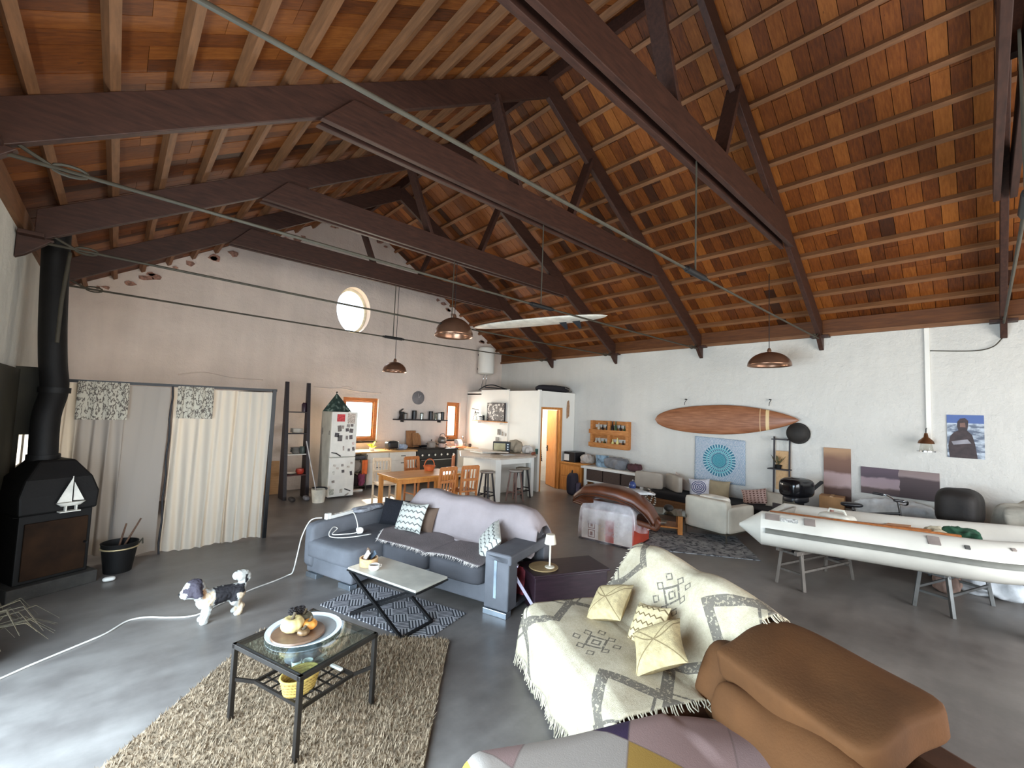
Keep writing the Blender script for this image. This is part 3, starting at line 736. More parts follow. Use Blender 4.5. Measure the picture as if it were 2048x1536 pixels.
# ---- fridge
fr = thing('fridge', 'tall white fridge freezer covered with magnets', 'fridge', (3.745, 9.5, 0), 0.0)
FW, FD, FH = 0.56, 0.64, 1.86
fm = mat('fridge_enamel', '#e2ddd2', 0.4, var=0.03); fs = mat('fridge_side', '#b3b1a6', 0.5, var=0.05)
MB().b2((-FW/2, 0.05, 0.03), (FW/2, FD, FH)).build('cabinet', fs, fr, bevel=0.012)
for nm, z0, z1 in (('freezer_door', 0.03, 0.87), ('fridge_door', 0.885, FH)): MB().b2((-FW/2, -0.01, z0), (FW/2, 0.045, z1)).build(nm, fm, fr, bevel=0.012)
m = MB(); m.tube([(-FW/2+0.02, -0.03, 0.985), (-FW/2+0.12, -0.045, 0.965), (-FW/2+0.22, -0.035, 0.90)], 0.012, 6); m.build('handle', black, fr, smooth=60)
m = MB(); [m.b2((x-0.03, y-0.03, 0), (x+0.03, y+0.03, 0.03)) for x in (-0.23, 0.23) for y in (0.1, 0.55)]; m.build('foot', black, fr)
m = MB(); m.b2((-0.001, 0, 0), (0.001, 0, 0))
def magnet(x, z, w, h, col, lab, grp='magnets and photos on the fridge door', rz=0.0, nm='fridge_magnet'):
    o = MB().box((0, 0, 0), (w, 0.006, h)).build(nm, mat('print_'+col.strip('#'), col, 0.6, var=0.35, scale=40)); o.location = (3.745+x, 9.5-0.0135, z); o.rotation_euler = (0, rz, 0)
    tag(o, lab, 'magnet', grp)
magnet(-0.09, 1.73, 0.17, 0.16, '#b8383c', 'red paper square at the top of the fridge door', None, nm='paper_note')
magnet(0.14, 1.72, 0.17, 0.22, '#b3a396', 'pale beige printed sheet at the top right of the fridge door', None, nm='paper_note')
rr = random.Random(21); MAGS = set()
def mag_label(x, z, w, h, c):
    tone = 'dark' if int(c[1:3], 16) < 0x62 else 'grey' if int(c[1:3], 16) < 0x90 else 'pale'
    row = 'below the red paper' if z > 1.48 else 'in the upper middle of the fridge door' if z > 1.40 else 'halfway down the fridge door' if z > 1.25 else 'just above the door handle' if z > 0.9 else 'at the top of the freezer door' if z > 0.68 else 'high on the freezer door' if z > 0.6 else 'in the upper part of the freezer door' if z > 0.5 else 'in the middle of the freezer door' if z > 0.3 else 'at the foot of the freezer door'
    side = 'far left' if x < -0.15 else 'left' if x < -0.05 else 'centre' if x < 0.04 else 'right of centre' if x < 0.11 else 'right' if x < 0.18 else 'far right'
    lab = '%s magnet or photo %s, %s' % (tone, row, side)
    if lab in MAGS: lab = ('smaller ' if w*h < 0.005 else 'larger ')+lab
    MAGS.add(lab); return lab
for (x, z, w, h, c) in ((-0.11, 1.50, 0.08, 0.13, '#6a625c'), (-0.04, 1.53, 0.05, 0.07, '#8b8078'), (0.08, 1.56, 0.07, 0.07, '#8a817b'), (0.16, 1.57, 0.06, 0.06, '#5d5350'), (0.06, 1.47, 0.07, 0.07, '#4b4445'), (0.15, 1.45, 0.08, 0.09, '#574e4c'),
                        (-0.16, 1.36, 0.09, 0.09, '#4a4547'), (-0.09, 1.29, 0.10, 0.13, '#55504e'), (0.06, 1.30, 0.05, 0.08, '#7b726c'), (0.15, 1.31, 0.07, 0.09, '#584f50'), (0.21, 1.17, 0.05, 0.06, '#c3a8a0'), (0.0, 1.07, 0.03, 0.10, '#9f9086'),
                        (0.12, 1.03, 0.05, 0.06, '#6c6460'), (0.22, 1.05, 0.05, 0.08, '#5b5453'), (0.20, 0.74, 0.05, 0.05, '#a69a8e'), (0.0, 0.70, 0.05, 0.05, '#847a72'), (0.02, 0.57, 0.06, 0.06, '#4f4a49'), (0.20, 0.52, 0.05, 0.09, '#4c4648'),
                        (-0.17, 0.70, 0.06, 0.05, '#b9b0a4'), (-0.10, 0.64, 0.05, 0.04, '#b5a99c'), (-0.18, 0.55, 0.05, 0.07, '#c4b9ad'), (0.13, 0.66, 0.06, 0.04, '#aba093'), (-0.18, 0.36, 0.06, 0.05, '#7d746d'), (-0.20, 0.14, 0.09, 0.12, '#a2a091'), (0.0, 0.15, 0.06, 0.08, '#a39a8d')):
    magnet(x, z, w, h, c, mag_label(x, z, w, h, c), rz=rr.uniform(-0.2, 0.2))
magnet(0.14, 0.16, 0.15, 0.025, '#3c3836', 'dark bar magnet slanting down at the foot of the freezer door', None, 0.4)
magnet(0.13, 0.06, 0.10, 0.03, '#8d8378', 'grey bar magnet at the very bottom right of the freezer door', None, -0.6)
for (y, z, w, h, lab) in ((0.52, 1.42, 0.05, 0.15, 'long grey magnet near the back of the fridge side'), (0.10, 1.40, 0.05, 0.09, 'small grey magnet near the front edge of the fridge side')):
    o = MB().box((3.745-FW/2-0.004, 9.5+y, z), (0.006, w, h)).build('fridge_magnet', mat('side_magnet', '#7a756e', 0.6, var=0.3, scale=40)); tag(o, lab, 'magnet')
# triangular pennant/box on the fridge
t = thing('pyramid_tin', 'dark green pyramid shaped tin with floral print on top of the fridge', 'tin', (3.68, 9.80, FH+0.002), 0.5)
MG = Mat('floral_tin', 0.5); nz = MG.noise(9, 2); MG.color(MG.ramp(nz, [(0.45, '#1d3330'), (0.55, '#2d4740'), (0.68, '#8d9a92')]))
m = MB(); a = 0.26; m.add([(-a, -a*0.7, 0), (a, -a*0.7, 0), (a, a*0.7, 0), (-a, a*0.7, 0), (-0.05, 0, 0.42)], [(3, 2, 1, 0), (0, 1, 4), (1, 2, 4), (2, 3, 4), (3, 0, 4)]); m.build('tin_body', MG.m, t, bevel=0.008)
MB().lathe([(0.0, 0.40), (0.02, 0.41), (0.016, 0.44), (0, 0.45)], (-0.05, 0, 0), n=8).build('finial', blackm, t)

# ---- leaning dark ladder shelf left of the fridge
t = thing('ladder_shelf', 'tall black leaning shelf with dishes between curtain and fridge', 'shelf', (2.93, 9.80, 0), 0.0)
lean = 0.36; Hs = 2.47
def ly(z): return 0.0 + lean*z/Hs*1.0 + 0.60*0
for x in (-0.22, 0.22):
    m = MB(); m.add([(x+s*0.035, y0+ly(z), z) for z in (0, Hs) for y0 in (-0.02, 0.32 - 0.30*z/Hs + 0.03) for s in (-1, 1)], [(0, 1, 3, 2), (4, 6, 7, 5), (0, 4, 5, 1), (2, 3, 7, 6), (0, 2, 6, 4), (1, 5, 7, 3)])
    m.build('side_rail', darkwood, t, bevel=0.003)
shz = [0.50, 0.93, 1.37, 1.83]
for z, mm in zip(shz, (mat('red_shelf_edge', '#5b2f2c', 0.5), white_paint, darkwood, darkwood)):
    m = MB(); m.b2((-0.19, ly(z)-0.02, z-0.02), (0.19, ly(z)+0.30-0.30*z/Hs, z)); m.build('shelf_board', mm, t, bevel=0.003)
def onshelf(z): return 9.80+ly(z)+0.11
plate_stack('white plate on the upper middle ladder shelf', 2.95, onshelf(1.37), 1.372, 0.13, 8, 'plates on the ladder shelf')
for k in range(4):
    o = MB().lathe([(0, 0), (0.05, 0), (0.11, 0.05), (0.105, 0.05), (0.045, 0.008), (0, 0.008)], n=16).build('bowl', mat('grey_bowl', '#8d8a86', 0.4), smooth=40); o.location = (2.93, onshelf(0.93), 0.932+k*0.028); tag(o, 'grey bowl on the middle ladder shelf, %s of its stack' % ('lowest', 'second from the bottom', 'third from the bottom', 'topmost')[k], 'bowl', 'bowls on the ladder shelf')
o = MB().lathe([(0, 0), (0.05, 0), (0.07, 0.09), (0.05, 0.15), (0.04, 0.15), (0, 0.02)], n=14).build('jug', mat('green_grey_glaze', '#4a5550', 0.35), smooth=50); o.location = (3.06, onshelf(0.93)-0.02, 0.932); tag(o, 'dark green jug at the right of the middle ladder shelf', 'jug')
o = MB().lathe([(0, 0), (0.06, 0), (0.09, 0.05), (0.08, 0.11), (0.0, 0.13)], n=14).build('red_teapot', mat('red_glaze', '#b8402f', 0.35), smooth=50); o.location = (3.03, onshelf(0.50), 0.502); tag(o, 'red round pot on the lowest shelf of the ladder shelf', 'pot')
o = MB().lathe([(0, 0), (0.05, 0), (0.12, 0.03), (0.115, 0.03), (0, 0.008)], n=16).build('bowl', plate_m, smooth=40); o.location = (2.85, onshelf(0.50), 0.502); tag(o, 'shallow pale dish beside the red pot on the lowest ladder shelf', 'dish')
o = MB().lathe([(0, 0), (0.05, 0), (0.055, 0.16), (0.03, 0.2), (0, 0.2)], n=12).build('bottle_vase', mat('plum_glaze', '#33202f', 0.35), smooth=50); o.location = (3.08, onshelf(1.83)-0.03, 1.832); tag(o, 'dark plum vase on the top board of the ladder shelf', 'vase')
for x, lab in ((2.80, 'dark shoe on the floor under the left rail of the ladder shelf'), (3.08, 'grey shoe on the floor at the right rail of the ladder shelf')):
    o = MB().soft((0, 0, 0.045), (0.10, 0.26, 0.09), 3, 6).build('shoe', mat('shoe_'+lab[:4], '#3a3534' if 'dark' in lab else '#77757a', 0.7), smooth=180, weld=True); o.location = (x, 9.62, 0.0); tag(o, lab, 'shoe')
# brown board leaning on the wall
t = tag(MB().prism(rect(-0.16, 0.16, 0, 0.72), -0.012, 0.012, T4(RX(PI/2-0.08), (2.62, 10.55, 0.005))).build('wood_offcut', wood('fibreboard', '#a47b54', '#bd9468', 0.7)), 'plain brown board leaning on the wall behind the curtain post', 'board')
# mop bucket
t = thing('mop_bucket', 'cream plastic mop bucket with black wringer left of the fridge', 'bucket', (3.22, 9.30, 0))
MB().lathe([(0, 0), (0.115, 0), (0.15, 0.26), (0.158, 0.27), (0.145, 0.27), (0.11, 0.012), (0, 0.012)], n=20).build('pail', mat('cream_plastic', '#d8d0bf', 0.5), t, smooth=40)
m = MB(); m.tube([(0.15*math.cos(a), 0.15*math.sin(a), 0.275) for a in [i*PI/8-0.9 for i in range(9)]], 0.018, 6); m.build('wringer', black, t, smooth=90)
t = tag(MB().cyl((3.20, 9.32, 0.10), (3.04, 9.72, 1.22), 0.012, n=7).build('mop', mat('pale_grey_tube', '#b6b2b2', 0.5), smooth=60), 'pale mop handle standing in the cream bucket and leaning on the ladder shelf', 'mop')

# ---- wall shelf with jars
t = thing('long_shelf', 'long dark shelf with black jars on the gable wall below the clock', 'shelf', (6.46, YF, 1.66))
MB().b2((-0.84, -0.20, 0), (0.84, 0, 0.03)).build('board', darkwood, t, bevel=0.003)
for x in (-0.6, 0.6): MB().b2((x-0.01, -0.16, -0.05), (x+0.01, 0, 0)).build('bracket', blackm, t)
def jar(x, h, r, m_, lab, grp=None, y=YF-0.10, z=1.692, cat='jar', name='storage_jar'):
    t = thing(name, lab, cat, (x, y, z), 0, grp)
    MB().lathe([(0, 0), (r, 0), (r, h), (r*0.9, h+0.005), (0, h+0.005)], n=14).build('jar_body', m_, t, smooth=40)
    MB().lathe([(r*0.95, h+0.005), (r*0.95, h+0.025), (0, h+0.03)], n=14).build('lid', blackm, t, smooth=40)
jar(6.22, 0.22, 0.07, black, 'black storage jar on the dark wall shelf, left of the three')
jar(6.76, 0.21, 0.065, black, 'black storage jar on the dark wall shelf, middle of the three')
jar(7.16, 0.20, 0.06, black, 'black storage jar on the dark wall shelf, right of the three')
jar(7.05, 0.18, 0.05, plate_m, 'white canister beside the rightmost black jar on the wall shelf')
jar(6.93, 0.17, 0.04, glassm, 'clear glass jar between the middle and right black jars')
jar(6.46, 0.16, 0.05, glassm, 'clear glass jar between the left and middle black jars')
t = thing('espresso_pot', 'dark moka pot with open lid at the left of the wall shelf', 'coffee pot', (5.82, YF-0.10, 1.692))
MB().lathe([(0, 0), (0.075, 0), (0.05, 0.10), (0.07, 0.2), (0, 0.2)], n=8).build('body', blackm, t)
MB().tube([(0.07, 0, 0.18), (0.13, 0, 0.16), (0.12, 0, 0.07)], 0.012, 6).build('handle', black, t)
MB().prism([(-0.06, -0.05), (0.06, -0.05), (0.06, 0.05), (-0.06, 0.05)], 0, 0.012, T4(RY(-0.7), (0.0, 0, 0.24))).build('lid', blackm, t)
jar(5.95, 0.14, 0.05, greyenam, 'grey tin beside the moka pot on the wall shelf')
t = thing('round_clock', 'round grey wall clock above the dark jar shelf', 'clock', (6.37, YF, 2.30))
MB().lathe([(0, 0), (0.19, 0), (0.19, 0.03), (0.17, 0.04), (0, 0.04)], M=RX(PI/2), n=28).build('case', mat('slate_grey', '#6d6a6c', 0.5), t, smooth=40)
m = MB(); m.bar((0, -0.045, 0), (0.07, -0.045, 0.08), 0.012, 0.004, up=(0, 1, 0)); m.bar((0, -0.045, 0), (-0.03, -0.045, 0.13), 0.01, 0.004, up=(0, 1, 0)); m.build('hands', mat('pale_grey', '#a5a2a2', 0.5), t)

# shelf and picture on the cubicle side
t = thing('picture_shelf', 'narrow wooden shelf with photo frame on the cubicle side wall', 'shelf', (BX, 9.65, 1.69))
MB().b2((-0.16, -0.72, 0), (0, 0.72, 0.03)).build('board', pine, t, bevel=0.003)
for y in (-0.5, 0.5): MB().b2((-0.12, y-0.01, -0.06), (0, y+0.01, 0)).build('bracket', white_paint, t)
MP = Mat('abstract_print', 0.5); nz = MP.noise(6, 3); nz2 = MP.noise(13, 2); MP.color(MP.mix(nz2.gt(0.56), MP.ramp(nz, [(0.35, '#3d3634'), (0.6, '#6b605b')]), '#d8d0c8'))
t = thing('framed_picture', 'dark abstract picture leaning above the shelf on the cubicle wall', 'picture', (BX-0.02, 9.42, 1.73))
MB().b2((-0.03, -0.37, 0.0), (0.0, 0.37, 0.50)).build('canvas', MP.m, t, bevel=0.003)
m = MB(); m.b2((-0.036, -0.38, -0.01), (0.004, 0.38, 0.005)); m.b2((-0.036, -0.38, 0.495), (0.004, 0.38, 0.51)); m.b2((-0.036, -0.38, 0), (0.004, -0.37, 0.5)); m.b2((-0.036, 0.37, 0), (0.004, 0.38, 0.5)); m.build('frame', darkwood, t)
for k, (y, h, r, mm, lab) in enumerate(((10.2, 0.20, 0.05, glassm, 'clear bottle at the far end of the cubicle shelf'), (10.06, 0.10, 0.05, plate_m, 'white cup left of the picture on the cubicle shelf'), (9.92, 0.12, 0.04, black, 'black tin left of the picture on the cubicle shelf'))):
    jar(BX-0.09, h, r, mm, lab, None, y, 1.722)
t = thing('tower_model', 'small grey metal tower model on the wall behind the island', 'ornament', (BX-0.08, 10.32, 1.72))
for a in range(3):
    MB().bar((0.07*math.cos(a*2.1), 0.07*math.sin(a*2.1), 0), (0, 0, 0.28), 0.012, 0.012).build('leg', steel, t)
MB().bar((0, -0.14, 0.30), (0, 0.16, 0.34), 0.03, 0.02).build('wing', steel, t)
for (y, z, w, h, c, lab) in ((9.30, 1.42, 0.12, 0.16, '#6f675f', 'dark photo print pinned upper left on the cubicle side wall'), (9.36, 1.20, 0.14, 0.15, '#85807a', 'grey photo print pinned lower left on the cubicle side wall'), (9.14, 1.38, 0.06, 0.12, '#8c8378', 'narrow photo pinned in the middle on the cubicle side wall'), (9.0, 1.36, 0.06, 0.08, '#8a8178', 'small photo pinned at right on the cubicle side wall')):
    o = MB().box((BX-0.006, y, z), (0.006, w, h)).build('pinned_photo', mat('photo_'+c.strip('#'), c, 0.6, var=0.3, scale=30)); tag(o, lab, 'photo')
t = tag(MB().prism([(-0.05, -0.25), (0.04, -0.18), (0.05, 0.1), (0.02, 0.26), (-0.04, 0.22), (-0.06, 0.0)], 0, 0.03, T4(RX(PI/2), (9.19, BY-0.0, 2.12))).build('carved_mask', wood('carved_brown', '#8f6a4c', '#b58e6c', 0.6), bevel=0.012), 'slim carved wooden mask right of the pine doorway', 'mask')

# ---- island bar
isl = thing('kitchen_island', 'white kitchen island with a wide pale wooden bar top', 'island', (6.9, 7.9, 0))
top = [(-1.05, 0.15), (-0.55, -0.64), (0.64, -0.60), (1.14, -0.15), (1.14, 1.15), (-0.35, 1.15)]
m = MB(); m.prism(top, 0.93, 0.965); m.build('bar_top', wood('limed_bar_top', '#b9a896', '#d8c9b8', 0.35, (2, 9, 9)), isl, bevel=0.006)
m = MB(); m.b2((-0.30, 0.20, 0.0), (1.10, 1.05, 0.93)); m.build('body', white_paint, isl, bevel=0.004)
m = MB(); m.b2((-0.62, -0.60, 0.0), (-0.46, -0.44, 0.93)); m.build('leg', white_paint, isl, bevel=0.006)
m = MB(); m.b2((0.52, -0.56, 0.0), (0.62, -0.46, 0.93)); m.build('leg', white_paint, isl, bevel=0.006)
m = MB(); m.b2((-0.46, -0.52, 0.80), (0.52, -0.48, 0.92)); m.build('apron', white_paint, isl, bevel=0.003)
m = MB(); m.b2((-0.62, -0.44, 0.30), (-0.57, 0.20, 0.92)); m.build('end_panel', white_paint, isl, bevel=0.003)
m = MB(); m.prism([(-0.30, 0.30), (0.2, -0.1), (0.2, 0.9), (-0.30, 1.05)], 1.0, 1.03); m.build('raised_shelf', MATS['limed_bar_top'], isl, bevel=0.004)
m = MB(); m.b2((-0.25, 0.35, 0.965), (0.15, 0.85, 1.0)); m.build('shelf_block', white_paint, isl)
def stool(label, x, y, m_leg, m_seat, rz=0.0, h=0.70):
    t = thing('bar_stool', label, 'stool', (x, y, 0), rz, 'bar stools around the kitchen island')
    MB().lathe([(0, h-0.05), (0.14, h-0.05), (0.165, h-0.03), (0.165, h-0.01), (0.14, h), (0, h)], n=18).build('seat', m_seat, t, smooth=50)
    for a in range(4):
        t_ = PI/4+a*PI/2; c, s = math.cos(t_), math.sin(t_)
        MB().bar((c*0.11, s*0.11, h-0.05), (c*0.20, s*0.20, 0), 0.034, 0.034).build('leg', m_leg, t, bevel=0.003)
    for a in range(4):
        t_, t2 = PI/4+a*PI/2, PI/4+(a+1)*PI/2; r = 0.178; z = 0.17+0.05*(a % 2)
        MB().bar((math.cos(t_)*r, math.sin(t_)*r, z), (math.cos(t2)*r, math.sin(t2)*r, z), 0.022, 0.022).build('rung', m_leg, t)
brownst = wood('brown_stool_wood', '#6d5148', '#87685c', 0.5, (8, 8, 1.5))
seatlt = mat('pale_seat', '#a99f96', 0.5)
stool('black stool with pale round seat at the white end of the island', 6.10, 7.38, darkwood, seatlt, 0.3)
stool('grey brown stool under the island overhang, left of the pair by the doorway', 6.78, 7.20, brownst, seatlt, 0.2)
stool('black stool under the island overhang, beside the island corner leg by the doorway', 7.22, 7.42, darkwood, mat('tan_seat', '#9a8f80', 0.6), 0.1)
t = thing('bar_chair', 'tall orange brown wooden bar chair at the left end of the island', 'chair', (5.78, 7.92, 0), 0.9)
rust = wood('orange_brown_wood', '#a35c38', '#c47c52', 0.45, (8, 8, 1.5))
MB().b2((-0.19, -0.19, 0.66), (0.19, 0.19, 0.70)).build('seat', mat('white_cushion', '#d6d2ce', 0.8), t, bevel=0.012)
for x, y, h in ((-0.17, -0.17, 0.66), (0.17, -0.17, 0.66), (-0.17, 0.17, 1.0), (0.17, 0.17, 1.0)): MB().bar((x*1.1, y*1.1, 0), (x, y, h), 0.04, 0.04).build('leg', rust, t, bevel=0.004)
MB().b2((-0.17, 0.155, 0.90), (0.17, 0.185, 1.0)).build('back_rail', rust, t, bevel=0.004)
for y in (-0.18, 0.18): MB().bar((-0.18, y, 0.28), (0.18, y, 0.28), 0.03, 0.03).build('rung', rust, t)
# things on the island
t = thing('mini_oven', 'dark metal mini oven on the island against the cubicle', 'mini oven', (7.35, 8.35, 0.965), -0.75)
MB().b2((-0.22, -0.16, 0.02), (0.22, 0.16, 0.27)).build('case', blackm, t, bevel=0.01)
MB().b2((-0.20, -0.172, 0.06), (0.10, -0.16, 0.24)).build('oven_door', mat('bronze_glass', '#8f815c', 0.2, 0.3), t, bevel=0.004)
for z in (0.09, 0.15, 0.21): MB().cyl((0.16, -0.18, z), (0.16, -0.16, z), 0.018, n=10).build('knob', chrome, t, smooth=50)
for x in (-0.18, 0.18): MB().b2((x-0.02, -0.14, 0), (x+0.02, 0.14, 0.02)).build('foot', black, t)
blob('bread_bag', 'brown paper bag of groceries on the island beside the mini oven', 'bag', (7.62, 8.12, 0.967), (0.30, 0.34, 0.30), '#9a8c78', 12)
blob('shopping_bag', 'pale crumpled carrier bag on the island next to the paper bag', 'bag', (7.80, 7.86, 0.967), (0.24, 0.26, 0.19), '#cfc6bd', 14)
o = MB().lathe([(0, 0), (0.035, 0), (0.04, 0.13), (0.036, 0.13), (0.032, 0.01), (0, 0.01)], n=14).build('tumbler', thin_glass('aqua_glass', '#a9c8c6', 0.2), smooth=40); o.location = (7.88, 7.62, 0.967); tag(o, 'pale aqua tumbler at the doorway end of the island', 'tumbler')
for k, (x, y, w, d, c, lab) in enumerate(((7.35, 7.62, 0.30, 0.22, '#c9b0a4', 'pink magazine lying on the island near the doorway'), (7.05, 7.80, 0.24, 0.30, '#e9ecec', 'white papers lying on the island front'), (6.55, 8.0, 0.24, 0.3, '#e4d8cc', 'cream papers on the left end of the island'))):
    o = MB().b2((-w/2, -d/2, 0), (w/2, d/2, 0.008)).build('magazine', mat('paper_'+c.strip('#'), c, 0.6), bevel=0.001); o.location = (x, y, 0.967); o.rotation_euler = (0, 0, 0.3+k); tag(o, lab, 'magazine')
for x, which in ((7.5, 'left'), (7.62, 'right'), (7.55, 'middle')):
    o = MB().ell((0, 0, 0.035), (0.04, 0.035, 0.035), 10, 7).build('fruit', mat('rust_fruit', '#7d3e28', 0.5), smooth=180); o.location = (x+0.12, 7.50+(x-7.5)*0.5, 0.967); tag(o, 'small red brown fruit on the island near the doorway, %s of three' % which, 'fruit', 'fruit on the island')

# ---- dining table and chairs
tb = thing('dining_table', 'golden pine dining table in front of the kitchen counter', 'table', (4.55, 7.60, 0), 0.0)
MB().b2((-0.70, -0.42, 0.685), (0.70, 0.42, 0.72)).build('table_top', pinex, tb, bevel=0.006)
m = MB(); m.b2((-0.62, -0.36, 0.60), (0.62, -0.34, 0.685)); m.b2((-0.62, 0.34, 0.60), (0.62, 0.36, 0.685)); m.b2((-0.62, -0.36, 0.60), (-0.60, 0.36, 0.685)); m.b2((0.60, -0.36, 0.60), (0.62, 0.36, 0.685)); m.build('apron', pine, tb)
for x in (-0.63, 0.63):
    for y in (-0.36, 0.36): MB().b2((x-0.035, y-0.035, 0), (x+0.035, y+0.035, 0.685)).build('leg', pine, tb, bevel=0.004)
def dchair(label, x, y, rz, m_):
    t = thing('dining_chair', label, 'chair', (x, y, 0), rz, 'pine chairs at the dining table')
    MB().b2((-0.20, -0.20, 0.42), (0.20, 0.20, 0.45)).build('seat', m_, t, bevel=0.008)
    for sx in (-0.18, 0.18):
        MB().bar((sx, 0.18, 0), (sx*0.98, 0.17, 0.42), 0.036, 0.036).build('leg', m_, t, bevel=0.004)
        m = MB(); m.bar((sx, -0.19, 0), (sx, -0.18, 0.45), 0.036, 0.036); m.bar((sx, -0.18, 0.45), (sx, -0.24, 0.92), 0.036, 0.036); m.build('leg', m_, t, bevel=0.004)
    for z, h in ((0.90, 0.075), (0.66, 0.05)):
        yy = -0.18-0.06*(z-0.45)/0.47
        MB().b2((-0.18, yy-0.012, z-h/2), (0.18, yy+0.012, z+h/2)).build('back_rail', m_, t, bevel=0.005)
    for k in range(5):
        x_ = -0.135+k*0.0675
        m = MB(); m.tube([(x_, -0.207, 0.67), (x_, -0.215, 0.74), (x_, -0.222, 0.80), (x_, -0.232, 0.88)], [0.009, 0.015, 0.015, 0.009], 7); m.build('spindle', m_, t, smooth=90)
        m = MB(); m.tube([(x_, -0.182, 0.45), (x_, -0.19, 0.53), (x_, -0.2, 0.60), (x_, -0.205, 0.65)], [0.009, 0.014, 0.014, 0.009], 7); m.build('spindle', m_, t, smooth=90)
    for sx in (-0.18, 0.18): MB().bar((sx, -0.19, 0.18), (sx, 0.18, 0.18), 0.022, 0.022).build('rung', m_, t)
    return t
chairw = wood('chair_pine', '#a8612c', '#c98450', 0.4, (8, 8, 1.5))
dchair('pine dining chair with turned spindles, back to the camera, left of two', 4.64, 6.98, 0.05, chairw)
dchair('pine dining chair with turned spindles, back to the camera, nearest the island', 5.18, 6.98, -0.08, chairw)
dchair('pine dining chair on the far side of the table nearest the fridge', 4.20, 8.36, PI-0.1, wood('sunlit_chair_pine', '#c9a884', '#e0c6a6', 0.45))  # paler pine: the sunlight on this chair is put into its colour
dchair('orange pine dining chair on the far side of the table nearest the island', 4.95, 8.36, PI+0.1, chairw)
t = thing('fruit_basket', 'orange woven basket on the far side of the dining table', 'basket', (4.92, 7.85, 0.72))
MB().lathe([(0, 0), (0.09, 0), (0.13, 0.10), (0.12, 0.10), (0.085, 0.01), (0, 0.01)], n=16).build('bowl', mat('orange_weave', '#c8632f', 0.7, bump=0.6), t, smooth=40)
m = MB(); m.tube([(0.12*math.cos(a), 0, 0.10+0.14*math.sin(a)) for a in [i*PI/10 for i in range(11)]], 0.010, 6); m.build('handle', MATS['orange_weave'], t, smooth=90)

# ---- pendant lamps
copper = mat('copper_shade', '#8d6a55', 0.28, 0.75, var=0.06); copin = mat('copper_inside', '#c08a6a', 0.35, 0.6)
def pendant(label, x, y, zrim, R, ztop, h):
    t = thing('pendant_lamp', label, 'lamp', (x, y, zrim), 0, 'copper dome pendant lamps')
    prof = [(R*math.cos(a), h*math.sin(a)) for a in [i*PI/2/12 for i in range(12)]] + [(0.03, h*1.0)]
    m = MB(); m.lathe(prof, n=36); o = m.build('lamp_shade', copper, t, smooth=180, solid=0.008)
    # an open shade: remove the rim cap
    me = o.data; bm = bmesh.new(); bm.from_mesh(me); bm.faces.ensure_lookup_table()
    bmesh.ops.delete(bm, geom=[f for f in bm.faces if len(f.verts) > 4 and f.calc_center_median().z < 0.01], context='FACES'); bm.to_mesh(me); bm.free()
    MB().cyl((0, 0, h), (0, 0, ztop-zrim), 0.006, n=6).build('cord', black, t, smooth=60)
    MB().lathe([(0.03, h-0.01), (0.035, h+0.03), (0.02, h+0.07), (0.0, h+0.075)], n=12).build('cap', copper, t, smooth=50)
    m = MB(); m.lathe([(0.0, h*0.25), (0.035, h*0.32), (0.045, h*0.5), (0.025, h*0.75), (0.02, h*0.98)], n=12); m.build('bulb', mat('opal_bulb', '#efe6da', 0.3), t, smooth=180)
    return t
pendant('largest copper dome lamp hanging from the third truss', 4.40, 6.42, 3.31, 0.34, 4.70, 0.34)
pendant('smaller copper dome lamp hanging over the dining table from the farthest truss', 4.42, 8.64, 2.77, 0.25, 4.70, 0.22)
pendant('copper dome lamp hanging low in front of the right hand white wall', 8.30, 2.50, 2.96, 0.335, zboard(8.30)-0.02, 0.24)
# ================================================================== LEFT SIDE: stove, curtains
iron = mat('black_cast_iron', '#131110', 0.6, 0.1, var=0.2, bump=0.15, spec=0.3)
# stove standing skew in the corner: local x to its right, local y to its back
st = thing('wood_stove', 'black wood stove with sloped hood and dark brown front panel', 'stove', (-0.33, 6.42, 0), math.radians(24))
MB().b2((-0.34, -0.02, 0.0), (0.34, 0.62, 0.13)).build('plinth', mat('soot_grey_stone', '#35322e', 0.85, var=0.2, bump=0.4), st, bevel=0.01)
MB().b2((-0.28, 0.06, 0.13), (0.28, 0.58, 0.80)).build('fire_box', iron, st, bevel=0.012)
MB().b2((-0.24, 0.035, 0.17), (0.24, 0.06, 0.72)).build('stove_door', mat('rusty_brown_panel', '#2a1b10', 0.8, var=0.25, scale=4, spec=0.15), st, bevel=0.006)
m = MB()
secs = [(0.30, 0.02, 0.60, 0.80), (0.31, 0.02, 0.60, 0.98), (0.26, 0.06, 0.57, 1.14), (0.14, 0.16, 0.48, 1.32)]
vs = []
for hx, y0, y1, z in secs: vs += [(-hx, y0, z), (hx, y0, z), (hx, y1, z), (-hx, y1, z)]
fs = [(3, 2, 1, 0), (12, 13, 14, 15)]
for k in range(3):
    for i in range(4): fs.append((k*4+i, k*4+(i+1) % 4, k*4+4+(i+1) % 4, k*4+4+i))
m.add(vs, fs); m.build('hood', iron, st, bevel=0.02)
MB().cyl((0.22, 0.02, 0.45), (0.22, -0.03, 0.45), 0.012, n=8).build('door_handle', blackm, st, smooth=60)
fl = thing('stove_pipe', 'tall black flue pipe with a bend rising from the stove to the roof', 'flue', (0, 0, 0))
m = MB(); pts = smooth_path([(-0.52, 6.72, 1.30), (-0.535, 6.78, 1.75), (-0.50, 6.86, 2.05), (-0.535, 6.90, 2.35), (-0.57, 6.92, 2.8), (-0.60, 6.93, 3.45), (-0.61, 6.93, 3.80)], 4)
m.tube(pts, 0.115, 14); m.build('pipe', iron, fl, smooth=60)
for z, x, y in ((2.05, -0.50, 6.86), (1.34, -0.52, 6.73)): MB().cyl((x, y, z-0.03), (x, y, z+0.03), 0.13, n=16).build('pipe_collar', iron, fl, smooth=50)
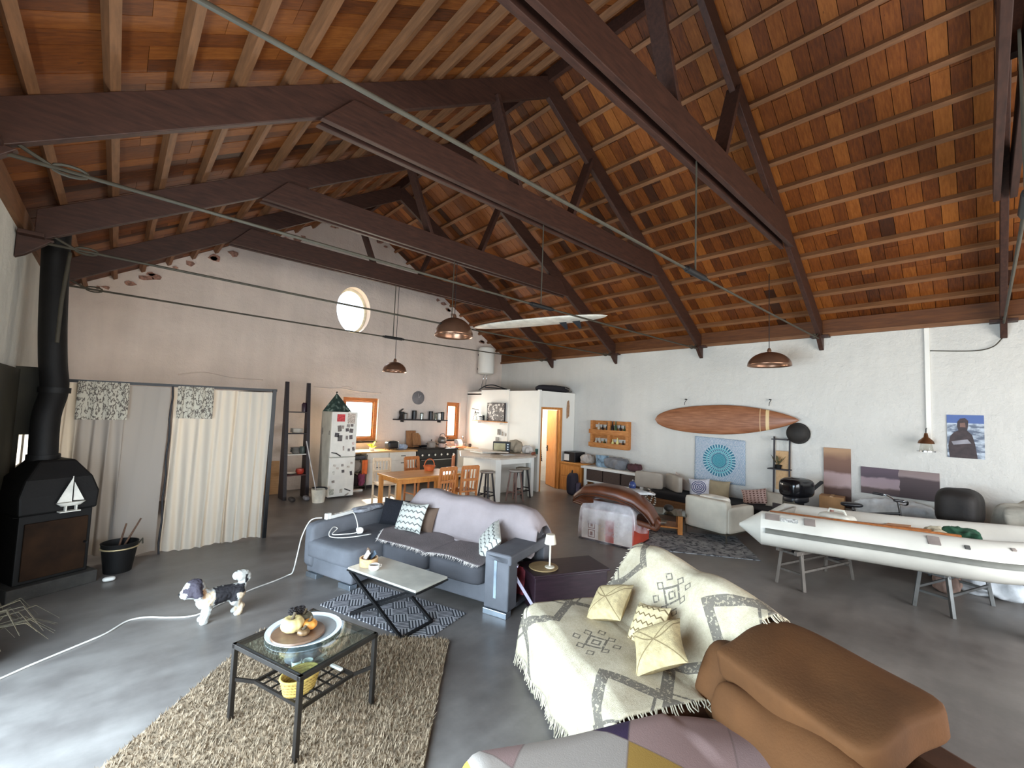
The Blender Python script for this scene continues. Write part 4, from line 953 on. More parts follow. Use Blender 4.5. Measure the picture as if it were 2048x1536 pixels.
t = tag(MB().tube([(-0.48, 6.70, 3.55), (-0.50, 6.62, 3.0), (-0.50, 6.6, 2.55)], 0.018, 6).build('damper_rod', steel, smooth=60), 'grey rod hanging in front of the black flue pipe', 'rod')
# dark olive screen behind the stove
pn = thing('fire_screen', 'dark olive board standing behind the stove against the left wall', 'screen', (-0.80, 7.14, 0), 0)
ol = mat('dark_olive_board', '#2e2a1c', 0.7, var=0.2, scale=3)
for A, B in (((-0.03, 0, 0), (0.24, 0.03, 1.10)), ((-0.03, 0, 1.10), (0.045, 0.03, 1.55)), ((0.15, 0, 1.10), (0.24, 0.03, 1.55)), ((-0.03, 0, 1.55), (0.24, 0.03, 2.30))): MB().b2(A, B).build('board', ol, pn, bevel=0.002)
sd = MB().b2((-0.83, 5.75, 0.0), (-0.79, 7.12, 2.27)).build('door_2', ol, bevel=0.006); tag(sd, kind='structure')
# model sailing boat on the stove ledge
sb = thing('model_sailboat', 'small white model sailing boat on the stove ledge', 'model boat', (-0.25, 6.38, 0.803), math.radians(20))
wm = mat('model_white', '#e3ddd0', 0.6)
MB().lathe([(0, -0.02), (0.03, -0.015), (0.045, 0.02), (0, 0.02)], (0, 0.04, 0.075), n=14, sx=2.6, sy=0.7).build('hull', wm, sb, smooth=60)
MB().cyl((0, 0.04, 0.09), (0, 0.04, 0.36), 0.004, n=6).build('mast', wm, sb)
MB().prism([(-0.10, 0.10), (0.012, 0.10), (0.008, 0.35)], -0.003, 0.003, T4(RX(PI/2), (-0.008, 0.04, 0))).build('mainsail', wm, sb)
MB().prism([(0.015, 0.11), (0.10, 0.105), (0.012, 0.30)], -0.003, 0.003, T4(RX(PI/2), (0, 0.04, 0))).build('jib', wm, sb)
for x in (-0.04, 0.04): MB().b2((x-0.006, 0.02, 0.005), (x+0.006, 0.06, 0.06)).build('stand_leg', wm, sb)
MB().b2((-0.09, 0.0, 0), (0.07, 0.08, 0.01)).build('stand_base', wm, sb, bevel=0.002)
o = MB().b2((-0.335, 0.02, 0.80), (0.0, 0.1, 0.802)).build('ledge', iron, st)
# bucket of sticks
bk = thing('ash_bucket', 'black metal ash bucket with a pale rim band beside the stove', 'bucket', (0.155, 6.80, 0))
MB().lathe([(0, 0), (0.125, 0), (0.165, 0.30), (0.172, 0.33), (0.16, 0.33), (0.12, 0.015), (0, 0.015)], n=24).build('pail', iron, bk, smooth=40)
MB().tube([(0.168*math.cos(a), 0.168*math.sin(a), 0.275) for a in [i*2*PI/24 for i in range(24)]], 0.009, 6, closed=True).build('rim_band', mat('pale_brass', '#c9b48a', 0.35, 0.5), bk, smooth=180)
MB().tube([(0.168, 0, 0.29), (0.20, 0.02, 0.33), (0.205, 0.03, 0.27)], 0.010, 6).build('ear', steel, bk, smooth=90)
for p, q, lab in (((0.13, 6.84, 0.12), (0.33, 6.93, 0.55), 'dark stick leaning out of the ash bucket to the right'), ((0.12, 6.80, 0.12), (0.20, 6.95, 0.50), 'short stick standing in the ash bucket against the curtain')):
    tag(MB().cyl(p, q, 0.013, 0.009, 7).build('stick', wood('bark_brown', '#4a3428', '#6b4d3a', 0.8), smooth=60), lab, 'stick')
tag(MB().soft((0.085, 6.47, 0.025), (0.11, 0.07, 0.045), 2.6, 5).build('white_scrap', white_paint, smooth=180, weld=True), 'small white scrap on the floor at the foot of the stove plinth', 'scrap')

# curtains
CYY = 7.27
cr = thing('curtain_rail', 'black curtain rail with end post in front of the left end of the gable wall', 'rail', (0, CYY, 0))
MB().bar((XL+0.02, 0, 2.17), (1.80, 0, 2.19), 0.03, 0.035).build('rail', blackm, cr)
MB().b2((1.74, -0.03, 0), (1.79, 0.03, 2.20)).build('post', blackm, cr, bevel=0.003)
MB().bar((1.77, 0.0, 2.19), (1.77, 2.9, 2.19), 0.03, 0.035).build('side_rail', blackm, cr)
MC = Mat('thin_curtain_cloth', 0.9); MC.color('#cfc5b7'); 
tr = MC.n('ShaderNodeBsdfTranslucent'); tr.inputs[0].default_value = lin('#f0e2cc'); mx = MC.n('ShaderNodeMixShader'); mx.inputs[0].default_value = 0.45
MC.link(MC.b.outputs[0], mx.inputs[1]); MC.link(tr.outputs[0], mx.inputs[2]); MC.link(mx.outputs[0], MC.nt.nodes['Material Output'].inputs[0])
MGc = Mat('grey_curtain_cloth', 0.9); MGc.color('#98918b')
tr = MGc.n('ShaderNodeBsdfTranslucent'); tr.inputs[0].default_value = lin('#b3a99c'); mx = MGc.n('ShaderNodeMixShader'); mx.inputs[0].default_value = 0.35
MGc.link(MGc.b.outputs[0], mx.inputs[1]); MGc.link(tr.outputs[0], mx.inputs[2]); MGc.link(mx.outputs[0], MGc.nt.nodes['Material Output'].inputs[0])
def curtain(label, x0, x1, z0, folds, amp, m_, seed, gap=(0, 0)):
    r = random.Random(seed); ph = [r.uniform(0, 6) for _ in range(4)]
    def fn(u, v):
        z = 2.152-(2.152-z0-0.015*math.sin(u*7+ph[0]))*v
        a = amp*(0.35+0.65*v)
        y = a*(math.sin(u*folds*2*PI+ph[1]) + 0.5*math.sin(u*folds*3.7+ph[2]+v*0.8)) + 0.02*math.sin(v*3+u*5)
        x = lerp(x0+gap[0]*v, x1+gap[1]*v, u) + 0.01*math.sin(v*4+u*20)
        return Vector((x, CYY+0.02+y, z))
    o = MB().grid(fn, 90, 16).build('curtain', m_, smooth=180); tag(o, label, 'curtain'); return o
curtain('pale narrow curtain beside the flue pipe at the far left of the rail', -0.70, -0.33, 0.02, 5, 0.022, MC.m, 1)
curtain('grey green curtain hanging behind the ash bucket', -0.36, 0.08, 0.10, 4, 0.030, MGc.m, 2, (0.0, 0.03))
curtain('flat grey curtain left of the dark gap between the two halves', 0.06, 0.52, 0.02, 1.2, 0.010, MGc.m, 3)
curtain('cream curtain right of the dark gap with deep folds', 0.57, 1.26, 0.0, 6, 0.026, MC.m, 4)
curtain('pale curtain at the black end post, falling to the floor', 1.24, 1.73, 0.02, 5, 0.022, MC.m, 5)
ML = Mat('printed_lace', 0.9); nz = ML.noise(26, 4, scl3=(1.2, 1, 0.45)); n2_ = ML.noise(9, 2)
ML.color(ML.mix((nz-0.5).abs().lt(0.035), '#b5ab99', '#564d45'))
for x0, x1, zb, lab in ((-0.34, 0.12, 1.72, 'printed lace valance pinned over the left curtains'), (0.60, 1.00, 1.75, 'printed lace valance pinned over the right curtains')):
    o = MB().grid(lambda u, v: Vector((lerp(x0, x1, u), CYY-0.070-0.012*math.sin(u*22)+0.045*(1-min(1,v*5)), 2.178-(2.178-zb)*v)), 30, 4).build('lace_valance', ML.m, smooth=180); tag(o, lab, 'valance')
# gap strings and the room behind
t = tag(MB().tube([(0.545+0.008*math.sin(k*1.7), CYY-0.045+(0.03 if k == 0 else 0), 2.17-k*0.1445) for k in range(16)], 0.012, 5).build('bead_string', mat('dark_bead', '#1e1a1c', 0.6), smooth=90), 'dark tie cord hanging down the gap between the curtains', 'cord')
t = thing('wardrobe', 'dark wardrobe standing behind the curtains', 'wardrobe', (-0.15, 9.9, 0))
MB().b2((-0.5, -0.3, 0), (0.5, 0.3, 1.9)).build('body', darkwood, t, bevel=0.01)
for x in (-0.25, 0.25): MB().b2((x-0.24, -0.325, 0.06), (x+0.24, -0.302, 1.86)).build('door', darkwood, t, bevel=0.004)

# dry grass plant at the left edge
t = thing('dry_grass_plant', 'dry spiky grass plant at the left edge of the photo', 'plant', (-0.66, 4.92, 0))
MB().lathe([(0, 0), (0.10, 0), (0.14, 0.16), (0.13, 0.16), (0.10, 0.02), (0, 0.02)], n=14).build('pot', mat('clay_pot', '#5b4a3e', 0.8), t, smooth=40)
gr = mat('dry_grass', '#463c2b', 0.8, var=0.25); rr = random.Random(5)
for k in range(40):
    a = rr.uniform(0, 2*PI); L = rr.uniform(0.22, 0.48)*(0.4 if math.cos(a) < -0.2 else 1.0); up = rr.uniform(0.25, 0.6); d = Vector((math.cos(a), math.sin(a), 0))
    p = [Vector((0, 0, 0.12))+d*0.03, Vector((0, 0, 0.12+up*0.5))+d*L*0.35, Vector((0, 0, 0.12+up*0.55))+d*L*0.7, Vector((0, 0, 0.10+up*0.25))+d*L]
    s = Vector((-d.y, d.x, 0)); w = (0.007, 0.008, 0.006, 0.001); vs = []
    for q, ww in zip(smooth_path(p, 1), w): vs += [q-s*ww, q+s*ww]
    MB().add(vs, [(0, 1, 3, 2), (2, 3, 5, 4), (4, 5, 7, 6)]).build('grass_blade', gr, t, solid=0.002)
# ================================================================== RUGS
def fabric(name, c, rough=0.9, var=0.08, bump=0.25, bs=160, scale=3, sheen=0.0):
    return mat(name, c, rough, 0, var, scale, bump, bs, 0.2)
# shaggy beige rug: slab + tufts
rg = thing('shag_rug', 'large beige shaggy rug under the iron coffee table', 'rug', (0, 0, 0))
RP = [(2.27, 3.17), (1.10, 4.32), (-0.62, 2.50), (0.62, 1.22)]
sand = mat('beige_pile', '#8d7b66', 0.95, var=0.22, scale=30, bump=0.8, bscale=90, spec=0.1)
MB().prism(RP[::-1], 0.002, 0.018).build('backing', sand, rg)
rr = random.Random(9); m = MB(); A, B, Cc, D = [Vector((p[0], p[1], 0)) for p in RP]
for k in range(26000):
    u, v = rr.random(), rr.random(); p = (A*(1-u)+B*u)*(1-v)+(D*(1-u)+Cc*u)*v
    if p.y < 1.6 or p.x < -0.45: continue
    a = rr.uniform(0, 2*PI); t_ = rr.uniform(0.2, 1.0); h = rr.uniform(0.018, 0.034); d = Vector((math.cos(a), math.sin(a), 0)); s = Vector((-d.y, d.x, 0))*rr.uniform(0.003, 0.006)
    q = p+Vector((0, 0, 0.016)); e = q+d*h*t_+Vector((0, 0, h))
    m.add([q-s, q+s, e], [(0, 1, 2)])
o = m.build('pile', sand, rg); o['kind'] = 'stuff'
# patterned flat rug
MR2 = Mat('diamond_weave', 0.9); x, y, z = MR2.sep(MR2.tc())
c1 = (x*5.0+y*5.0); c2 = (x*5.0-y*5.0)
chk = ((c1.fl()+c2.fl())*0.5).fr().gt(0.25)
s1 = (c1*5.0).fr().gt(0.5); s2 = (c2*5.0).fr().gt(0.5)
bl = s1*chk + s2*(1.0-chk)
MR2.color(MR2.mix(bl, '#2b2c33', '#a9a6a8')); MR2.bump(MR2.noise(300, 2), 0.3, 0.003)
o = MB().box((0, 0, 0.005), (1.32, 0.66, 0.008)).build('flat_rug', MR2.m); o.location = (2.17, 4.01, 0); o.rotation_euler = (0, 0, math.radians(-71.5)); tag(o, 'dark rug with diagonal diamond stripes under the slanted side table', 'rug')
# far rug
MR3 = Mat('faded_oriental_rug', 0.95); nz = MR3.noise(5, 4); n2_ = MR3.noise(14, 3); MR3.color(MR3.mix(n2_.gt(0.55), MR3.ramp(nz, [(0.35, '#75777a'), (0.6, '#a6a8a8')]), '#54575c'))
o = MB().box((0, 0, 0.006), (1.9, 1.25, 0.01)).build('faded_rug', MR3.m); o.location = (6.95, 3.35, 0); o.rotation_euler = (0, 0, math.radians(-55)); tag(o, 'faded grey blue rug under the pale armchair and low glass table', 'rug')

# ================================================================== GREY SOFA
U = Vector((0.300, -0.954, 0)); V = Vector((0.954, 0.300, 0)); P0 = Vector((1.75, 5.42, 0))
SR = math.atan2(U.y, U.x)
def sof(u, v, z=0): return P0+U*u+V*v+Vector((0, 0, z))
gs = thing('corner_sofa', 'grey corner sofa with chaise end and mauve throw in the middle of the room', 'sofa', P0, SR)
gf = fabric('slate_suede', '#67676b'); gd = fabric('dark_slate_suede', '#4a494c'); silver = mat('brushed_silver_foot', '#b9c2cb', 0.3, 0.9)
MB().b2((0.02, 0.03, 0.06), (0.80, 1.25, 0.24)).build('chaise_base', gf, gs, bevel=0.02)
MB().soft((0.42, 0.56, 0.335), (0.82, 1.18, 0.21), 9, 8, puff=0.10).build('chaise_cushion', gf, gs, smooth=180, weld=True)
MB().soft((0.075, 0.62, 0.36), (0.15, 1.26, 0.52), 10, 8).build('left_arm', gf, gs, smooth=180, weld=True)
MB().b2((0.80, 0.50, 0.06), (2.24, 1.30, 0.26)).build('base', gf, gs, bevel=0.02)
for x0, x1 in ((0.83, 1.51), (1.53, 2.22)): MB().soft(((x0+x1)/2, 0.74, 0.345), (x1-x0, 0.72, 0.20), 9, 8, puff=0.12).build('seat_cushion', gd, gs, smooth=180, weld=True)
MB().b2((0.15, 1.22, 0.06), (2.46, 1.38, 0.62)).build('back_frame', gf, gs, bevel=0.03)
for x0, x1, zt in ((0.62, 1.28, 0.91), (1.26, 1.90, 0.88), (1.88, 2.48, 0.85)):
    MB().soft(((x0+x1)/2, 1.20, (zt+0.38)/2), (x1-x0, 0.20, zt-0.42), 5, 8, M=RX(-0.12)).build('back_cushion', gd, gs, smooth=180, weld=True)
# right arm, hollow towards the outside
m = MB(); m.b2((2.24, 0.44, 0.06), (2.52, 0.62, 0.585)); m.build('arm_front', gf, gs, bevel=0.015)
m = MB(); m.b2((2.24, 0.44, 0.50), (2.54, 1.36, 0.60)); m.build('arm_top', gf, gs, bevel=0.02)
m = MB(); m.b2((2.24, 1.22, 0.06), (2.52, 1.36, 0.52)); m.build('arm_rear', gf, gs, bevel=0.01)
m = MB(); m.b2((2.24, 0.62, 0.06), (2.52, 1.22, 0.10)); m.b2((2.24, 0.62, 0.10), (2.26, 1.22, 0.50)); m.build('arm_niche', gd, gs)
MB().b2((2.355, 0.432, 0.17), (2.385, 0.442, 0.53)).build('pale_strip', mat('pale_blue_metal', '#cfe0f0', 0.2, 0.6), gs)  # narrow pale blue metallic strip down the arm front
for x0, x1, y in ((0.03, 0.22, 0.02), (0.60, 0.79, 0.02), (2.24, 2.51, 0.43)): MB().b2((x0, y, 0.0), (x1, y+0.10, 0.055)).build('foot', silver, gs, bevel=0.004)
# mauve throw over the back (lies on the sofa: its own thing)
rr = random.Random(2)
def path_pt(pts, t):
    L = [0]
    for i in range(len(pts)-1): L.append(L[-1]+math.dist(pts[i], pts[i+1]))
    d = t*L[-1]
    for i in range(len(pts)-1):
        if d <= L[i+1] or i == len(pts)-2:
            k = (d-L[i])/max(1e-9, L[i+1]-L[i]); return [lerp(a, b, k) for a, b in zip(pts[i], pts[i+1])]
def throwf(u, v):
    x = lerp(0.50, 2.52, u)
    zt = 0.955 - 0.065*u - 0.028*abs(math.sin((x-0.62)/0.63*PI))*0 + 0.022*math.cos((x-0.95)/0.63*2*PI)
    if u < 0.12: zt -= 0.30*(1-u/0.12)**1.4
    if u > 0.93: zt -= 0.14*((u-0.93)/0.07)**1.5
    yb = 1.02
    prof = [(0.90, 0.458), (0.975, 0.475), (yb-0.005, 0.56), (yb+0.03, 0.72), (yb+0.07, zt-0.05), (yb+0.13, zt), (1.26, zt-0.005), (1.34, zt-0.06), (1.41, 0.60), (1.43, 0.30)]
    y, z = path_pt(prof, v)
    z += 0.006*math.sin(x*9+v*6); y += 0.010*math.sin(x*6+v*9)
    return Vector((x, y, z))
o = MB().grid(throwf, 60, 44).build('mauve_throw', fabric('mauve_fleece', '#958988', var=0.06, bump=0.2, bs=60), smooth=180, solid=0.012); o.location = P0; o.rotation_euler = (0, 0, SR)
tag(o, 'smooth mauve grey throw draped over the back of the grey sofa', 'throw')
def seatcov(u, v):
    x = lerp(0.55, 2.22, u); y = lerp(0.37+0.012*math.sin(x*11), 1.0, v)
    if x < 0.8: y = max(y, 0.37+ (0.8-x)*1.3)
    gap = 0.016*math.exp(-((x-1.52)/0.03)**2)
    return Vector((x, y, 0.468+0.006*math.sin(x*7+y*5)-gap+0.010*(1-((x-0.83) % 0.69-0.345)**2/0.12)))
o = MB().grid(seatcov, 60, 16).build('seat_cover', fabric('shaded_seat_cloth', '#7d7474', bump=0.5, bs=80), smooth=180, solid=0.008); o.location = P0; o.rotation_euler = (0, 0, SR); tag(o, 'shade darkened seat cover with frayed edge on the grey sofa seats', 'seat cover')  # same cloth as the throw, colour darkened for how light falls
m = MB()
for k in range(240):
    u = rr.random(); p = seatcov(u, 0); q = p+Vector((rr.uniform(-0.02, 0.02), -rr.uniform(0.012, 0.04), -rr.uniform(0.0, 0.03)))
    m.add([p+Vector((-0.003, 0, 0.006)), p+Vector((0.003, 0, 0.006)), q], [(0, 1, 2)])
f_ = m.build('fringe', mat('frayed_white_thread', '#d5ccc4', 0.9), o, solid=0.002); f_['kind'] = 'stuff'
# scatter cushions
def cushion_mat(name, base, line, kind):
    M = Mat(name, 0.9, spec=0.2); u, v, w = M.sep(M.tc('UV'))
    if kind == 'zig':
        tri = ((u*6.0).fr()-0.5).abs(); s = (v*5.0+tri*0.7).fr(); msk = (s-0.5).abs().lt(0.10)
    elif kind == 'dots':
        a = (u*7.0).fr()-0.5; b = (v*7.0).fr()-0.5; msk = (a*a+b*b).lt(0.07)
    elif kind == 'cross':
        d1 = (u-v).abs(); d2 = (u+v-1.0).abs(); d3 = (v-0.5-((u-0.5)*(u-0.5))*1.6).abs(); d4 = (u-0.5-((v-0.5)*(v-0.5))*1.6).abs()
        msk = d1.mn(d2).mn(d3).lt(0.018)
    elif kind == 'rose':
        a = u-0.5; b = v-0.5; r = (a*a+b*b).sq(); msk = ((r*11.0).fr().gt(0.5))*(r.lt(0.36))
    nz = M.noise(30, 3)
    M.color(M.mix(msk, M.ramp(nz, [(0.3, shade(base, 0.9)), (0.7, shade(base, 1.06))]), line)); M.bump(M.noise(120, 2)+msk*0.5, 0.5, 0.006)
    MATS[name] = M.m; return M.m
def cushion(label, loc, w, h, t, M3, mt, cat='cushion', name='scatter_cushion'):
    m = MB().pillow(w, h, t, M3); o = m.build(name, mt, smooth=180, weld=False); o.location = loc; tag(o, label, cat); return o
def face(n, roll=0.0):
    """rotation taking +Z to direction n, local y kept upward"""
    n = Vector(n).normalized(); up = Vector((0, 0, 1)); x = up.cross(n).normalized(); y = n.cross(x)
    return Matrix((x, y, n)).transposed() @ RZ(roll)
zig = cushion_mat('zigzag_cushion', '#bebcb2', '#5b5a58', 'zig')
cushion('white cushion with grey zigzag bands leaning on the mauve throw, left end of the sofa', sof(0.83, 0.88, 0.635), 0.44, 0.37, 0.14, face((-0.90, -0.25, 0.45), 0.05), zig)
cushion('white and grey woven cushion slumped in the right corner of the grey sofa', sof(2.06, 0.80, 0.585), 0.44, 0.34, 0.13, face((-0.75, 0.35, 0.60), -0.35), zig)
cushion('black fluffy cushion in the left corner of the grey sofa', sof(0.42, 1.06, 0.60), 0.50, 0.36, 0.18, face((-0.8, -0.45, 0.35)), mat('black_fur', '#121118', 0.95, bump=1.0, bscale=60))
cushion('brown cushion half hidden behind the zigzag cushion', sof(0.92, 1.00, 0.60), 0.42, 0.34, 0.12, face((-0.92, -0.25, 0.35)), fabric('brown_velvet', '#5c4a3e'))
# extension lead on the chaise arm
t = thing('power_strip', 'white power strip on the left arm of the grey sofa', 'power strip', sof(0.075, 0.42, 0.622), SR+PI/2+0.1)
MB().b2((-0.19, -0.03, 0), (0.19, 0.03, 0.04)).build('strip_body', white_paint, t, bevel=0.006)
for k in range(4): MB().cyl((-0.12+k*0.08, 0, 0.038), (-0.12+k*0.08, 0, 0.043), 0.02, n=10).build('socket', mat('socket_grey', '#8e8b86', 0.5), t)
m = MB(); m.b2((-0.23, -0.025, 0.0), (-0.16, 0.025, 0.07)); m.build('plug', white_paint, t, bevel=0.008)
pts = [sof(0.05, 0.18, 0.64), sof(-0.02, 0.08, 0.62), sof(-0.05, 0.0, 0.45), sof(-0.07, -0.03, 0.25), sof(-0.09, -0.06, 0.05), sof(-0.12, -0.10, 0.012), Vector((1.45, 5.42, 0.008)), Vector((1.19, 5.31, 0.007)), Vector((0.90, 5.12, 0.007)), Vector((0.69, 4.99, 0.007)), Vector((0.50, 5.08, 0.007)), Vector((0.36, 5.20, 0.007)), Vector((0.22, 5.22, 0.007)), Vector((0.08, 5.05, 0.007)), Vector((-0.10, 4.93, 0.007)), Vector((-0.32, 4.79, 0.007)), Vector((-0.50, 4.66, 0.007)), Vector((-0.8, 4.5, 0.007))]
o = MB().tube(smooth_path(pts, 5), 0.0075, 6).build('extension_lead', mat('white_cable', '#d9d3ca', 0.5), smooth=180); tag(o, 'white extension lead from the sofa arm across the floor to the left opening', 'cable')
pts = [sof(0.10, 0.55, 0.645), sof(0.20, 0.52, 0.66), sof(0.33, 0.46, 0.60), sof(0.38, 0.44, 0.52), sof(0.40, 0.40, 0.475), sof(0.30, 0.30, 0.462), sof(0.20, 0.22, 0.462), sof(0.16, 0.32, 0.50), sof(0.16, 0.26, 0.53), sof(0.22, 0.16, 0.49), sof(0.30, 0.14, 0.463), sof(0.46, 0.26, 0.463), sof(0.55, 0.50, 0.463)]
o = MB().tube(smooth_path(pts, 5), 0.0065, 6).build('charger_cable', MATS['white_cable'], smooth=180); tag(o, 'thin white charger cable looping over the chaise seat', 'cable')
o = MB().soft((0, 0, 0.035), (0.09, 0.07, 0.07), 2.6, 5, jit=0.008).build('charger', plate_m, smooth=180, weld=True); o.location = sof(0.40, 0.46, 0.455); tag(o, 'small white charger block on the chaise seat', 'charger')
o = MB().soft((0, 0, 0.03), (0.50, 0.16, 0.06), 3, 8, jit=0.008, seed=4).build('striped_towel', None or mat('grey_stripe_cloth', '#8d8d92', 0.9, var=0.25, scale=25), smooth=180, weld=True); o.location = sof(0.09, 0.85, 0.622); o.rotation_euler = (0, 0, SR+PI/2); tag(o, 'folded grey cloth on the left arm of the sofa behind the power strip', 'cloth')
# books in the arm niche
for k, (c, lab) in enumerate((('#7a2a33', 'dark red magazine'), ('#3a2530', 'plum magazine'), ('#8b8489', 'grey magazine'), ('#5a2b2b', 'maroon magazine'))):
    o = MB().box((0, 0, 0.14), (0.20, 0.02, 0.27)).build('magazine', mat('mag_'+c.strip('#'), c, 0.5, var=0.3, scale=20), bevel=0.002); o.location = sof(2.40, 0.80+k*0.06, 0.102); o.rotation_euler = (0.12*(k-1), 0, SR); tag(o, lab+' standing in the hollow right arm of the grey sofa', 'magazine')

# slanted side table with a zig frame
ta = thing('slanted_side_table', 'slim pale topped side table on crossed black metal frames', 'side table', (2.07, 3.78, 0), math.radians(-75))
MB().b2((-0.45, -0.205, 0.435), (0.45, 0.205, 0.455)).build('table_top', mat('pale_concrete_top', '#a9a79d', 0.35, var=0.1, scale=4), ta, bevel=0.003)
MB().b2((-0.46, -0.21, 0.42), (0.46, 0.21, 0.435)).build('top_rim', blackm, ta, bevel=0.003)
for xa, xb, w in ((-0.43, 0.30, 0.19), (0.43, -0.42, 0.16)):
    m = MB(); z0, z1 = 0.013, 0.42
    for y in (-w, w): m.bar((xa, y, z1), (xb, y, z0), 0.025, 0.025)
    m.bar((xb, -w, z0+0.002), (xb, w, z0+0.002), 0.025, 0.025); m.bar((xa, -w, z1), (xa, w, z1), 0.025, 0.025)
    m.build('leg_frame', blackm, ta)
def onta(x, y, z=0.456): 
    c, s = math.cos(math.radians(-75)), math.sin(math.radians(-75)); return Vector((2.07+x*c-y*s, 3.78+x*s+y*c, z))
t = thing('wooden_bowl', 'pale wooden pot holding remotes at the left end of the slanted table', 'bowl', onta(-0.34, -0.05))
MB().lathe([(0, 0), (0.085, 0), (0.088, 0.075), (0.075, 0.075), (0.07, 0.01), (0, 0.01)], n=24).build('bowl_body', wood('maple_wood', '#b98d5c', '#dcb586', 0.4), t, smooth=40)
for dx, dy, ry, c, lab in ((-0.02, 0.0, 0.5, '#6d5a4c', 'brown remote control sticking out of the wooden pot'), (0.03, 0.02, 0.95, '#4a5560', 'blue grey remote control resting on the rim of the wooden pot'), (0.0, -0.03, 0.8, '#d9d2c8', 'white remote control in the wooden pot')):
    o = MB().box((0, 0, 0), (0.045, 0.018, 0.17)).build('remote_control', mat('remote_'+c.strip('#'), c, 0.4), bevel=0.006); o.location = onta(-0.34+dx, -0.05+dy, 0.456+0.095); o.rotation_euler = (0.3, ry, SR); tag(o, lab, 'remote control')
t = thing('coffee_cup', 'white coffee cup beside the wooden pot on the slanted table', 'cup', onta(-0.20, -0.10))
MB().lathe([(0, 0), (0.035, 0), (0.05, 0.015), (0.05, 0.05), (0.044, 0.05), (0.04, 0.01), (0, 0.01)], n=20).build('cup_body', plate_m, t, smooth=40)
MB().lathe([(0.043, 0.04), (0.0, 0.041)], n=20).build('coffee', mat('coffee', '#3a2a20', 0.2), t)
MB().tube([(0.048, 0, 0.042), (0.075, 0, 0.036), (0.07, 0, 0.02), (0.05, 0, 0.015)], 0.005, 5).build('handle', plate_m, t, smooth=90)

# ================================================================== IRON COFFEE TABLE
CT = thing('coffee_table', 'black iron coffee table with glass top and grid shelf on the shaggy rug', 'coffee table', (1.035, 3.02, 0), math.radians(19.1))
ir = mat('bronze_black_iron', '#2b2622', 0.45, 0.5, var=0.15)
hw, hd, zt = 0.278, 0.318, 0.478
for x in (-hw, hw):
    for y in (-hd, hd): MB().b2((x-0.014, y-0.014, 0.012), (x+0.014, y+0.014, zt)).build('leg', ir, CT, bevel=0.003)
for A, B in (((-hw-0.014, -hd-0.014, zt-0.028), (hw+0.014, -hd+0.014, zt)), ((-hw-0.014, hd-0.014, zt-0.028), (hw+0.014, hd+0.014, zt)), ((-hw-0.014, -hd, zt-0.028), (-hw+0.014, hd, zt)), ((hw-0.014, -hd, zt-0.028), (hw+0.014, hd, zt))): MB().b2(A, B).build('top_rail', ir, CT, bevel=0.002)
MB().b2((-hw+0.002, -hd+0.002, zt-0.004), (hw-0.002, hd-0.002, zt+0.004)).build('glass_top', thin_glass('table_thin_glass', '#d7e4e4'), CT)
zs = 0.225
for s in (-1, 1): MB().bar((-hw, s*hd, zs+0.035), (-hw+0.09, s*hd*0.72, zs), 0.014, 0.02).build('shelf_rail', ir, CT); MB().bar((hw, s*hd, zs+0.035), (hw-0.09, s*hd*0.72, zs), 0.014, 0.02).build('shelf_rail', ir, CT)
for A, B in (((-hw+0.09, -hd*0.72), (hw-0.09, -hd*0.72)), ((-hw+0.09, hd*0.72), (hw-0.09, hd*0.72)), ((-hw+0.09, -hd*0.72), (-hw+0.09, hd*0.72)), ((hw-0.09, -hd*0.72), (hw-0.09, hd*0.72))): MB().bar((A[0], A[1], zs), (B[0], B[1], zs), 0.016, 0.02).build('shelf_rail', ir, CT)
for k in range(4):
    x = -0.117+k*0.078; MB().bar((x, -hd*0.72, zs), (x, hd*0.72, zs), 0.008, 0.008).build('grid_bar', ir, CT)
for k in range(5):
    y = -0.156+k*0.078; MB().bar((-hw+0.09, y, zs+0.006), (hw-0.09, y, zs+0.006), 0.008, 0.008).build('grid_bar', ir, CT)
for c in ((0.0, 0.0), (-0.07, -0.12), (0.07, 0.12)):
    m = MB(); m.tube([(c[0]+0.05*math.cos(a), c[1]+0.05*math.sin(a), zs+0.012) for a in [i*PI/2 for i in range(4)]], 0.006, 5, closed=True); m.build('diamond_ornament', ir, CT)
def onct(x, y, z): 
    c, s = math.cos(math.radians(19.1)), math.sin(math.radians(19.1)); return Vector((1.035+x*c-y*s, 3.02+x*s+y*c, z))
# reflection disc, and the board with gourds
ty = thing('glare_disc', 'disc added as white platter with dark inner line on the glass top', 'glare', onct(0.04, 0.09, zt+0.006))  # solid disc shaped for a bright reflection in the glass top
gl = mat('glare_white', '#dfe8ea', 0.12, var=0.02)
MB().lathe([(0, 0), (0.20, 0), (0.235, 0.012), (0.235, 0.016), (0.20, 0.006), (0, 0.006)], n=48).build('glare', gl, ty, smooth=40)
MB().lathe([(0.195, 0.0075), (0.20, 0.008)], n=48).build('glare_line', mat('grey_line', '#7f8688', 0.3), ty)
wt = thing('wooden_board_round', 'round brown wooden board under the pumpkins on the glass table', 'board', onct(-0.02, 0.07, zt+0.013))
MB().lathe([(0, 0), (0.155, 0), (0.165, 0.008), (0.16, 0.018), (0, 0.016)], n=40).build('board', wood('smoked_oak', '#5d4636', '#7a5f4b', 0.35, (2, 9, 9)), wt, smooth=40)
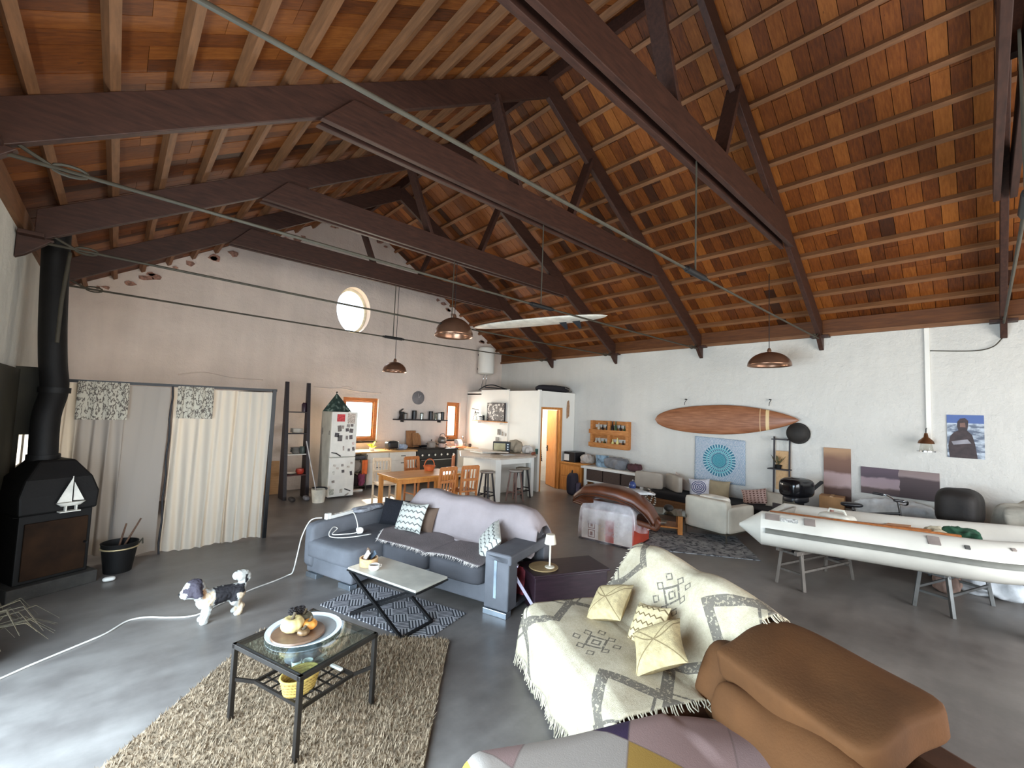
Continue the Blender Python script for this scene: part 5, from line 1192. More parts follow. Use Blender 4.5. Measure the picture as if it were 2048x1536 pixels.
def pumpkin(label, loc, r, h, c, lobes=9):
    t = thing('pumpkin', label, 'pumpkin', loc)
    m = MB(); N, K = 54, 14
    def fn(u, v):
        a = u*2*PI; ph = PI*v; rr_ = r*math.sin(ph)**0.8*(1-0.09*abs(math.sin(a*lobes/2))**0.6*0 + 0.07*abs(math.sin(a*lobes/2))) if 0 < v < 1 else 0.0
        z = h/2-h/2*math.cos(ph)-0.22*h*math.exp(-(math.sin(ph)/0.35)**2)*(1 if v > 0.5 else -0.4)
        return Vector((rr_*math.cos(a), rr_*math.sin(a), z))
    m.grid(fn, N, K, cu=True).build('flesh', mat('pumpkin_'+c.strip('#'), c, 0.45, var=0.15, scale=14), t, smooth=180)
    MB().tube([(0, 0, h*0.78), (0.004, 0, h*0.95), (0.016, 0.006, h*1.16)], [0.014, 0.009, 0.011], 7).build('stem', mat('dry_stem', '#4a3c28', 0.8), t, smooth=90)
zb_ = zt+0.031
pumpkin('largest cream pumpkin on the wooden board', onct(-0.045, 0.10, zb_), 0.068, 0.10, '#c9b27a')
pumpkin('small orange pumpkin in front on the wooden board', onct(0.035, 0.035, zb_), 0.045, 0.065, '#d08a3c', 8)
pumpkin('dark grey green gourd behind the orange pumpkin', onct(0.055, 0.125, zb_), 0.055, 0.085, '#57503f', 7)
pumpkin('small brown gourd at the front of the wooden board', onct(-0.035, 0.0, zb_), 0.036, 0.045, '#6b5236', 7)
for k in range(3):
    t = thing('pine_cone', ('left', 'middle', 'right')[k]+' dark pine cone of three lying on top of the pumpkins', 'pine cone', onct(-0.02+k*0.035, 0.145, zb_+0.085-k*0.006), 0, 'pine cones on the pumpkins')
    m = MB()
    for j in range(6):
        for i in range(7):
            a = i*2*PI/7+j*0.45; rr_ = 0.022*math.sin(PI*(j+1)/7.5); m.ell((rr_*math.cos(a), rr_*math.sin(a), j*0.008), (0.008, 0.006, 0.006), 5, 3)
    o = m.build('scales', mat('cone_brown', '#211a1a', 0.8), t); o['kind'] = 'stuff'
# lower shelf: wicker basket, cups, bag
t = thing('wicker_basket', 'yellow wicker basket on the lower shelf of the coffee table', 'basket', onct(-0.10, -0.08, zs+0.012), 0.3)
m = MB(); N = 26
def bk(u, v):
    a = u*2*PI; r = 0.085+0.02*v+0.003*math.sin(a*26+v*40); return Vector((r*math.cos(a)*1.1, r*math.sin(a)*0.85, 0.09*v))
m.grid(bk, 52, 12, cu=True).build('basket_body', cushion_mat('gold_wicker', '#b99b55', '#7d6434', 'zig'), t, smooth=180, solid=0.008)
MB().lathe([(0, 0), (0.09, 0), (0.09, 0.005), (0, 0.005)], n=20, sx=1.05, sy=0.85).build('basket_base', MATS['gold_wicker'], t)
MB().tube([(1.1*0.106*math.cos(a), 0.85*0.106*math.sin(a), 0.092) for a in [i*2*PI/26 for i in range(26)]], 0.008, 6, closed=True).build('rim', MATS['gold_wicker'], t, smooth=180)
for dx, dy, lab in ((0.06, 0.06, 'small white cup on the lower shelf behind the basket'), (0.10, 0.0, 'small grey cup on the lower shelf near the front leg'), (0.02, 0.12, 'tall white cup on the lower shelf in the middle')):
    o = MB().lathe([(0, 0), (0.025, 0), (0.034, 0.055), (0.03, 0.055), (0.022, 0.006), (0, 0.006)], n=14).build('shelf_cup', plate_m if 'white' in lab else greyenam, smooth=40); o.location = onct(dx, dy, zs+0.012); tag(o, lab, 'cup')
o = MB().soft((0, 0, 0.06), (0.22, 0.16, 0.12), 2.5, 7, jit=0.012, seed=9).build('grey_pouch', mat('grey_print_cloth', '#5d5a5e', 0.9, var=0.5, scale=18), smooth=180, weld=True); o.location = onct(0.10, 0.16, zs+0.012); tag(o, 'dark grey patterned pouch on the right of the lower shelf', 'pouch')
for k in range(2):
    o = MB().box((0, 0, 0.01), (0.11, 0.022, 0.018)).build('white_remote', plate_m, bevel=0.005); o.location = onct(0.19-k*0.03, 0.10-k*0.20, zs+0.012); o.rotation_euler = (0, 0, 0.4+k*1.5); tag(o, ('white remote on the right edge of the lower shelf' if k == 0 else 'white card on the front of the lower shelf'), 'remote')
# ================================================================== BROWN SOFA WITH WOVEN THROW
A_ = Vector((-0.42, -0.907, 0)).normalized(); B_ = Vector((0.907, -0.42, 0)).normalized(); O_ = Vector((2.54, 2.47, 0)); BR = math.atan2(A_.y, A_.x)
def bs(x, y, z=0): return O_+A_*x+B_*y+Vector((0, 0, z))
suede = fabric('brown_suede', '#5b3b21', 0.85, 0.14, 0.2, 70, 2.2); suede_d = fabric('dark_brown_suede', '#4f3220', 0.85, 0.15)
sf = thing('recliner_sofa', 'brown suede recliner sofa in the right foreground', 'sofa', O_, BR)
MB().b2((0.02, 0.02, 0.05), (1.27, 0.95, 0.30)).build('base', suede_d, sf, bevel=0.02)
MB().soft((0.645, 0.38, 0.34), (1.25, 0.76, 0.18), 8, 8, puff=0.12).build('seat_cushion', suede_d, sf, smooth=180, weld=True)
for x0, x1, zt in ((0.0, 0.64, 0.86), (0.62, 1.26, 0.84)):
    MB().soft(((x0+x1)/2, 0.98, (zt+0.30)/2), (x1-x0, 0.30, zt-0.30), 4.5, 8, M=RX(-0.42)).build('back_cushion', suede, sf, smooth=180, weld=True)
MB().b2((0.02, 1.05, 0.05), (1.27, 1.22, 0.62)).build('back_frame', suede_d, sf, bevel=0.03)
# right section: footrest, seat, lumbar roll and big head cushion
MB().b2((1.34, -0.75, 0.10), (2.60, 0.50, 0.40)).build('chaise_base', suede_d, sf, bevel=0.03)
MB().b2((1.30, 1.00, 0.05), (2.60, 1.22, 0.60)).build('back_frame', suede_d, sf, bevel=0.03)
MB().soft((1.80, 0.68, 0.47), (0.95, 0.40, 0.34), 3.0, 14, M=RX(-0.35), jit=0.022, seed=3, puff=0.12).build('lumbar_cushion', suede, sf, smooth=180, weld=True)
MB().soft((2.45, 0.68, 0.50), (0.62, 0.42, 0.36), 3.0, 10, M=RX(-0.35), jit=0.014, seed=8, puff=0.1).build('lumbar_cushion', suede, sf, smooth=180, weld=True)
MB().soft((1.68, 0.86, 0.725), (0.80, 0.54, 0.17), 9.0, 14, M=RX(0.22), jit=0.008, seed=5, puff=0.10).build('head_cushion', suede, sf, smooth=180, weld=True)
MB().soft((1.24, 0.80, 0.48), (0.22, 0.42, 0.42), 3.6, 8, M=RX(-0.4)).build('centre_cushion', suede, sf, smooth=180, weld=True)

# woven cream throw
MTW = Mat('woven_throw', 0.95, spec=0.15); u, v, w = MTW.sep(MTW.tc('UV'))
us = u*1.33; vs_ = v*2.1
def ring_d(cx, cy, r, t):
    d = (us-cx).abs() + (vs_-cy).abs(); return (d-r).abs().lt(t)
nz = MTW.noise(60, 3); wv_ = MTW.noise(9, 3)
edge = us.mn(1.33-us)
tri = (((vs_*2.1).fr()-0.5).abs()*2.0)
band = (edge-0.06-tri*0.26).abs().lt(0.052)
d0 = ((vs_*2.1).fr()-0.5).abs()*0.476
inn = (edge*1.0+d0-0.13)
dia = (inn.abs().lt(0.012)).mx((edge+d0).lt(0.07))
mask = band.mx(dia*1.0)
for cy in (0.62, 1.38):
    mask = mask.mx(ring_d(0.665, cy, 0.085, 0.012)).mx(ring_d(0.665, cy, 0.035, 0.010))
    for dx, dy in ((0.12, 0.0), (-0.12, 0.0), (0.0, 0.12), (0.0, -0.12), (0.1, 0.1), (-0.1, -0.1), (0.1, -0.1), (-0.1, 0.1)):
        mask = mask.mx(ring_d(0.665+dx, cy+dy, 0.03, 0.007))
brk = nz.gt(0.42)
cream_c = MTW.ramp(wv_*0.6+nz*0.4, [(0.35, '#b5a78c'), (0.65, '#cfc3aa')])
MTW.color(MTW.mix(mask*(0.25+brk*0.6), cream_c, '#5f5852')); MTW.bump(MTW.noise(200, 2)+mask*0.8, 0.5, 0.006)
TP = [(-0.075, 0.10), (-0.055, 0.30), (-0.02, 0.425), (0.06, 0.462), (0.30, 0.47), (0.62, 0.455), (0.70, 0.52), (0.86, 0.78), (0.95, 0.895), (1.04, 0.915), (1.14, 0.86), (1.20, 0.70), (1.22, 0.55)]
def woven(u, v):
    x = lerp(-0.05, 1.285, u); y, z = path_pt(TP, v)
    if v > 0.42:
        k = min(1, (v-0.42)/0.3); hump = 0.030*math.cos((x-0.31)/0.63*2*PI)
        z += hump*k; y += -0.02*k*math.cos((x-0.31)/0.63*2*PI)
    if u > 0.9 and v > 0.45: z -= 0.02*(u-0.9)/0.1
    if v < 0.18: y += 0.018*math.sin(x*16)*(1-v/0.18)
    z += 0.006*math.sin(x*10+v*17)
    if 0.2 < v < 0.42: z += 0.012*math.sin((x/1.3)*PI*2)**2
    return Vector((x, y, z))
th = MB().grid(woven, 70, 84).build('woven_throw', MTW.m, smooth=180, solid=0.012); th.location = O_; th.rotation_euler = (0, 0, BR)
tag(th, 'cream woven throw with grey diamond motifs covering the left seat of the brown sofa', 'throw')
rr = random.Random(12); fm_ = mat('cream_fringe', '#cabea5', 0.95); m = MB()
def strand(p, d, L, r=0.0035):
    q = p+d*L*0.5+Vector((rr.uniform(-1, 1), rr.uniform(-1, 1), rr.uniform(-0.6, 0.2)))*0.008; e = p+d*L+Vector((rr.uniform(-1, 1), rr.uniform(-1, 1), 0))*0.016
    m.tube([p, q, e], [r, r, r*0.6], 4)
for k in range(150):
    strand(woven((k+rr.random())/150, 0.0), Vector((0, -0.15, -1)), rr.uniform(0.05, 0.09))
for k in range(95):
    v = 0.1+0.86*(k+rr.random())/95; p = woven(1.0, v); strand(p, Vector((1, -0.15, -0.55)).normalized(), rr.uniform(0.035, 0.065))
for k in range(70):
    v = 0.1+0.8*(k+rr.random())/70; p = woven(0.0, v); strand(p, Vector((-0.8, -0.1, -0.6)).normalized(), rr.uniform(0.03, 0.055))
o = m.build('fringe', fm_, th); o['kind'] = 'stuff'
kn = cushion_mat('knotted_cream', '#b8a57c', '#857353', 'cross')
cushion('cream knotted cushion at the far end of the woven throw', bs(0.36, 0.50, 0.60), 0.32, 0.32, 0.13, face(-B_*0.62+Vector((0, 0, 0.8)), 0.55), kn)
cushion('cream knotted cushion nearer the camera on the woven throw', bs(1.0, 0.46, 0.61), 0.33, 0.32, 0.13, face(-B_*0.6+Vector((0, 0, 0.8)), 0.95), kn)
cushion('smaller patterned cream cushion tucked between the two knotted cushions', bs(0.70, 0.60, 0.585), 0.30, 0.28, 0.10, face(-B_*0.8+Vector((0, 0, 0.6)), 0.3), cushion_mat('brown_pattern_cream', '#cbb88f', '#6f5c40', 'zig'))

# patchwork blanket on the extended right seat
MPW = Mat('patchwork', 0.9, spec=0.2); x, y, z = MPW.sep(MPW.tc())
ca = (x*1.25+y*1.75+0.25).fl(); cb = (x*1.25-y*1.75+0.1).fl(); 
cm = MPW.n('ShaderNodeCombineXYZ'); MPW.link(ca.k, cm.inputs[0]); MPW.link(cb.k, cm.inputs[1]); 
hv = ((ca*3.0+cb*2.0+70.5)/7.0).fr()
rp = MPW.n('ShaderNodeValToRGB'); rp.color_ramp.interpolation = 'CONSTANT'
pal = [(0, '#978d84'), (0.142, '#917771'), (0.285, '#9a9088'), (0.428, '#94743a'), (0.571, '#8d7570'), (0.714, '#3a2c44'), (0.857, '#9d938a')]
while len(rp.color_ramp.elements) < len(pal): rp.color_ramp.elements.new(0.5)
for e, (p, c) in zip(rp.color_ramp.elements, pal): e.position = p; e.color = lin(c)
MPW.link(hv.k, rp.inputs[0])
s1 = ((x*1.25+y*1.75+0.25).fr()-0.5).abs().gt(0.490); s2 = ((x*1.25-y*1.75+0.1).fr()-0.5).abs().gt(0.490)
MPW.color(MPW.mix((s1.mx(s2))*0.5, MPW.mix(y.lt(-0.78)*1.0, rp.outputs[0], '#d9b545'), '#6a5a55')); MPW.bump(MPW.noise(150, 2), 0.3, 0.003)
PW = [(1.27, 0.12), (1.275, 0.36), (1.30, 0.44), (1.38, 0.468), (1.7, 0.475), (2.2, 0.475), (2.7, 0.46)]
def patch(u, v):
    x, z = path_pt(PW, u); y = lerp(-0.90, 0.55, v)
    if v < 0.12: z -= 0.34*((0.12-v)/0.12)**2.0*(1 if z > 0.3 else 0.4); y = max(y, -0.88+0.05*(0.12-v))
    if v > 0.8: x += 0.10*((v-0.8)/0.2)**1.3; z += 0.015*math.sin(u*22)+0.05*(v-0.8)
    z += 0.008*math.sin(x*5+y*6)
    return Vector((x, y, max(z, 0.05)))
o = MB().grid(patch, 56, 50).build('patchwork_blanket', MPW.m, smooth=180, solid=0.012); o.location = O_; o.rotation_euler = (0, 0, BR)
tag(o, 'patchwork blanket of grey, mustard, pink and purple triangles at the bottom edge', 'blanket')

# ---- side table behind the throw, with the small lamp
t = thing('trunk_table', 'dark brown box table with small cream lamp between the two sofas', 'side table', (3.66, 3.08, 0), math.radians(-22))
dkb = wood('very_dark_walnut', '#20141a', '#352229', 0.4)
m = MB(); m.b2((-0.42, -0.20, 0.02), (0.42, 0.20, 0.36)); m.build('trunk_body', dkb, t, bevel=0.01)
m = MB(); m.b2((-0.44, -0.22, 0.36), (0.44, 0.22, 0.385)); m.build('table_top', dkb, t, bevel=0.006)
m = MB(); m.b2((-0.40, -0.18, 0), (0.40, 0.18, 0.02)); m.build('plinth', blackm, t)
o = MB().lathe([(0, 0), (0.15, 0), (0.155, 0.006), (0.15, 0.012), (0, 0.012)], n=30).build('round_tray', wood('straw_tray', '#8d7550', '#a98e66', 0.6), smooth=40); o.location = (3.43, 3.16, 0.387); tag(o, 'round straw coloured tray under the cream lamp', 'tray')
t = thing('table_lamp', 'small cream lamp with tapered shade on the round tray', 'lamp', (3.46, 3.10, 0.40))
crm = mat('cream_lamp_metal', '#e6dcc6', 0.5, var=0.03)
MB().lathe([(0, 0), (0.05, 0), (0.05, 0.008), (0.012, 0.014), (0, 0.014)], n=24).build('base', crm, t, smooth=40)
MB().cyl((0, 0, 0.012), (0, 0, 0.30), 0.010, n=10).build('stem', crm, t, smooth=60)
MB().lathe([(0.062, 0.24), (0.045, 0.335), (0.0, 0.338)], n=28).build('lamp_shade', crm, t, smooth=40)
t = tag(MB().bar((3.05, 3.30, 0.46), (3.22, 3.06, 0.05), 0.012, 0.03).build('selfie_stick', mat('pale_lilac_plastic', '#b9aebf', 0.4)), 'pale thin stick leaning between the grey sofa arm and the box table', 'stick')
o = MB().box((3.06, 3.26, 0.485), (0.16, 0.05, 0.014), rot=RZ(-0.9) @ RY(0.45)).build('phone_holder', MATS['pale_lilac_plastic'], bevel=0.004); tag(o, 'pale phone clip at the top of the thin stick beside the grey sofa', 'phone holder')

# ================================================================== CENTRE BACK: wrapped box, chair, bench
t = thing('wrapped_carton', 'red and white carton half covered by clear plastic film', 'carton', (5.88, 3.62, 0), math.radians(-80))
# local x runs along the pale long face towards the left (back), so flip: x in [-0.86,0]
card = mat('white_card', '#d9cfc8', 0.7); redc = mat('brick_red_card', '#a83c28', 0.7, var=0.06)
MB().b2((-0.86, 0.0, 0.02), (0.0, 0.70, 0.50)).build('carton_body', redc, t, bevel=0.005)
MB().b2((-0.855, -0.004, 0.025), (-0.005, 0.0, 0.495)).build('printed_face', card, t)
for x0, x1, c in ((-0.44, -0.30, redc), (-0.56, -0.44, mat('tan_card', '#b49a80', 0.7))): MB().b2((x0, -0.0065, 0.03), (x1, -0.004, 0.36)).build('printed_stripe', c, t)
bro = mat('brown_print', '#7a4a38', 0.7)
for z in (0.05, 0.19):
    m = MB(); m.b2((-0.74, -0.0065, z), (-0.62, -0.004, z+0.012)); m.b2((-0.74, -0.0065, z+0.11), (-0.62, -0.004, z+0.122)); m.b2((-0.74, -0.0065, z), (-0.728, -0.004, z+0.12)); m.b2((-0.632, -0.0065, z), (-0.62, -0.004, z+0.12)); m.b2((-0.70, -0.0065, z+0.03), (-0.66, -0.004, z+0.09)); m.build('handling_mark', bro, t)
MB().b2((-0.90, -0.02, 0.0), (0.02, 0.68, 0.02)).build('pallet_base', darkwood, t)
MF = Mat('plastic_film', 0.18); MF.color('#e7e3e6'); ta_ = MF.n('ShaderNodeBsdfTransparent'); mx = MF.n('ShaderNodeMixShader'); nzf = MF.noise(6, 4); fx_, fy_, fzz = MF.sep(MF.tc()); MF.link((nzf*0.9-0.12+(fzz-0.26)*0.9).mn(0.75).mx(0.06).k, mx.inputs[0]); MF.link(ta_.outputs[0], mx.inputs[1]); MF.link(MF.b.outputs[0], mx.inputs[2]); MF.link(mx.outputs[0], MF.nt.nodes['Material Output'].inputs[0])
rr = random.Random(4)
def film(u, v):
    # goes round the visible faces: pale face then red end, then far side
    per = [(-0.86, 0.45), (-0.86, 0.0), (0.0, 0.0), (0.0, 0.64), (-0.2, 0.64)]
    x, y = path_pt(per, u); cx, cy = -0.43, 0.32
    top = 0.62; drop = 0.55+0.05*math.sin(u*9) if u < 0.60 else 0.22+0.12*math.sin((u-0.60)/0.4*PI)
    k = min(1, v/0.25)
    out = 0.03+0.05*max(0, v-0.25)+0.018*math.sin(u*62+v*3)*v
    d = Vector((x-cx, y-cy, 0)); d.normalize()
    inn = lerp(0.72, 1.0, k)
    return Vector((cx+(x-cx)*inn, cy+(y-cy)*inn, 0))+d*out*k+Vector((0, 0, top-0.10*k*k-drop*max(0, v-0.2)/0.8))
MB().grid(film, 110, 22).build('plastic_wrap', MF.m, t, smooth=180)
def film2(u, v):
    return Vector((-0.43+(u-0.5)*0.62, 0.32+(v-0.5)*0.46, 0.62+0.02*math.sin(u*14)*math.sin(v*9)+0.05*math.sin(u*PI)))
MB().grid(film2, 20, 14).build('plastic_top', MF.m, t, smooth=180)
# brown leather seat arching over the carton
t = thing('leather_seat', 'curved brown leather bench seat lying over the wrapped carton', 'seat', (5.86, 3.60, 0), math.radians(-76))
lea = mat('brown_leather', '#5c321d', 0.38, var=0.18, scale=3, bump=0.15, bscale=30)
LP = [(-1.05, 0.60), (-0.86, 0.745), (-0.60, 0.78), (-0.30, 0.76), (-0.02, 0.69), (0.18, 0.55), (0.32, 0.34)]
def leather(u, v):
    x, z = path_pt(LP, u); w = 0.17+0.08*math.sin(PI*min(1, u*1.15))
    a = v*2*PI; y = 0.26+w*math.cos(a)*1.0; zz = z+0.115*math.copysign(abs(math.sin(a))**0.5, math.sin(a))*(0.75+0.25*math.sin(PI*u))
    y += 0.0; 
    return Vector((x, y, zz-0.16*(1-math.cos(a))*0.5*0.0+ (-0.10*math.cos(a)*-1 if False else 0)))
m = MB().grid(leather, 34, 20, cu=True); m.build('seat_pad', lea, t, smooth=180, sub=0)
m = MB(); m.tube([Vector((path_pt(LP, k/16)[0], 0.02, path_pt(LP, k/16)[1]-0.03)) for k in range(1, 16)], 0.012, 6); m.build('piping', mat('dark_leather', '#3c2114', 0.5), t, smooth=180)
m = MB(); m.soft((-0.15, 0.42, 0.80), (0.7, 0.22, 0.06), 3, 7, jit=0.01, seed=2); m.build('folded_sheet', mat('pale_grey_sheet', '#b9b6b3', 0.85), t, smooth=180, weld=True)

# pale armchair seen from behind
t = thing('cube_armchair', 'pale beige box armchair on thin metal legs, seen from its back', 'armchair', (7.36, 2.86, 0), math.radians(-100))
beige = fabric('pale_beige_cloth', '#cfc8b8', 0.85, 0.05)
MB().soft((-0.37, 0.10, 0.41), (0.76, 0.18, 0.52), 14, 8).build('back', beige, t, smooth=180, weld=True)
MB().soft((-0.05, 0.45, 0.36), (0.16, 0.78, 0.42), 10, 8).build('arm', beige, t, smooth=180, weld=True)
MB().soft((-0.68, 0.45, 0.36), (0.16, 0.78, 0.42), 10, 8).build('arm', beige, t, smooth=180, weld=True)
MB().soft((-0.36, 0.50, 0.32), (0.50, 0.66, 0.24), 8, 8).build('seat_cushion', beige, t, smooth=180, weld=True)
MB().soft((-0.36, 0.28, 0.62), (0.48, 0.30, 0.16), 4, 8).build('back_cushion', mat('white_cloth', '#e4dfd2', 0.9), t, smooth=180, weld=True)
m = MB(); m.b2((-0.75, 0.02, 0.135), (0.02, 0.80, 0.155)); m.build('frame', steel, t)
for x, y in ((-0.73, 0.04), (0.0, 0.04), (-0.73, 0.78), (0.0, 0.78)): MB().cyl((x, y, 0), (x, y, 0.14), 0.012, n=8).build('leg', steel, t, smooth=60)

# low glass table with curios
t = thing('low_glass_table', 'low glass topped table with timber base between carton and armchair', 'coffee table', (7.30, 3.98, 0), math.radians(-60))
MB().b2((-0.45, -0.3, 0.33), (0.45, 0.3, 0.345)).build('glass_top', thin_glass('pale_table_glass', '#dfe8e6'), t)
for x in (-0.35, 0.35): MB().b2((x-0.04, -0.24, 0), (x+0.04, 0.24, 0.33)).build('leg', pine, t, bevel=0.004)
MB().b2((-0.35, -0.22, 0.10), (0.35, 0.22, 0.125)).build('shelf', pine, t, bevel=0.003)
for k in range(3):
    o = MB().b2((-0.14+k*0.01, -0.10, 0), (0.14-k*0.02, 0.10, 0.02)).build('book', mat('book_%d' % k, ('#5c4a3c', '#a3988a', '#77644f')[k], 0.6)); o.location = (7.30, 3.98, 0.127+k*0.021); o.rotation_euler = (0, 0, 0.5+k*0.3); tag(o, ('dark brown book at the bottom of the pile under the low glass table', 'pale book in the middle of the pile under the low glass table', 'brown book on top of the pile under the low glass table')[k], 'book', 'books under the low glass table')
t = thing('driftwood_sculpture', 'twisted black and white driftwood ornament on the low glass table', 'ornament', (7.18, 4.12, 0.347))
rr = random.Random(8); MZ = Mat('banded_wood', 0.7); x, y, z = MZ.sep(MZ.tc()); MZ.color(MZ.mix(((x*9+z*24).fr()).gt(0.5), '#241f1d', '#b9b0a3'))
for k in range(5):
    a = k*1.26; p = smooth_path([(0.02*math.cos(a), 0.02*math.sin(a), 0.0), (0.12*math.cos(a), 0.12*math.sin(a), 0.05+0.02*k), (0.10*math.cos(a+0.6), 0.10*math.sin(a+0.6), 0.16+0.03*k), (0.03*math.cos(a+2), 0.03*math.sin(a+2), 0.24+0.03*k)], 5)
    MB().tube(p, [0.022-0.0008*i for i in range(len(p))], 7).build('branch', MZ.m, t, smooth=180)
o = MB().ell((0, 0, 0.06), (0.085, 0.085, 0.06), 14, 9).build('dark_bowl', mat('dark_stone', '#35322f', 0.6, var=0.3), smooth=180); o.location = (7.36, 3.82, 0.347); tag(o, 'dark round stone on the near end of the low glass table', 'ornament')
t = thing('trophy_figure', 'small blue and silver figure on a stand behind the leather seat', 'ornament', (7.35, 4.55, 0))
MB().cyl((0, 0, 0), (0, 0, 0.62), 0.02, n=8).build('stand', steel, t, smooth=60)
MB().lathe([(0, 0), (0.12, 0), (0.10, 0.02), (0, 0.03)], n=16).build('base', blackm, t, smooth=50)
MB().ell((0, 0, 0.69), (0.07, 0.07, 0.085), 12, 8).build('globe', mat('blue_globe', '#3c4c80', 0.25), t, smooth=180)
MB().tube([(0.09*math.cos(a), 0, 0.69+0.10*math.sin(a)) for a in [i*PI/8-PI/2 for i in range(9)]], 0.012, 6).build('arc', chrome, t, smooth=90)

# built-in day bench along the right wall
t = thing('day_bench', 'low timber day bench with black mattress along the right hand wall', 'bench', (9.05, 3.6, 0))
MB().b2((-0.50, -1.35, 0.02), (0.42, 1.45, 0.26)).build('bench_base', wood('bench_timber', '#6a4526', '#8d6138', 0.5), t, bevel=0.006)
MB().b2((-0.52, -1.37, 0.255), (-0.44, 1.47, 0.30)).build('front_rail', MATS['bench_timber'], t, bevel=0.004)
MB().soft((-0.03, 0.05, 0.35), (0.86, 2.76, 0.17), 9, 8).build('mattress', mat('black_cotton', '#131318', 0.9), t, smooth=180, weld=True)
cushion('white cushion with violet blue rose print on the black day bench', (9.10, 4.05, 0.57), 0.42, 0.38, 0.14, face((-0.93, -0.2, 0.30), 0.1), cushion_mat('rose_cushion', '#d9d5da', '#4d5078', 'rose'))
cushion('tan beige cushion beside the rose cushion on the day bench', (9.20, 3.70, 0.575), 0.42, 0.38, 0.12, face((-0.93, -0.2, 0.32)), fabric('tan_cloth', '#a8977a'))
cushion('pink and brown cushion with pointed corners on the day bench', (9.12, 3.00, 0.56), 0.44, 0.30, 0.13, face((-0.9, -0.15, 0.4), 0.2), cushion_mat('pink_brown', '#c4a398', '#6b4a40', 'dots'))
cushion('pale grey bolster cushion at the near end of the day bench', (9.20, 2.60, 0.55), 0.46, 0.30, 0.13, face((-0.9, -0.2, 0.4)), fabric('warm_grey_cloth', '#a79c8d'))
# folding grey panels beside the console
t = thing('folding_mattress', 'pale grey beige folding mattress standing against the right wall', 'mattress', (9.12, 4.85, 0))
pg = fabric('grey_beige_cloth', '#a89e92', 0.85, 0.05)
MB().soft((-0.30, 0.20, 0.615), (0.10, 0.62, 0.35), 10, 7, M=RZ(0.15)).build('panel', pg, t, smooth=180, weld=True)
MB().soft((-0.14, -0.30, 0.61), (0.10, 0.62, 0.34), 10, 7, M=RZ(-0.65)).build('panel', pg, t, smooth=180, weld=True)
m = MB(); m.prism([(0, 0), (0.55, 0), (0.0, 0.38)], -0.03, 0.03, T4(RZ(-PI/2) @ RX(PI/2), (0.14, -0.20, 0.44))); m.build('wedge', fabric('pink_grey_cloth', '#bdaea2'), t, bevel=0.02)

# white console and things on it
t = thing('white_console', 'white console table with woven drawers along the right hand wall', 'console table', (9.2, 6.1, 0))
MB().b2((-0.30, -0.92, 0.64), (0.28, 0.92, 0.70)).build('table_top', white_paint, t, bevel=0.006)
for y in (-0.80, 0.80):
    for x in (-0.24, 0.22): MB().b2((x-0.03, y-0.04, 0), (x+0.03, y+0.04, 0.64)).build('leg', white_paint, t, bevel=0.004)
MWV = Mat('dark_woven_cane', 0.7); x, y, z = MWV.sep(MWV.tc()); MWV.color(MWV.mix((((y*28).fr().gt(0.5))*1.0 + ((z*28).fr().gt(0.5))*1.0 - 1.0).abs().gt(0.5), '#3a2c26', '#5d4a40'))
for y in (-0.50, 0.02, 0.53): MB().b2((-0.26, y-0.24, 0.36), (0.22, y+0.24, 0.63)).build('basket_drawer', MWV.m, t, bevel=0.006)
MB().b2((-0.27, -0.78, 0.32), (0.24, 0.78, 0.355)).build('shelf', white_paint, t, bevel=0.003)
blob('camo_bag', 'grey and black patterned bag on the white console', 'bag', (9.2, 6.15, 0.702), (0.34, 0.62, 0.26), '#75767a', 31)
blob('maroon_bag', 'dark maroon pouch at the right end of the white console', 'bag', (9.2, 5.65, 0.702), (0.26, 0.30, 0.17), '#4a2a2e', 32)
o = MB().prism([(-0.16, 0), (0.16, 0), (0.16, 0.30), (-0.16, 0.30)], -0.01, 0.01, T4(RZ(PI/2+0.35) @ RX(PI/2-0.2), (9.15, 6.52, 0.704))).build('leaning_print', mat('blue_grey_print', '#6f8290', 0.5, var=0.5, scale=9)); tag(o, 'blue grey print leaning at the left of the patterned bag on the console', 'print')
# timber cabinet left of the console
t = thing('timber_cabinet', 'yellow pine cabinet between the doorway and the white console', 'cabinet', (9.2, 7.36, 0))
MB().b2((-0.30, -0.33, 0.0), (0.28, 0.36, 0.70)).build('carcass', pine, t, bevel=0.005)
MB().b2((-0.33, -0.36, 0.70), (0.29, 0.38, 0.735)).build('top', pinex, t, bevel=0.004)
for z in (0.08, 0.38):
    d = MB().b2((-0.32, -0.30, z), (-0.30, 0.33, z+0.27)).build('drawer', pine, t, bevel=0.004); MB().cyl((-0.345, 0.0, z+0.15), (-0.32, 0.0, z+0.15), 0.018, n=10).build('knob', pinex, d, smooth=50)
t = thing('black_printer', 'black printer with white paper tray on the pine cabinet', 'printer', (9.2, 7.42, 0.737))
MB().b2((-0.22, -0.14, 0.0), (0.20, 0.24, 0.26)).build('body', black, t, bevel=0.012)
MB().b2((-0.24, 0.06, 0.03), (-0.21, 0.22, 0.20)).build('paper_tray', white_paint, t, bevel=0.004)
blob('folded_blanket', 'rolled pale grey blanket right of the black printer', 'blanket', (9.18, 7.02, 0.737), (0.36, 0.32, 0.22), '#b3aaa2', 33)
t = thing('backpack', 'dark plum backpack on the floor at the pine doorway', 'backpack', (8.60, 7.02, 0), 0.5)
MB().soft((0, 0, 0.26), (0.34, 0.26, 0.52), 4.2, 9, jit=0.014, seed=6).build('bag_body', mat('plum_nylon', '#2c2530', 0.8, bump=0.3), t, smooth=180, weld=True)
MB().soft((-0.05, -0.15, 0.17), (0.26, 0.12, 0.28), 4.2, 7).build('front_pocket', mat('grey_plum_nylon', '#4a4150', 0.8), t, smooth=180, weld=True)
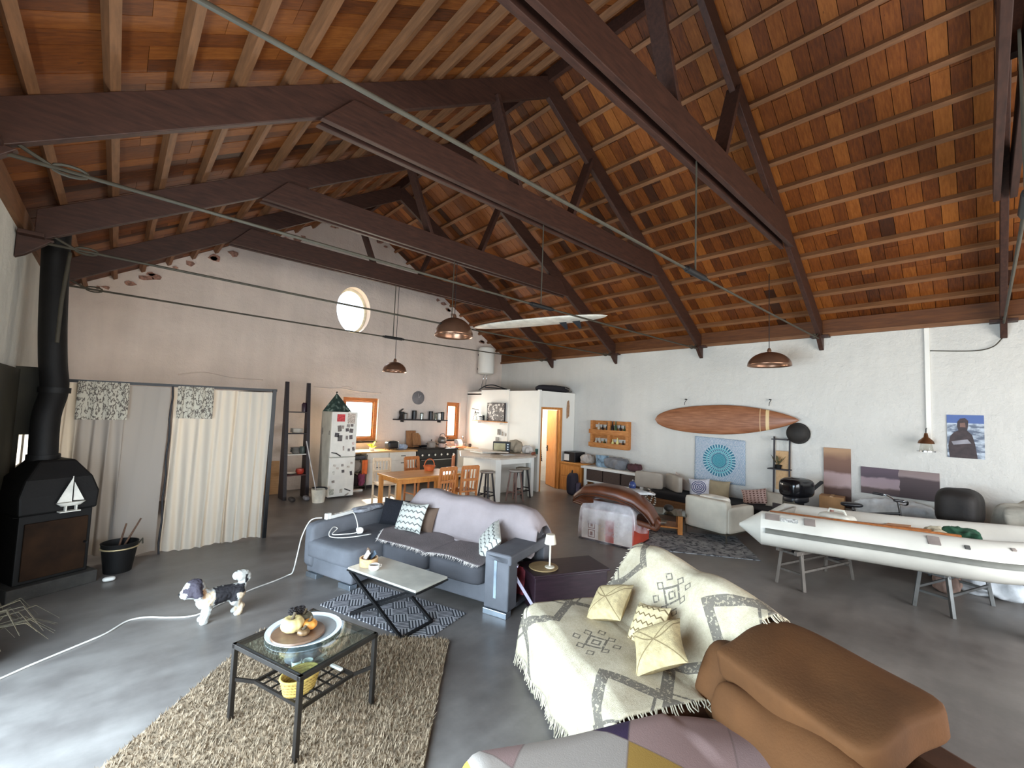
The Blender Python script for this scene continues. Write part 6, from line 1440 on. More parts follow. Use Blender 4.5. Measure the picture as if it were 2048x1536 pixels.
MB().tube(smooth_path([(-0.05, 0.02, 0.52), (-0.04, 0.02, 0.58), (0.04, 0.02, 0.58), (0.05, 0.02, 0.52)]), 0.012, 6).build('handle', black, t, smooth=180)
blob('maroon_jacket', 'maroon jacket heaped on the floor beside the backpack', 'jacket', (8.72, 6.62, 0.0), (0.34, 0.34, 0.26), '#5a2d24', 35)

# pallet shelf with bottles on the wall
t = thing('pallet_shelf', 'orange brown pallet shelf with bottles on the right hand wall', 'shelf', (XR, 6.52, 1.20))
plt_ = wood('pallet_timber', '#9c5c2a', '#c98a4c', 0.6, (10, 2, 10))
for y in (-0.54, 0.0, 0.54): MB().b2((-0.14, y-0.035, -0.02), (0, y+0.035, 0.66)).build('upright', plt_, t, bevel=0.003)
for z in (0.02, 0.20, 0.38, 0.56): MB().b2((-0.015, -0.56, z), (0.0, 0.56, z+0.10)).build('back_slat', plt_, t, bevel=0.003)
for z, xo in ((-0.04, -0.16), (0.30, -0.16)): MB().b2((xo-0.015, -0.60, z+0.02), (xo+0.005, 0.60, z+0.13)).build('front_slat', plt_, t, bevel=0.003); MB().b2((-0.16, -0.56, z), (0, 0.56, z+0.02)).build('shelf_board', plt_, t, bevel=0.003)
def bottle(x, y, z, h, r, m_, lab, grp='bottles on the pallet shelf'):
    o = MB().lathe([(0, 0), (r, 0.004), (r, h*0.58), (r*0.35, h*0.74), (r*0.32, h*0.97), (r*0.4, h*0.97), (r*0.4, h), (0, h)], n=12).build('bottle', m_, smooth=50); o.location = (x, y, z); tag(o, lab, 'bottle', grp)
bdark = mat('dark_bottle', '#231a16', 0.2); bgreen = mat('green_bottle', '#3c4a2a', 0.2); bclear = mat('clear_bottle', '#b5ab98', 0.15); byel = mat('yellow_label', '#d9d489', 0.4)
specs = [(6.86, 0.28, bclear, 'clear bottle'), (6.74, 0.24, bdark, 'short dark bottle'), (6.60, 0.30, bdark, 'dark bottle'), (6.44, 0.34, bdark, 'tall dark bottle'), (6.34, 0.34, bgreen, 'tall green bottle'), (6.20, 0.26, bdark, 'squat dark bottle'), (6.08, 0.24, bgreen, 'short green bottle')]
for i, (y, h, mm, nm) in enumerate(specs): bottle(XR-0.085, y, 1.521, h, 0.036, mm, '%s, %s from the left on the upper level of the pallet shelf' % (nm, ('first', 'second', 'third', 'fourth', 'fifth', 'sixth', 'last')[i]))
specs = [(6.94, 0.22, bclear, 'pale bottle'), (6.82, 0.24, bclear, 'clear tall bottle'), (6.68, 0.2, bgreen, 'green bottle'), (6.60, 0.16, bclear, 'small clear bottle'), (6.42, 0.22, byel, 'yellow labelled bottle'), (6.28, 0.26, byel, 'tall yellow labelled bottle'), (6.12, 0.2, bdark, 'dark bottle')]
for i, (y, h, mm, nm) in enumerate(specs): bottle(XR-0.085, y, 1.181, h, 0.036, mm, '%s, %s from the left on the lower level of the pallet shelf' % (nm, ('first', 'second', 'third', 'fourth', 'fifth', 'sixth', 'last')[i]))

# surfboard on the wall
t = thing('wooden_surfboard', 'long reddish brown wooden surfboard hung on the right hand wall', 'surfboard', (XR-0.12, 3.78, 2.0), 0)
MSF = Mat('varnished_surf_wood', 0.35); x, y, z = MSF.sep(MSF.tc()); g = MSF.noise(2.5, 5, scl3=(10, 1.2, 14)); MSF.color(MSF.mix((y+0.93).abs().lt(0.030), MSF.mix(((y+0.80).abs().lt(0.006)), MSF.ramp(g, [(0.3, '#7a4a2e'), (0.55, '#956041'), (0.75, '#a87352')]), '#d6b488'), '#d9bc8a'))
L_ = 1.46; Wd = 0.31
def surf(u, v):
    yy = lerp(-L_, L_, v); s = yy/L_
    w = Wd*(max(0, 1-abs(s)**2.6))**0.52*(1.0-0.05*s) if s > 0 else Wd*max(0, 1-abs(s)**1.75)**0.75
    a = u*2*PI; tk = 0.036*(max(0, 1-abs(s)**3))**0.5+0.004
    zt = 0.06*(0.0)-0.045*s
    return Vector((tk*math.sin(a), yy, zt-0.02*s*0+w*math.cos(a)*1.0))
MB().grid(surf, 28, 44, cu=True).build('board', MSF.m, t, smooth=180)
for y in (0.75, -0.95): MB().tube([(0.10, y, 0.42), (0.02, y, 0.36), (0.0, y, 0.30)], 0.006, 5).build('hanging_cord', black, t); MB().cyl((0.12, y, 0.43), (0.03, y, 0.43), 0.012, n=6).build('hook', blackm, t)
t = thing('round_hat', 'round black hat hung on the wall at the right tip of the surfboard', 'hat', (XR-0.10, 2.36, 1.80))
MB().lathe([(0, -0.14), (0.10, -0.13), (0.17, -0.06), (0.185, 0.0), (0.185, 0.02), (0.16, 0.04), (0, 0.05)], n=28, M=RY(PI/2)).build('dome', mat('black_felt', '#231f1c', 0.75, var=0.2), t, smooth=60)
MB().tube([(0.045, 0.186*math.cos(a), 0.186*math.sin(a)) for a in [i*2*PI/28 for i in range(28)]], 0.012, 6, closed=True).build('rim', MATS['black_felt'], t, smooth=180)
# tapestry
MTA = Mat('mandala_cloth', 0.95); x, y, z = MTA.sep(MTA.tc()); r = (y*y+z*z).sq()
at = MTA.n('ShaderNodeMath', operation='ARCTAN2'); MTA.link(z.k, at.inputs[0]); MTA.link(y.k, at.inputs[1]); ang_ = E(MTA.nt, at.outputs[0])
ray = ((ang_*(34/(2*PI))).fr()-0.5).abs().gt(0.30); rings = (r*15.0).fr().gt(0.62)
inside = r.lt(0.335); core = r.lt(0.13); mid = r.lt(0.27)
teal = MTA.mix(ray*(r.gt(0.15)), '#336f88', '#a9c4cc'); teal2 = MTA.mix(rings*mid, teal, '#6fb0b9'); teal3 = MTA.mix(core, teal2, MTA.mix((r*40).fr().gt(0.5), '#357f92', '#5d9fab'))
nz = MTA.noise(26, 2, scl3=(1, 1.0, 1.6)); bgc = MTA.mix((((y+z)*34.0).fr()*0.6+nz*0.6).gt(0.62), '#c3c7cd', '#6e8fa8')
MTA.color(MTA.mix(inside, bgc, teal3))
o = MB().grid(lambda u, v: Vector((0.006*math.sin(u*11+v*4), lerp(-0.52, 0.52, u), lerp(-0.47, 0.47, v)+(0.03 if v > 0.5 else -0.03)*(u-0.5))), 24, 18).build('tapestry', MTA.m, smooth=180, solid=0.006); o.location = (XR-0.018, 3.81, 1.14); tag(o, 'blue and white mandala tapestry below the surfboard', 'tapestry')

# ladder plant shelf
t = thing('plant_stand', 'narrow dark ladder stand with potted plants against the right hand wall', 'stand', (XR-0.16, 2.62, 0))
for y in (-0.13, 0.13): MB().bar((0, y, 0), (0.08, y, 1.72), 0.025, 0.025).build('rail', darkwood, t)
for z in (0.35, 1.10, 1.66): MB().b2((-0.10, -0.16 if z < 1.6 else -0.13, z), (0.10, 0.20 if z < 1.6 else 0.13, z+0.02)).build('shelf', darkwood, t)
MB().b2((0.06, -0.14, 0.72), (0.09, 0.10, 1.45)).build('back_board', wood('pale_board', '#b18a5e', '#c7a277', 0.6), t)
t = thing('dry_pot_plant', 'dried plant in a dark pot on the ladder stand', 'plant', (XR-0.17, 2.66, 1.122))
MB().lathe([(0, 0), (0.05, 0), (0.065, 0.07), (0.06, 0.07), (0, 0.02)], n=12).build('pot', blackm, t, smooth=40)
rr = random.Random(3); dl = mat('dull_leaf', '#5a5236', 0.8)
for k in range(12):
    a = rr.uniform(0, 2*PI); l = rr.uniform(0.10, 0.24); e = rr.uniform(0.6, 1.4); q = Vector((math.cos(a)*math.cos(e), math.sin(a)*math.cos(e), math.sin(e)))*l+Vector((0, 0, 0.06)); p = Vector((0, 0, 0.06)); s = Vector((-math.sin(a), math.cos(a), 0))*0.018; md_ = p*0.3+q*0.7
    MB().add([p, md_+s, q, md_-s], [(0, 1, 2), (0, 2, 3)]).build('leaf', dl, t, solid=0.002)
# canvases and poster
def band_mat(name, stops, nzs=3.0):
    M = Mat(name, 0.6); x, y, z = M.sep(M.tc('Generated')); nz = M.noise(nzs, 4); M.color(M.ramp(z+nz*0.16-0.08, stops)); MATS[name] = M.m; return M.m
cnv = band_mat('tall_canvas_print', [(0.0, '#4d3630'), (0.30, '#5a4038'), (0.36, '#b39a98'), (0.55, '#a98f8d'), (0.60, '#6b4a3c'), (0.80, '#785543'), (0.95, '#a98463')])
o = MB().b2((-0.03, -0.195, 0), (0, 0.195, 1.02)).build('canvas_print', cnv, bevel=0.003); o.location = (XR, 1.78, 0.555); tag(o, 'tall brown and pink canvas print on the right hand wall', 'canvas')
cnv2 = band_mat('wide_canvas_print', [(0.0, '#4a3a3c'), (0.22, '#57433f'), (0.30, '#a58f93'), (0.60, '#9c858a'), (0.66, '#5a4650'), (0.95, '#6a5660')], 4)
M_ = Mat('wide_canvas_mix', 0.6); gx, gy, gz = M_.sep(M_.tc('Generated')); nz = M_.noise(4, 4)
lft = M_.ramp(gz+nz*0.2-0.1, [(0.0, '#493739'), (0.22, '#57433f'), (0.30, '#a08a8d'), (0.60, '#957f84'), (0.66, '#4d3d46'), (0.95, '#5a4852')])
rgt = M_.ramp(gz+nz*0.16-0.08, [(0.0, '#3f2f30'), (0.70, '#4a393a'), (0.78, '#8d7a78'), (1.0, '#84706c')])
M_.color(M_.mix((gy+nz*0.16).lt(0.56), lft, rgt))
o = MB().b2((-0.03, -0.48, 0), (0, 0.48, 0.44)).build('canvas_print', M_.m, bevel=0.003); o.location = (XR, 0.97, 0.855); tag(o, 'wide brown and pink canvas print right of the tall canvas', 'canvas')
pst = thing('person_poster', 'blue poster of a seated person in dark jacket high on the right wall', 'poster', (XR, 0.20, 1.885))
MPS = Mat('sea_print', 0.5); x, y, z = MPS.sep(MPS.tc()); nz = MPS.noise(7, 4, scl3=(1, 1, 2.5)); sky = z.gt(0.20); MPS.color(MPS.mix(sky, MPS.ramp(nz, [(0.42, '#5b6476'), (0.58, '#b9c3ce')]), '#48609a'))
MB().b2((-0.012, -0.195, -0.325), (0, 0.195, 0.325)).build('print', MPS.m, pst)
sil = mat('dark_print_figure', '#3a2d2e', 0.6, var=0.2, scale=14)
body = [(-0.12, -0.325), (0.17, -0.325), (0.185, -0.15), (0.16, 0.0), (0.12, 0.06), (0.07, 0.09), (0.085, 0.15), (0.08, 0.22), (0.05, 0.27), (0.0, 0.28), (-0.035, 0.24), (-0.03, 0.15), (-0.02, 0.09), (-0.07, 0.03), (-0.10, -0.12)]
MB().prism(body, 0, 0.003, T4(Matrix(((0, 0, -1), (1, 0, 0), (0, 1, 0))), (-0.0125, 0.0, 0))).build('print_figure', sil, pst)
MB().prism([(-0.06, -0.10), (0.13, -0.13), (0.15, -0.08), (-0.02, -0.04)], 0.003, 0.005, T4(Matrix(((0, 0, -1), (1, 0, 0), (0, 1, 0))), (-0.0125, 0, 0))).build('print_sleeve', mat('pale_print', '#8f8c92', 0.6), pst)
MB().prism([(-0.005, 0.14), (0.055, 0.14), (0.055, 0.20), (0.0, 0.21)], 0.003, 0.005, T4(Matrix(((0, 0, -1), (1, 0, 0), (0, 1, 0))), (-0.0125, 0, 0))).build('print_face', mat('tan_print', '#7a5b50', 0.6), pst)
# conduit pipe, hooks, lantern
o = MB().b2((XR-0.03, 0.565, 1.78), (XR, 0.625, EAVE)).build('conduit', white_paint, bevel=0.004); tag(o, 'white conduit running down the right hand wall above the lantern', 'conduit')
o = MB().tube(smooth_path([(XR-0.01, 0.56, 3.22), (XR-0.02, 0.1, 3.18), (XR-0.03, -0.1, 3.22), (XR-0.04, -0.2, 3.34)]), 0.008, 5).build('thin_wire', steel, smooth=180); tag(o, 'thin grey wire from the conduit to the truss foot', 'wire')
t = thing('hanging_lantern', 'bronze lantern with clear glass hanging below the white conduit', 'lantern', (XR-0.18, 0.62, 1.66))
MB().lathe([(0.0, 0.26), (0.02, 0.25), (0.03, 0.19), (0.09, 0.13), (0.10, 0.09), (0, 0.09)], n=16).build('cap', mat('bronze', '#7a5236', 0.3, 0.7), t, smooth=50)
MB().lathe([(0.085, -0.02), (0.065, 0.09)], n=16).build('glass', thin_glass('lantern_glass', '#f2f2ee'), t, smooth=60)
MB().lathe([(0, -0.04), (0.11, -0.035), (0.11, -0.02), (0, -0.02)], n=16).build('base', chrome, t, smooth=50)
MB().tube([(0.0, 0, 0.26), (0.04, 0, 0.32), (0.15, 0, 0.33)], 0.006, 5).build('hook', blackm, t)

# white board lying on the tie rods
t = thing('white_paddle_board', 'long white board resting on the tie rods under the roof', 'surfboard', (5.42, 5.40, 3.575), 0)
dr = Vector((5.76-5.08, 4.11-6.69, 0)); t.rotation_euler = (0, 0, math.atan2(dr.y, dr.x))
def wb(u, v):
    s = lerp(-1, 1, v); w = 0.27*max(0, 1-abs(s)**2.4)**0.6; tk = 0.038*max(0, 1-abs(s)**4)**0.5+0.003; a = u*2*PI
    return Vector((s*1.36, w*math.cos(a), tk*math.sin(a)+0.04))
MB().grid(wb, 24, 36, cu=True).build('board', mat('board_white', '#d8d2c4', 0.4), t, smooth=180)
for k in (0.55, 0.80): MB().prism([(-0.08, 0), (0.06, 0), (0.10, -0.13), (0.06, -0.14)], -0.006, 0.006, T4(RX(PI/2), (k, 0.03, 0.005))).build('fin', black, t)
# ================================================================== INFLATABLE BOAT ON SAWHORSES
bt = thing('inflatable_boat', 'white inflatable dinghy with grey rubbing strip resting on sawhorses', 'boat', (0, 0, 0))
rub = mat('white_hypalon', '#d9d6cb', 0.45, var=0.05, scale=2); grs = mat('grey_rubbing_strip', '#6a6a62', 0.6)
ZB = 0.665; RT = 0.205
def tubepath(pts): return smooth_path([Vector((x, y, ZB)) for x, y in pts], 6)
near = tubepath([(6.12, 1.93), (6.24, 1.45), (6.43, 0.78), (6.62, 0.10), (6.86, -0.22), (7.25, -0.52), (7.7, -0.78)])
far = tubepath([(7.00, 1.92), (7.16, 1.35), (7.48, 0.62), (7.85, 0.05), (8.08, -0.35), (8.02, -0.72), (7.7, -0.78)])
for nm, p in (('near_tube', near), ('far_tube', far)):
    m = MB(); m.tube(p, RT, 22); d = (p[0]-p[1]).normalized()
    m.cyl(p[0], p[0]+d*0.20, RT, 0.055, 22); m.cyl(p[0]+d*0.20, p[0]+d*0.25, 0.055, 0.02, 14)
    m.build('tube', rub, bt, smooth=40)
def strip(p, side, ang, w, t, name, m_, i0=0, i1=None):
    i1 = i1 or len(p); vs = []; fs = []; q = p[i0:i1]
    for i, c in enumerate(q):
        d = (q[min(i+1, len(q)-1)]-q[max(i-1, 0)]).normalized(); out = Vector((d.y, -d.x, 0))*side
        for a, r in ((ang-w, RT), (ang-w*0.8, RT+t), (ang-w*0.25, RT+t*0.6), (ang+w*0.25, RT+t*0.6), (ang+w*0.8, RT+t), (ang+w, RT)): vs.append(c+out*math.cos(a)*r+Vector((0, 0, math.sin(a)*r)))
    for i in range(len(q)-1):
        for k in range(5): fs.append((i*6+k, i*6+k+1, (i+1)*6+k+1, (i+1)*6+k))
    MB().add(vs, fs).build(name, m_, bt, smooth=60)
sd_ = 1 if True else -1
# outward side of the near tube faces the camera (towards -x)
d0 = (near[3]-near[2]); out = Vector((d0.y, -d0.x, 0)); sd_ = 1 if out.x < 0 else -1
strip(near, sd_, 0.06, 0.15, 0.022, 'rubbing_strip', grs, 1); strip(far, -sd_, 0.06, 0.15, 0.022, 'rubbing_strip', grs, 1)
def patchpad(i, ang, dl, da, m_, name, p=near, s=None):
    s = sd_ if s is None else s; c = p[i]; d = (p[i+1]-p[i-1]).normalized(); o_ = Vector((d.y, -d.x, 0))*s; vs = []
    for r in (RT-0.01, RT+0.014):
        for a, l in ((ang-da, -dl), (ang+da, -dl), (ang+da, dl), (ang-da, dl)): vs.append(c+d*l+o_*math.cos(a)*r+Vector((0, 0, math.sin(a)*r)))
    MB().add(vs, [(3, 2, 1, 0), (4, 5, 6, 7), (0, 1, 5, 4), (1, 2, 6, 5), (2, 3, 7, 6), (3, 0, 4, 7)]).build(name, m_, bt, bevel=0.004)
patchpad(2, 0.95, 0.075, 0.22, mat('taupe_patch', '#8a7f78', 0.7), 'rubber_patch'); patchpad(6, 0.95, 0.055, 0.25, MATS['taupe_patch'], 'rubber_patch'); patchpad(15, 0.9, 0.05, 0.25, MATS['taupe_patch'], 'rubber_patch')
patchpad(4, 0.85, 0.09, 0.12, mat('name_plate', '#b9b9b4', 0.5, var=0.3, scale=40), 'registration_plate'); patchpad(17, 0.75, 0.02, 0.1, mat('dark_logo', '#4d4c49', 0.6), 'logo_mark'); patchpad(21, 0.9, 0.02, 0.08, MATS['taupe_patch'], 'valve')
m = MB(); m.add([p+Vector((0.05, 0, -0.10)) for p in near[1:31]]+[p+Vector((-0.05, 0, -0.10)) for p in far[1:31]], [(i, i+1, 30+i+1, 30+i) for i in range(29)]); m.build('floor', mat('boat_floor', '#b5b0a6', 0.6), bt, solid=0.03)
MB().bar(near[2]+Vector((0.1, 0, 0.02)), far[2]+Vector((-0.1, 0, 0.02)), 0.04, 0.34).build('transom', mat('transom_grey', '#9a948a', 0.6), bt)
MB().bar(near[12]+Vector((0.08, 0, 0.12)), far[11]+Vector((-0.08, 0, 0.12)), 0.20, 0.025).build('thwart', pine, bt)
# load in the boat
oarw = wood('varnished_oar', '#8a4f28', '#b3703e', 0.35, (2, 10, 10))
t = thing('oar', 'long varnished wooden oar lying along the near tube of the dinghy', 'oar', (0, 0, 0))
p, q = near[1]+Vector((0.13, 0, 0.185)), near[17]+Vector((0.08, 0, 0.20))
MB().cyl(p, q, 0.02, n=10).build('shaft', oarw, t, smooth=60)
MB().bar(p, p+(q-p)*0.38, 0.12, 0.025).build('blade', oarw, t, bevel=0.01)
t = thing('oar', 'second wooden oar with yellow blade, crossing behind the first oar', 'oar', (0, 0, 0))
p, q = near[6]+Vector((0.28, 0, 0.16)), near[15]+Vector((0.13, 0, 0.21))
MB().cyl(p, q, 0.018, n=10).build('shaft', oarw, t, smooth=60); MB().bar(p, p+(q-p)*0.5, 0.10, 0.02).build('blade', wood('yellow_oar', '#a87a3a', '#cda05c', 0.4), t, bevel=0.008)
t = thing('fuel_tank', 'white plastic fuel tank standing in the stern of the dinghy', 'fuel tank', (6.62, 1.25, 0.66), -0.3)
MB().soft((0, 0, 0.12), (0.26, 0.36, 0.26), 5, 7).build('tank', mat('milky_plastic', '#d6d2c4', 0.4), t, smooth=180, weld=True)
MB().tube([(0, -0.10, 0.24), (0, -0.08, 0.29), (0, 0.08, 0.29), (0, 0.10, 0.24)], 0.014, 6).build('handle', MATS['milky_plastic'], t, smooth=90)
MB().cyl((0.06, 0.1, 0.24), (0.06, 0.1, 0.28), 0.03, n=10).build('filler_cap', mat('rose_brown_cap', '#8d5d50', 0.5), t, smooth=50)
MB().soft((-0.12, 0.02, 0.10), (0.03, 0.14, 0.10), 4, 5).build('recess_shade', black, t, smooth=180)  # black pad in place of a hollow, its shade put into the colour
blob('green_tarp', 'dark green bundle of rope and cloth in the bow of the dinghy', 'bundle', (7.02, 0.22, 0.72), (0.24, 0.34, 0.17), '#1f4a33', 41)
blob('cream_cloth', 'cream cloth beside the green bundle in the dinghy', 'cloth', (6.90, 0.40, 0.72), (0.16, 0.18, 0.16), '#b9ae94', 42)
# sawhorses
trm = wood('weathered_grey_timber', '#57514b', '#7a736b', 0.8, (8, 8, 1.5)); mtl = mat('galvanised_leg', '#7f8180', 0.4, 0.7)
def sawhorse(label, c, rz, W, m_):
    t = thing('sawhorse', label, 'sawhorse', c, rz, 'sawhorses under the dinghy')
    [MB().b2((-W/2, s*0.11-0.02, 0.41), (W/2, s*0.11+0.02, 0.458)).build('beam', m_, t, bevel=0.004) for s in (-1, 1)]
    for x in (-W/2+0.1, W/2-0.1):
        for s in (-1, 1): MB().bar((x, s*0.115, 0.44), (x+(-0.03 if x < 0 else 0.03), s*0.165, 0.0), 0.035, 0.035).build('leg', m_, t, bevel=0.003)
        [MB().bar((x, -0.14, z), (x, 0.14, z), 0.022, 0.025).build('brace', m_, t) for z in (0.18, 0.40)]
    for s in (-1, 1): MB().bar((-W/2+0.1, s*0.14, 0.22), (W/2-0.1, s*0.14, 0.22), 0.02, 0.025).build('rail', m_, t)
sawhorse('weathered timber sawhorse under the stern of the dinghy', (6.72, 1.50, 0), -0.28, 1.20, trm)
sawhorse('grey metal sawhorse under the bow half of the dinghy', (7.15, 0.28, 0), -0.32, 1.05, mtl)
# outboard motors
def outboard(label, loc, rz, cover, cowl=(0.36, 0.50, 0.30), cz=0.94):
    t = thing('outboard_motor', label, 'outboard motor', loc, rz)
    MB().soft((0, 0, cz), cowl, 4.0, 10, puff=0.12, jit=0.006 if cz < 0.94 else 0.0, seed=1).build('cowling', cover, t, smooth=180, weld=True)
    MB().soft((0, 0.02, 0.76), (0.26, 0.38, 0.12), 4, 7).build('engine_pan', black, t, smooth=180, weld=True)
    MB().prism([(-0.05, -0.12), (0.05, -0.12), (0.05, 0.12), (-0.05, 0.12)], 0.22, 0.74).build('leg_housing', blackm, t, bevel=0.02)
    MB().cyl((0, -0.24, 0.16), (0, 0.20, 0.16), 0.05, 0.03, 12).build('gearcase', blackm, t, smooth=60)
    MB().prism([(-0.10, -0.18), (0.10, -0.18), (0.10, 0.16), (-0.10, 0.16)], 0.28, 0.295).build('cavitation_plate', blackm, t)
    for k in range(3):
        a = k*2*PI/3; MB().ell((0.07*math.cos(a), -0.26, 0.16+0.07*math.sin(a)), (0.035, 0.012, 0.055), 8, 6, M=None).build('propeller_blade', blackm, t, smooth=180)
    MB().prism([(-0.10, 0.12), (0.10, 0.12), (0.10, 0.20), (-0.10, 0.20)], 0.50, 0.76).build('clamp_bracket', steel, t, bevel=0.006)
    return t
gb = mat('gloss_black_cowl', '#101013', 0.15)
o1 = outboard('glossy black outboard motor on a trolley at the stern of the dinghy', (8.30, 2.10, -0.09+0.09), 1.2, gb)
MB().bar((0.0, -0.20, 0.80), (0.0, -0.62, 1.02), 0.05, 0.045).build('tiller', black, o1, bevel=0.01)
t = thing('motor_trolley', 'black metal trolley carrying the glossy outboard motor', 'trolley', (8.30, 2.10, 0), 1.2)
for x in (-0.22, 0.22):
    MB().bar((x, 0.22, 0.62), (x, 0.40, 0.0), 0.03, 0.03).build('leg', blackm, t); MB().bar((x, 0.20, 0.60), (x, -0.35, 0.04), 0.03, 0.03).build('strut', blackm, t)
MB().b2((-0.24, 0.205, 0.52), (0.24, 0.245, 0.66)).build('mount_board', darkwood, t)
outboard('dark outboard motor under a black cover near the far tube of the dinghy', (8.62, 0.26, 0.0), 1.4, mat('black_cover_cloth', '#1a1512', 0.7, var=0.25, scale=5, bump=0.4, bscale=20), (0.44, 0.56, 0.46), 0.93)
t = thing('motor_trolley', 'second dark trolley carrying the covered outboard motor', 'trolley', (8.62, 0.26, 0), 1.4)
for x in (-0.22, 0.22):
    MB().bar((x, 0.22, 0.62), (x, 0.40, 0.0), 0.03, 0.03).build('leg', blackm, t); MB().bar((x, 0.20, 0.60), (x, -0.35, 0.04), 0.03, 0.03).build('strut', blackm, t)
MB().b2((-0.24, 0.205, 0.52), (0.24, 0.245, 0.66)).build('mount_board', darkwood, t)
# cardboard box in front of the tall canvas
t = thing('cardboard_box', 'small brown cardboard box in front of the tall canvas print', 'box', (9.2, 1.80, 0.47), 0.1)
cb_ = mat('cardboard', '#a07850', 0.8, var=0.08)
MB().b2((-0.14, -0.17, 0), (0.14, 0.17, 0.30)).build('carton', cb_, t, bevel=0.004)
MB().b2((-0.145, -0.025, 0.29), (0.145, 0.025, 0.303)).build('tape', mat('tape_tan', '#b9976e', 0.4), t)
t = thing('low_workbench', 'grey low workbench along the right hand wall behind the boat', 'workbench', (9.10, 1.10, 0))
MB().b2((-0.12, -0.62, 0.42), (0.38, 0.95, 0.465)).build('bench_top', mat('grey_bench', '#8f938f', 0.6), t, bevel=0.005)
for x in (-0.06, 0.32):
    for y in (-0.54, 0.88): MB().b2((x-0.03, y-0.03, 0), (x+0.03, y+0.03, 0.42)).build('leg', steel, t)
blob('white_sailcloth', 'pale folded sailcloth roll on the workbench under the wide canvas', 'sailcloth', (9.22, 0.98, 0.467), (0.44, 0.98, 0.34), '#d3d7d8', 43)
# bicycle between boat and wall
t = thing('bicycle', 'dark bicycle standing between the dinghy and the wall', 'bicycle', (8.20, 1.12, 0), math.radians(-60))
bk_ = mat('bike_black', '#1a1b1e', 0.35, 0.3)
for x, nm in ((-0.50, 'rear_wheel'), (0.52, 'front_wheel')):
    m = MB(); m.tube([(x+0.31*math.cos(a), 0, 0.33+0.31*math.sin(a)) for a in [i*2*PI/32 for i in range(32)]], 0.022, 7, closed=True); w_ = m.build(nm, black, t, smooth=180)
    m = MB()
    for i in range(14): m.bar((x, 0, 0.33), (x+0.30*math.cos(i*2*PI/14), 0, 0.33+0.30*math.sin(i*2*PI/14)), 0.003, 0.003)
    s_ = m.build('spokes', steel, w_); s_['kind'] = 'stuff'
for p, q in (((-0.12, 0, 0.30), (-0.24, 0, 0.76)), ((-0.12, 0, 0.30), (0.34, 0, 0.70)), ((-0.22, 0, 0.70), (0.32, 0, 0.76)), ((-0.50, 0, 0.33), (-0.12, 0, 0.30)), ((-0.50, 0, 0.33), (-0.22, 0, 0.70)), ((0.52, 0, 0.33), (0.33, 0, 0.72))): MB().cyl(p, q, 0.018, n=8).build('frame_bar', bk_, t, smooth=60)
MB().cyl((0.33, 0, 0.70), (0.30, 0, 0.92), 0.016, n=8).build('stem', chrome, t, smooth=60)
MB().tube(smooth_path([(0.22, -0.30, 0.98), (0.30, -0.24, 0.96), (0.34, -0.10, 0.90), (0.34, 0.10, 0.90), (0.30, 0.24, 0.96), (0.22, 0.30, 0.98)]), 0.013, 7).build('handlebar', chrome, t, smooth=180)
for y in (-0.29, 0.29): MB().cyl((0.24, y*0.96, 0.975), (0.12, y*1.04, 0.985), 0.02, n=8).build('grip', black, t, smooth=60)
MB().soft((-0.26, 0, 0.83), (0.27, 0.16, 0.07), 2.6, 7).build('saddle', black, t, smooth=180, weld=True)
MB().cyl((-0.24, 0, 0.74), (-0.25, 0, 0.81), 0.014, n=8).build('seat_post', chrome, t, smooth=60)
MB().tube([(-0.12+0.09*math.cos(a), 0.04, 0.30+0.09*math.sin(a)) for a in [i*2*PI/18 for i in range(18)]], 0.006, 5, closed=True).build('chainring', steel, t, smooth=180)
# heap under the covered motor, pale cover and red sack at the right edge
blob('brown_sack', 'brown crumpled sack beside the covered motor', 'sack', (8.40, -0.28, 0.50), (0.34, 0.40, 0.28), '#6d5c4c', 45)
o = bpy.data.objects[[x.name for x in COL.objects if x.name.startswith('brown_sack')][0]]
t = thing('plastic_crate', 'grey plastic crate under the brown sack', 'crate', (8.40, -0.28, 0))
for A, B in (((-0.22, -0.26, 0), (0.22, 0.26, 0.03)), ((-0.22, -0.26, 0.03), (-0.20, 0.26, 0.48)), ((0.20, -0.26, 0.03), (0.22, 0.26, 0.48)), ((-0.2, -0.26, 0.03), (0.2, -0.24, 0.48)), ((-0.2, 0.24, 0.03), (0.2, 0.26, 0.48))): MB().b2(A, B).build('crate_side', mat('crate_grey', '#6f7072', 0.6), t, bevel=0.004)
blob('pale_dust_cover', 'big pale beige dust cover over a rounded shape at the right wall', 'cover', (8.98, -0.56, 0), (0.70, 0.95, 1.02), '#b7b2a4', 46, 3.2)
blob('red_sack', 'dark red sack at the right edge of the photo', 'sack', (8.42, -0.86, 0.0), (0.35, 0.30, 1.10), '#7a2220', 47, 3.2)
blob('white_plastic_sheet', 'white crumpled plastic sheet on the floor under the dinghy', 'sheet', (7.95, 0.02, 0), (0.42, 0.55, 0.30), '#c7ccd0', 48)
blob('pink_cloth_bundle', 'dull pink bundle on the floor beside the white plastic sheet', 'bundle', (7.66, 0.36, 0), (0.24, 0.24, 0.22), '#8d7468', 49)
t = thing('black_bin', 'black bin on the floor at the right edge under the boat', 'bin', (6.62, -0.42, 0))
MB().lathe([(0, 0), (0.13, 0), (0.15, 0.42), (0.14, 0.42), (0.12, 0.02), (0, 0.02)], n=20).build('bin_body', black, t, smooth=40)
MB().lathe([(0.15, 0.42), (0.155, 0.44), (0.0, 0.45)], n=20).build('lid', black, t, smooth=40)

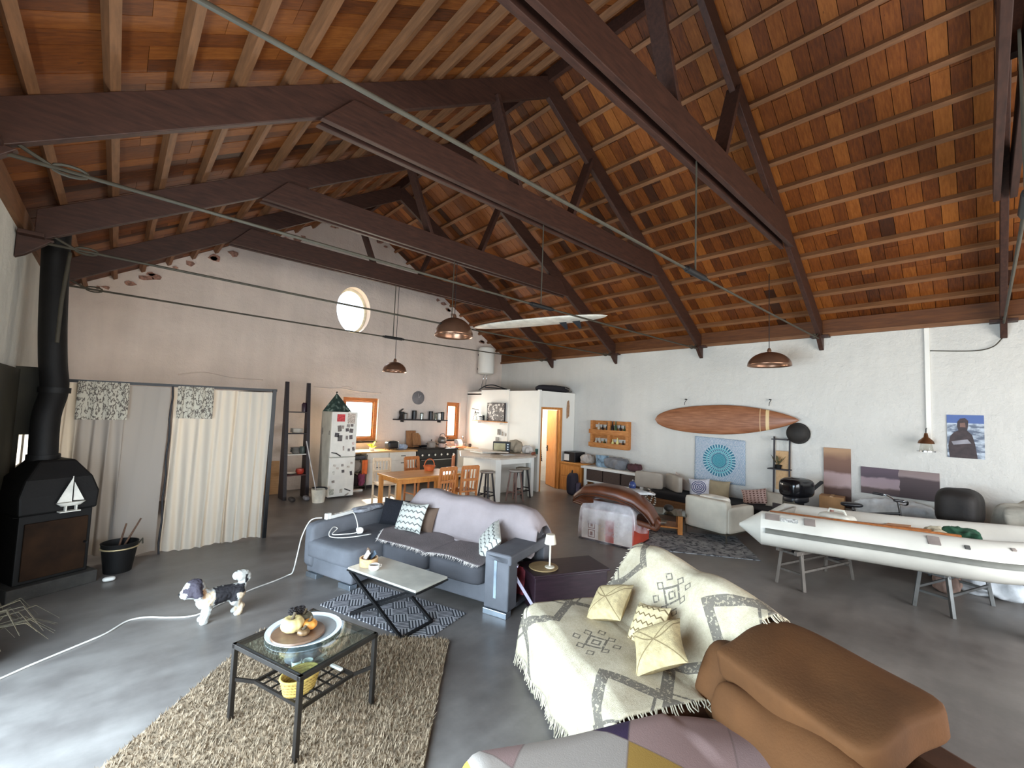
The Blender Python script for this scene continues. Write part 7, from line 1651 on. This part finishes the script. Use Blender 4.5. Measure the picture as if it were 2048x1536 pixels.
# ================================================================== DOG
def make_dog():
    root = thing('dog', 'small black and white shaggy dog standing on the concrete floor', 'dog', (0, 0, 0))
    # joints in a side view: x forward (towards the head), z up
    mb = bpy.data.metaballs.new('dog_shape'); mb.resolution = 0.0075; mb.render_resolution = 0.0075; mb.threshold = 0.35
    ob = bpy.data.objects.new('dog_shape', mb); COL.objects.link(ob)
    def ball(x, y, z, r):
        e = mb.elements.new(); e.co = (x, y, z); e.radius = r*1.55
    def limb(p, q, r1, r2, n=6):
        for i in range(n+1):
            t = i/n; ball(*[lerp(a, b, t) for a, b in zip(p, q)], lerp(r1, r2, t))
    # trunk: deep chest, narrower loin
    limb((0.105, 0, 0.200), (0.0, 0, 0.205), 0.062, 0.058, 5); limb((0.0, 0, 0.205), (-0.125, 0, 0.210), 0.058, 0.052, 5)
    limb((0.115, 0, 0.165), (0.06, 0, 0.165), 0.045, 0.045, 3)
    # neck and head
    limb((0.12, 0, 0.235), (0.170, 0.0, 0.280), 0.048, 0.046, 4)
    ball(0.195, 0, 0.308, 0.066); ball(0.180, 0, 0.326, 0.056); ball(0.205, 0.026, 0.290, 0.046); ball(0.205, -0.026, 0.290, 0.046)
    limb((0.232, 0, 0.288), (0.250, 0, 0.280), 0.034, 0.028, 3); ball(0.247, 0.016, 0.268, 0.023); ball(0.247, -0.016, 0.268, 0.023)
    for s in (-1, 1):
        limb((0.185, s*0.056, 0.338), (0.172, s*0.078, 0.262), 0.022, 0.027, 5)           # hanging ears
        # front leg: shoulder, elbow, wrist, paw
        limb((0.105, s*0.036, 0.185), (0.090, s*0.038, 0.115), 0.032, 0.025, 4); limb((0.090, s*0.038, 0.115), (0.102, s*0.038, 0.045), 0.022, 0.019, 4); ball(0.112, s*0.038, 0.022, 0.026); ball(0.124, s*0.038, 0.018, 0.019)
        # hind leg: thigh, knee forward, hock backward, paw
        limb((-0.125, s*0.034, 0.195), (-0.095, s*0.040, 0.130), 0.044, 0.032, 4); limb((-0.095, s*0.040, 0.130), (-0.150, s*0.038, 0.078), 0.028, 0.021, 4); limb((-0.150, s*0.038, 0.078), (-0.138, s*0.038, 0.028), 0.020, 0.021, 3); ball(-0.124, s*0.038, 0.019, 0.024); ball(-0.112, s*0.038, 0.016, 0.018)
    # plumed tail curling up over the rump
    for x, z, r in ((-0.140, 0.225, 0.034), (-0.150, 0.240, 0.032), (-0.155, 0.255, 0.030), (-0.160, 0.270, 0.030), (-0.163, 0.285, 0.032), (-0.155, 0.318, 0.038), (-0.135, 0.340, 0.040), (-0.112, 0.338, 0.034), (-0.170, 0.345, 0.030), (-0.190, 0.325, 0.028), (-0.198, 0.295, 0.022)): ball(x, 0, z, r)
    dg = bpy.context.evaluated_depsgraph_get(); me = bpy.data.meshes.new_from_object(ob.evaluated_get(dg)); COL.objects.unlink(ob); bpy.data.objects.remove(ob)
    # shaggy coat: displace along the normal with clumped noise
    from mathutils import noise as N_
    bm = bmesh.new(); bm.from_mesh(me)
    bm.normal_update(); src = [(v, v.co.copy(), v.normal.copy()) for v in bm.verts]
    for v, c, n in src:
        q = Vector((c.x*70, c.y*70, c.z*38)); k = N_.noise(q)*0.65+N_.noise(q*2.3)*0.45; v.co = c+n*k*0.008+Vector((-0.003*abs(k), 0, -0.005*abs(k)))
    bm.to_mesh(me); bm.free()
    ca = me.color_attributes.new('coat', 'FLOAT_COLOR', 'POINT')
    W_, K_, T_, G_ = lin('#b3afa7'), lin('#17151a'), lin('#b58d68'), lin('#3c3640')
    for i, v in enumerate(me.vertices):
        c = v.co; n = N_.noise(c*28)*0.014; x, y, z = c.x+n, c.y, c.z+n*0.8; col = W_
        if -0.165 < x < 0.055 and z > 0.158 + 0.25*max(0, -x-0.06) - 0.02 and z < 0.275 and x < 0.060-0.25*(0.235-z)+0.02: col = K_     # saddle
        if x < -0.10 and z < 0.205: col = W_ if x > -0.118 else lin('#c9b295')
        if 0.06 < x < 0.125 and 0.15 < z < 0.265: col = lin('#d4bda0')
        if 0.115 < x < 0.142 and 0.22 < z < 0.30 and abs(y) > 0.015: col = T_
        if x > 0.140 and z > 0.250: col = G_ if ((x < 0.252 and z > 0.256) or (x < 0.270 and z > 0.288 and abs(y) > 0.010)) else W_
        if x > 0.228 and z > 0.330: col = W_
        if x > 0.245 and 0.288 < z < 0.30: col = W_
        if z > 0.27 and x < -0.095: col = K_ if (-0.185 < x < -0.162 and z < 0.345) else W_
        ca.data[i].color = col
    MD = Mat('dog_coat', 0.85, spec=0.2); vc = MD.n('ShaderNodeVertexColor', layer_name='coat'); fz = MD.noise(90, 3, scl3=(1, 1, 0.5)); MD.color(MD.mix(fz*0.12, vc.outputs[0], '#8d8580')); MD.bump(fz, 0.5, 0.004)
    me.materials.clear(); me.materials.append(MD.m); me.shade_smooth()
    b = bpy.data.objects.new('body', me); COL.objects.link(b); b.parent = root
    nose = mat('dog_nose', '#0f0d0e', 0.3)
    MB().ell((0.281, 0, 0.286), (0.010, 0.013, 0.009), 10, 7).build('nose', nose, root, smooth=180)
    for s in (-1, 1): MB().ell((0.244, s*0.034, 0.312), 0.0095, 10, 7).build('eye', mat('dog_eye', '#120d0b', 0.08), root, smooth=180)
    MB().tube([(0.266, -0.020, 0.262), (0.277, 0, 0.264), (0.266, 0.020, 0.262)], 0.003, 5).build('mouth', nose, root, smooth=90)
    MB().tube([(0.142+0.044*math.cos(a)*0.75, 0.056*math.sin(a), 0.252-0.044*math.cos(a)*0.75) for a in [i*2*PI/20 for i in range(20)]], 0.005, 6, closed=True).build('collar', mat('red_brown_collar', '#5a4038', 0.6), root, smooth=180)
    # shaggy tufts of hair
    rr = random.Random(6); m = MB(); vv = me.vertices; cols = {}
    return root
dog = make_dog(); dog.location = (0.845, 4.82, 0.0); dog.rotation_euler = (0, 0, math.radians(186)); dog.scale = (1.12, 1.12, 1.04)
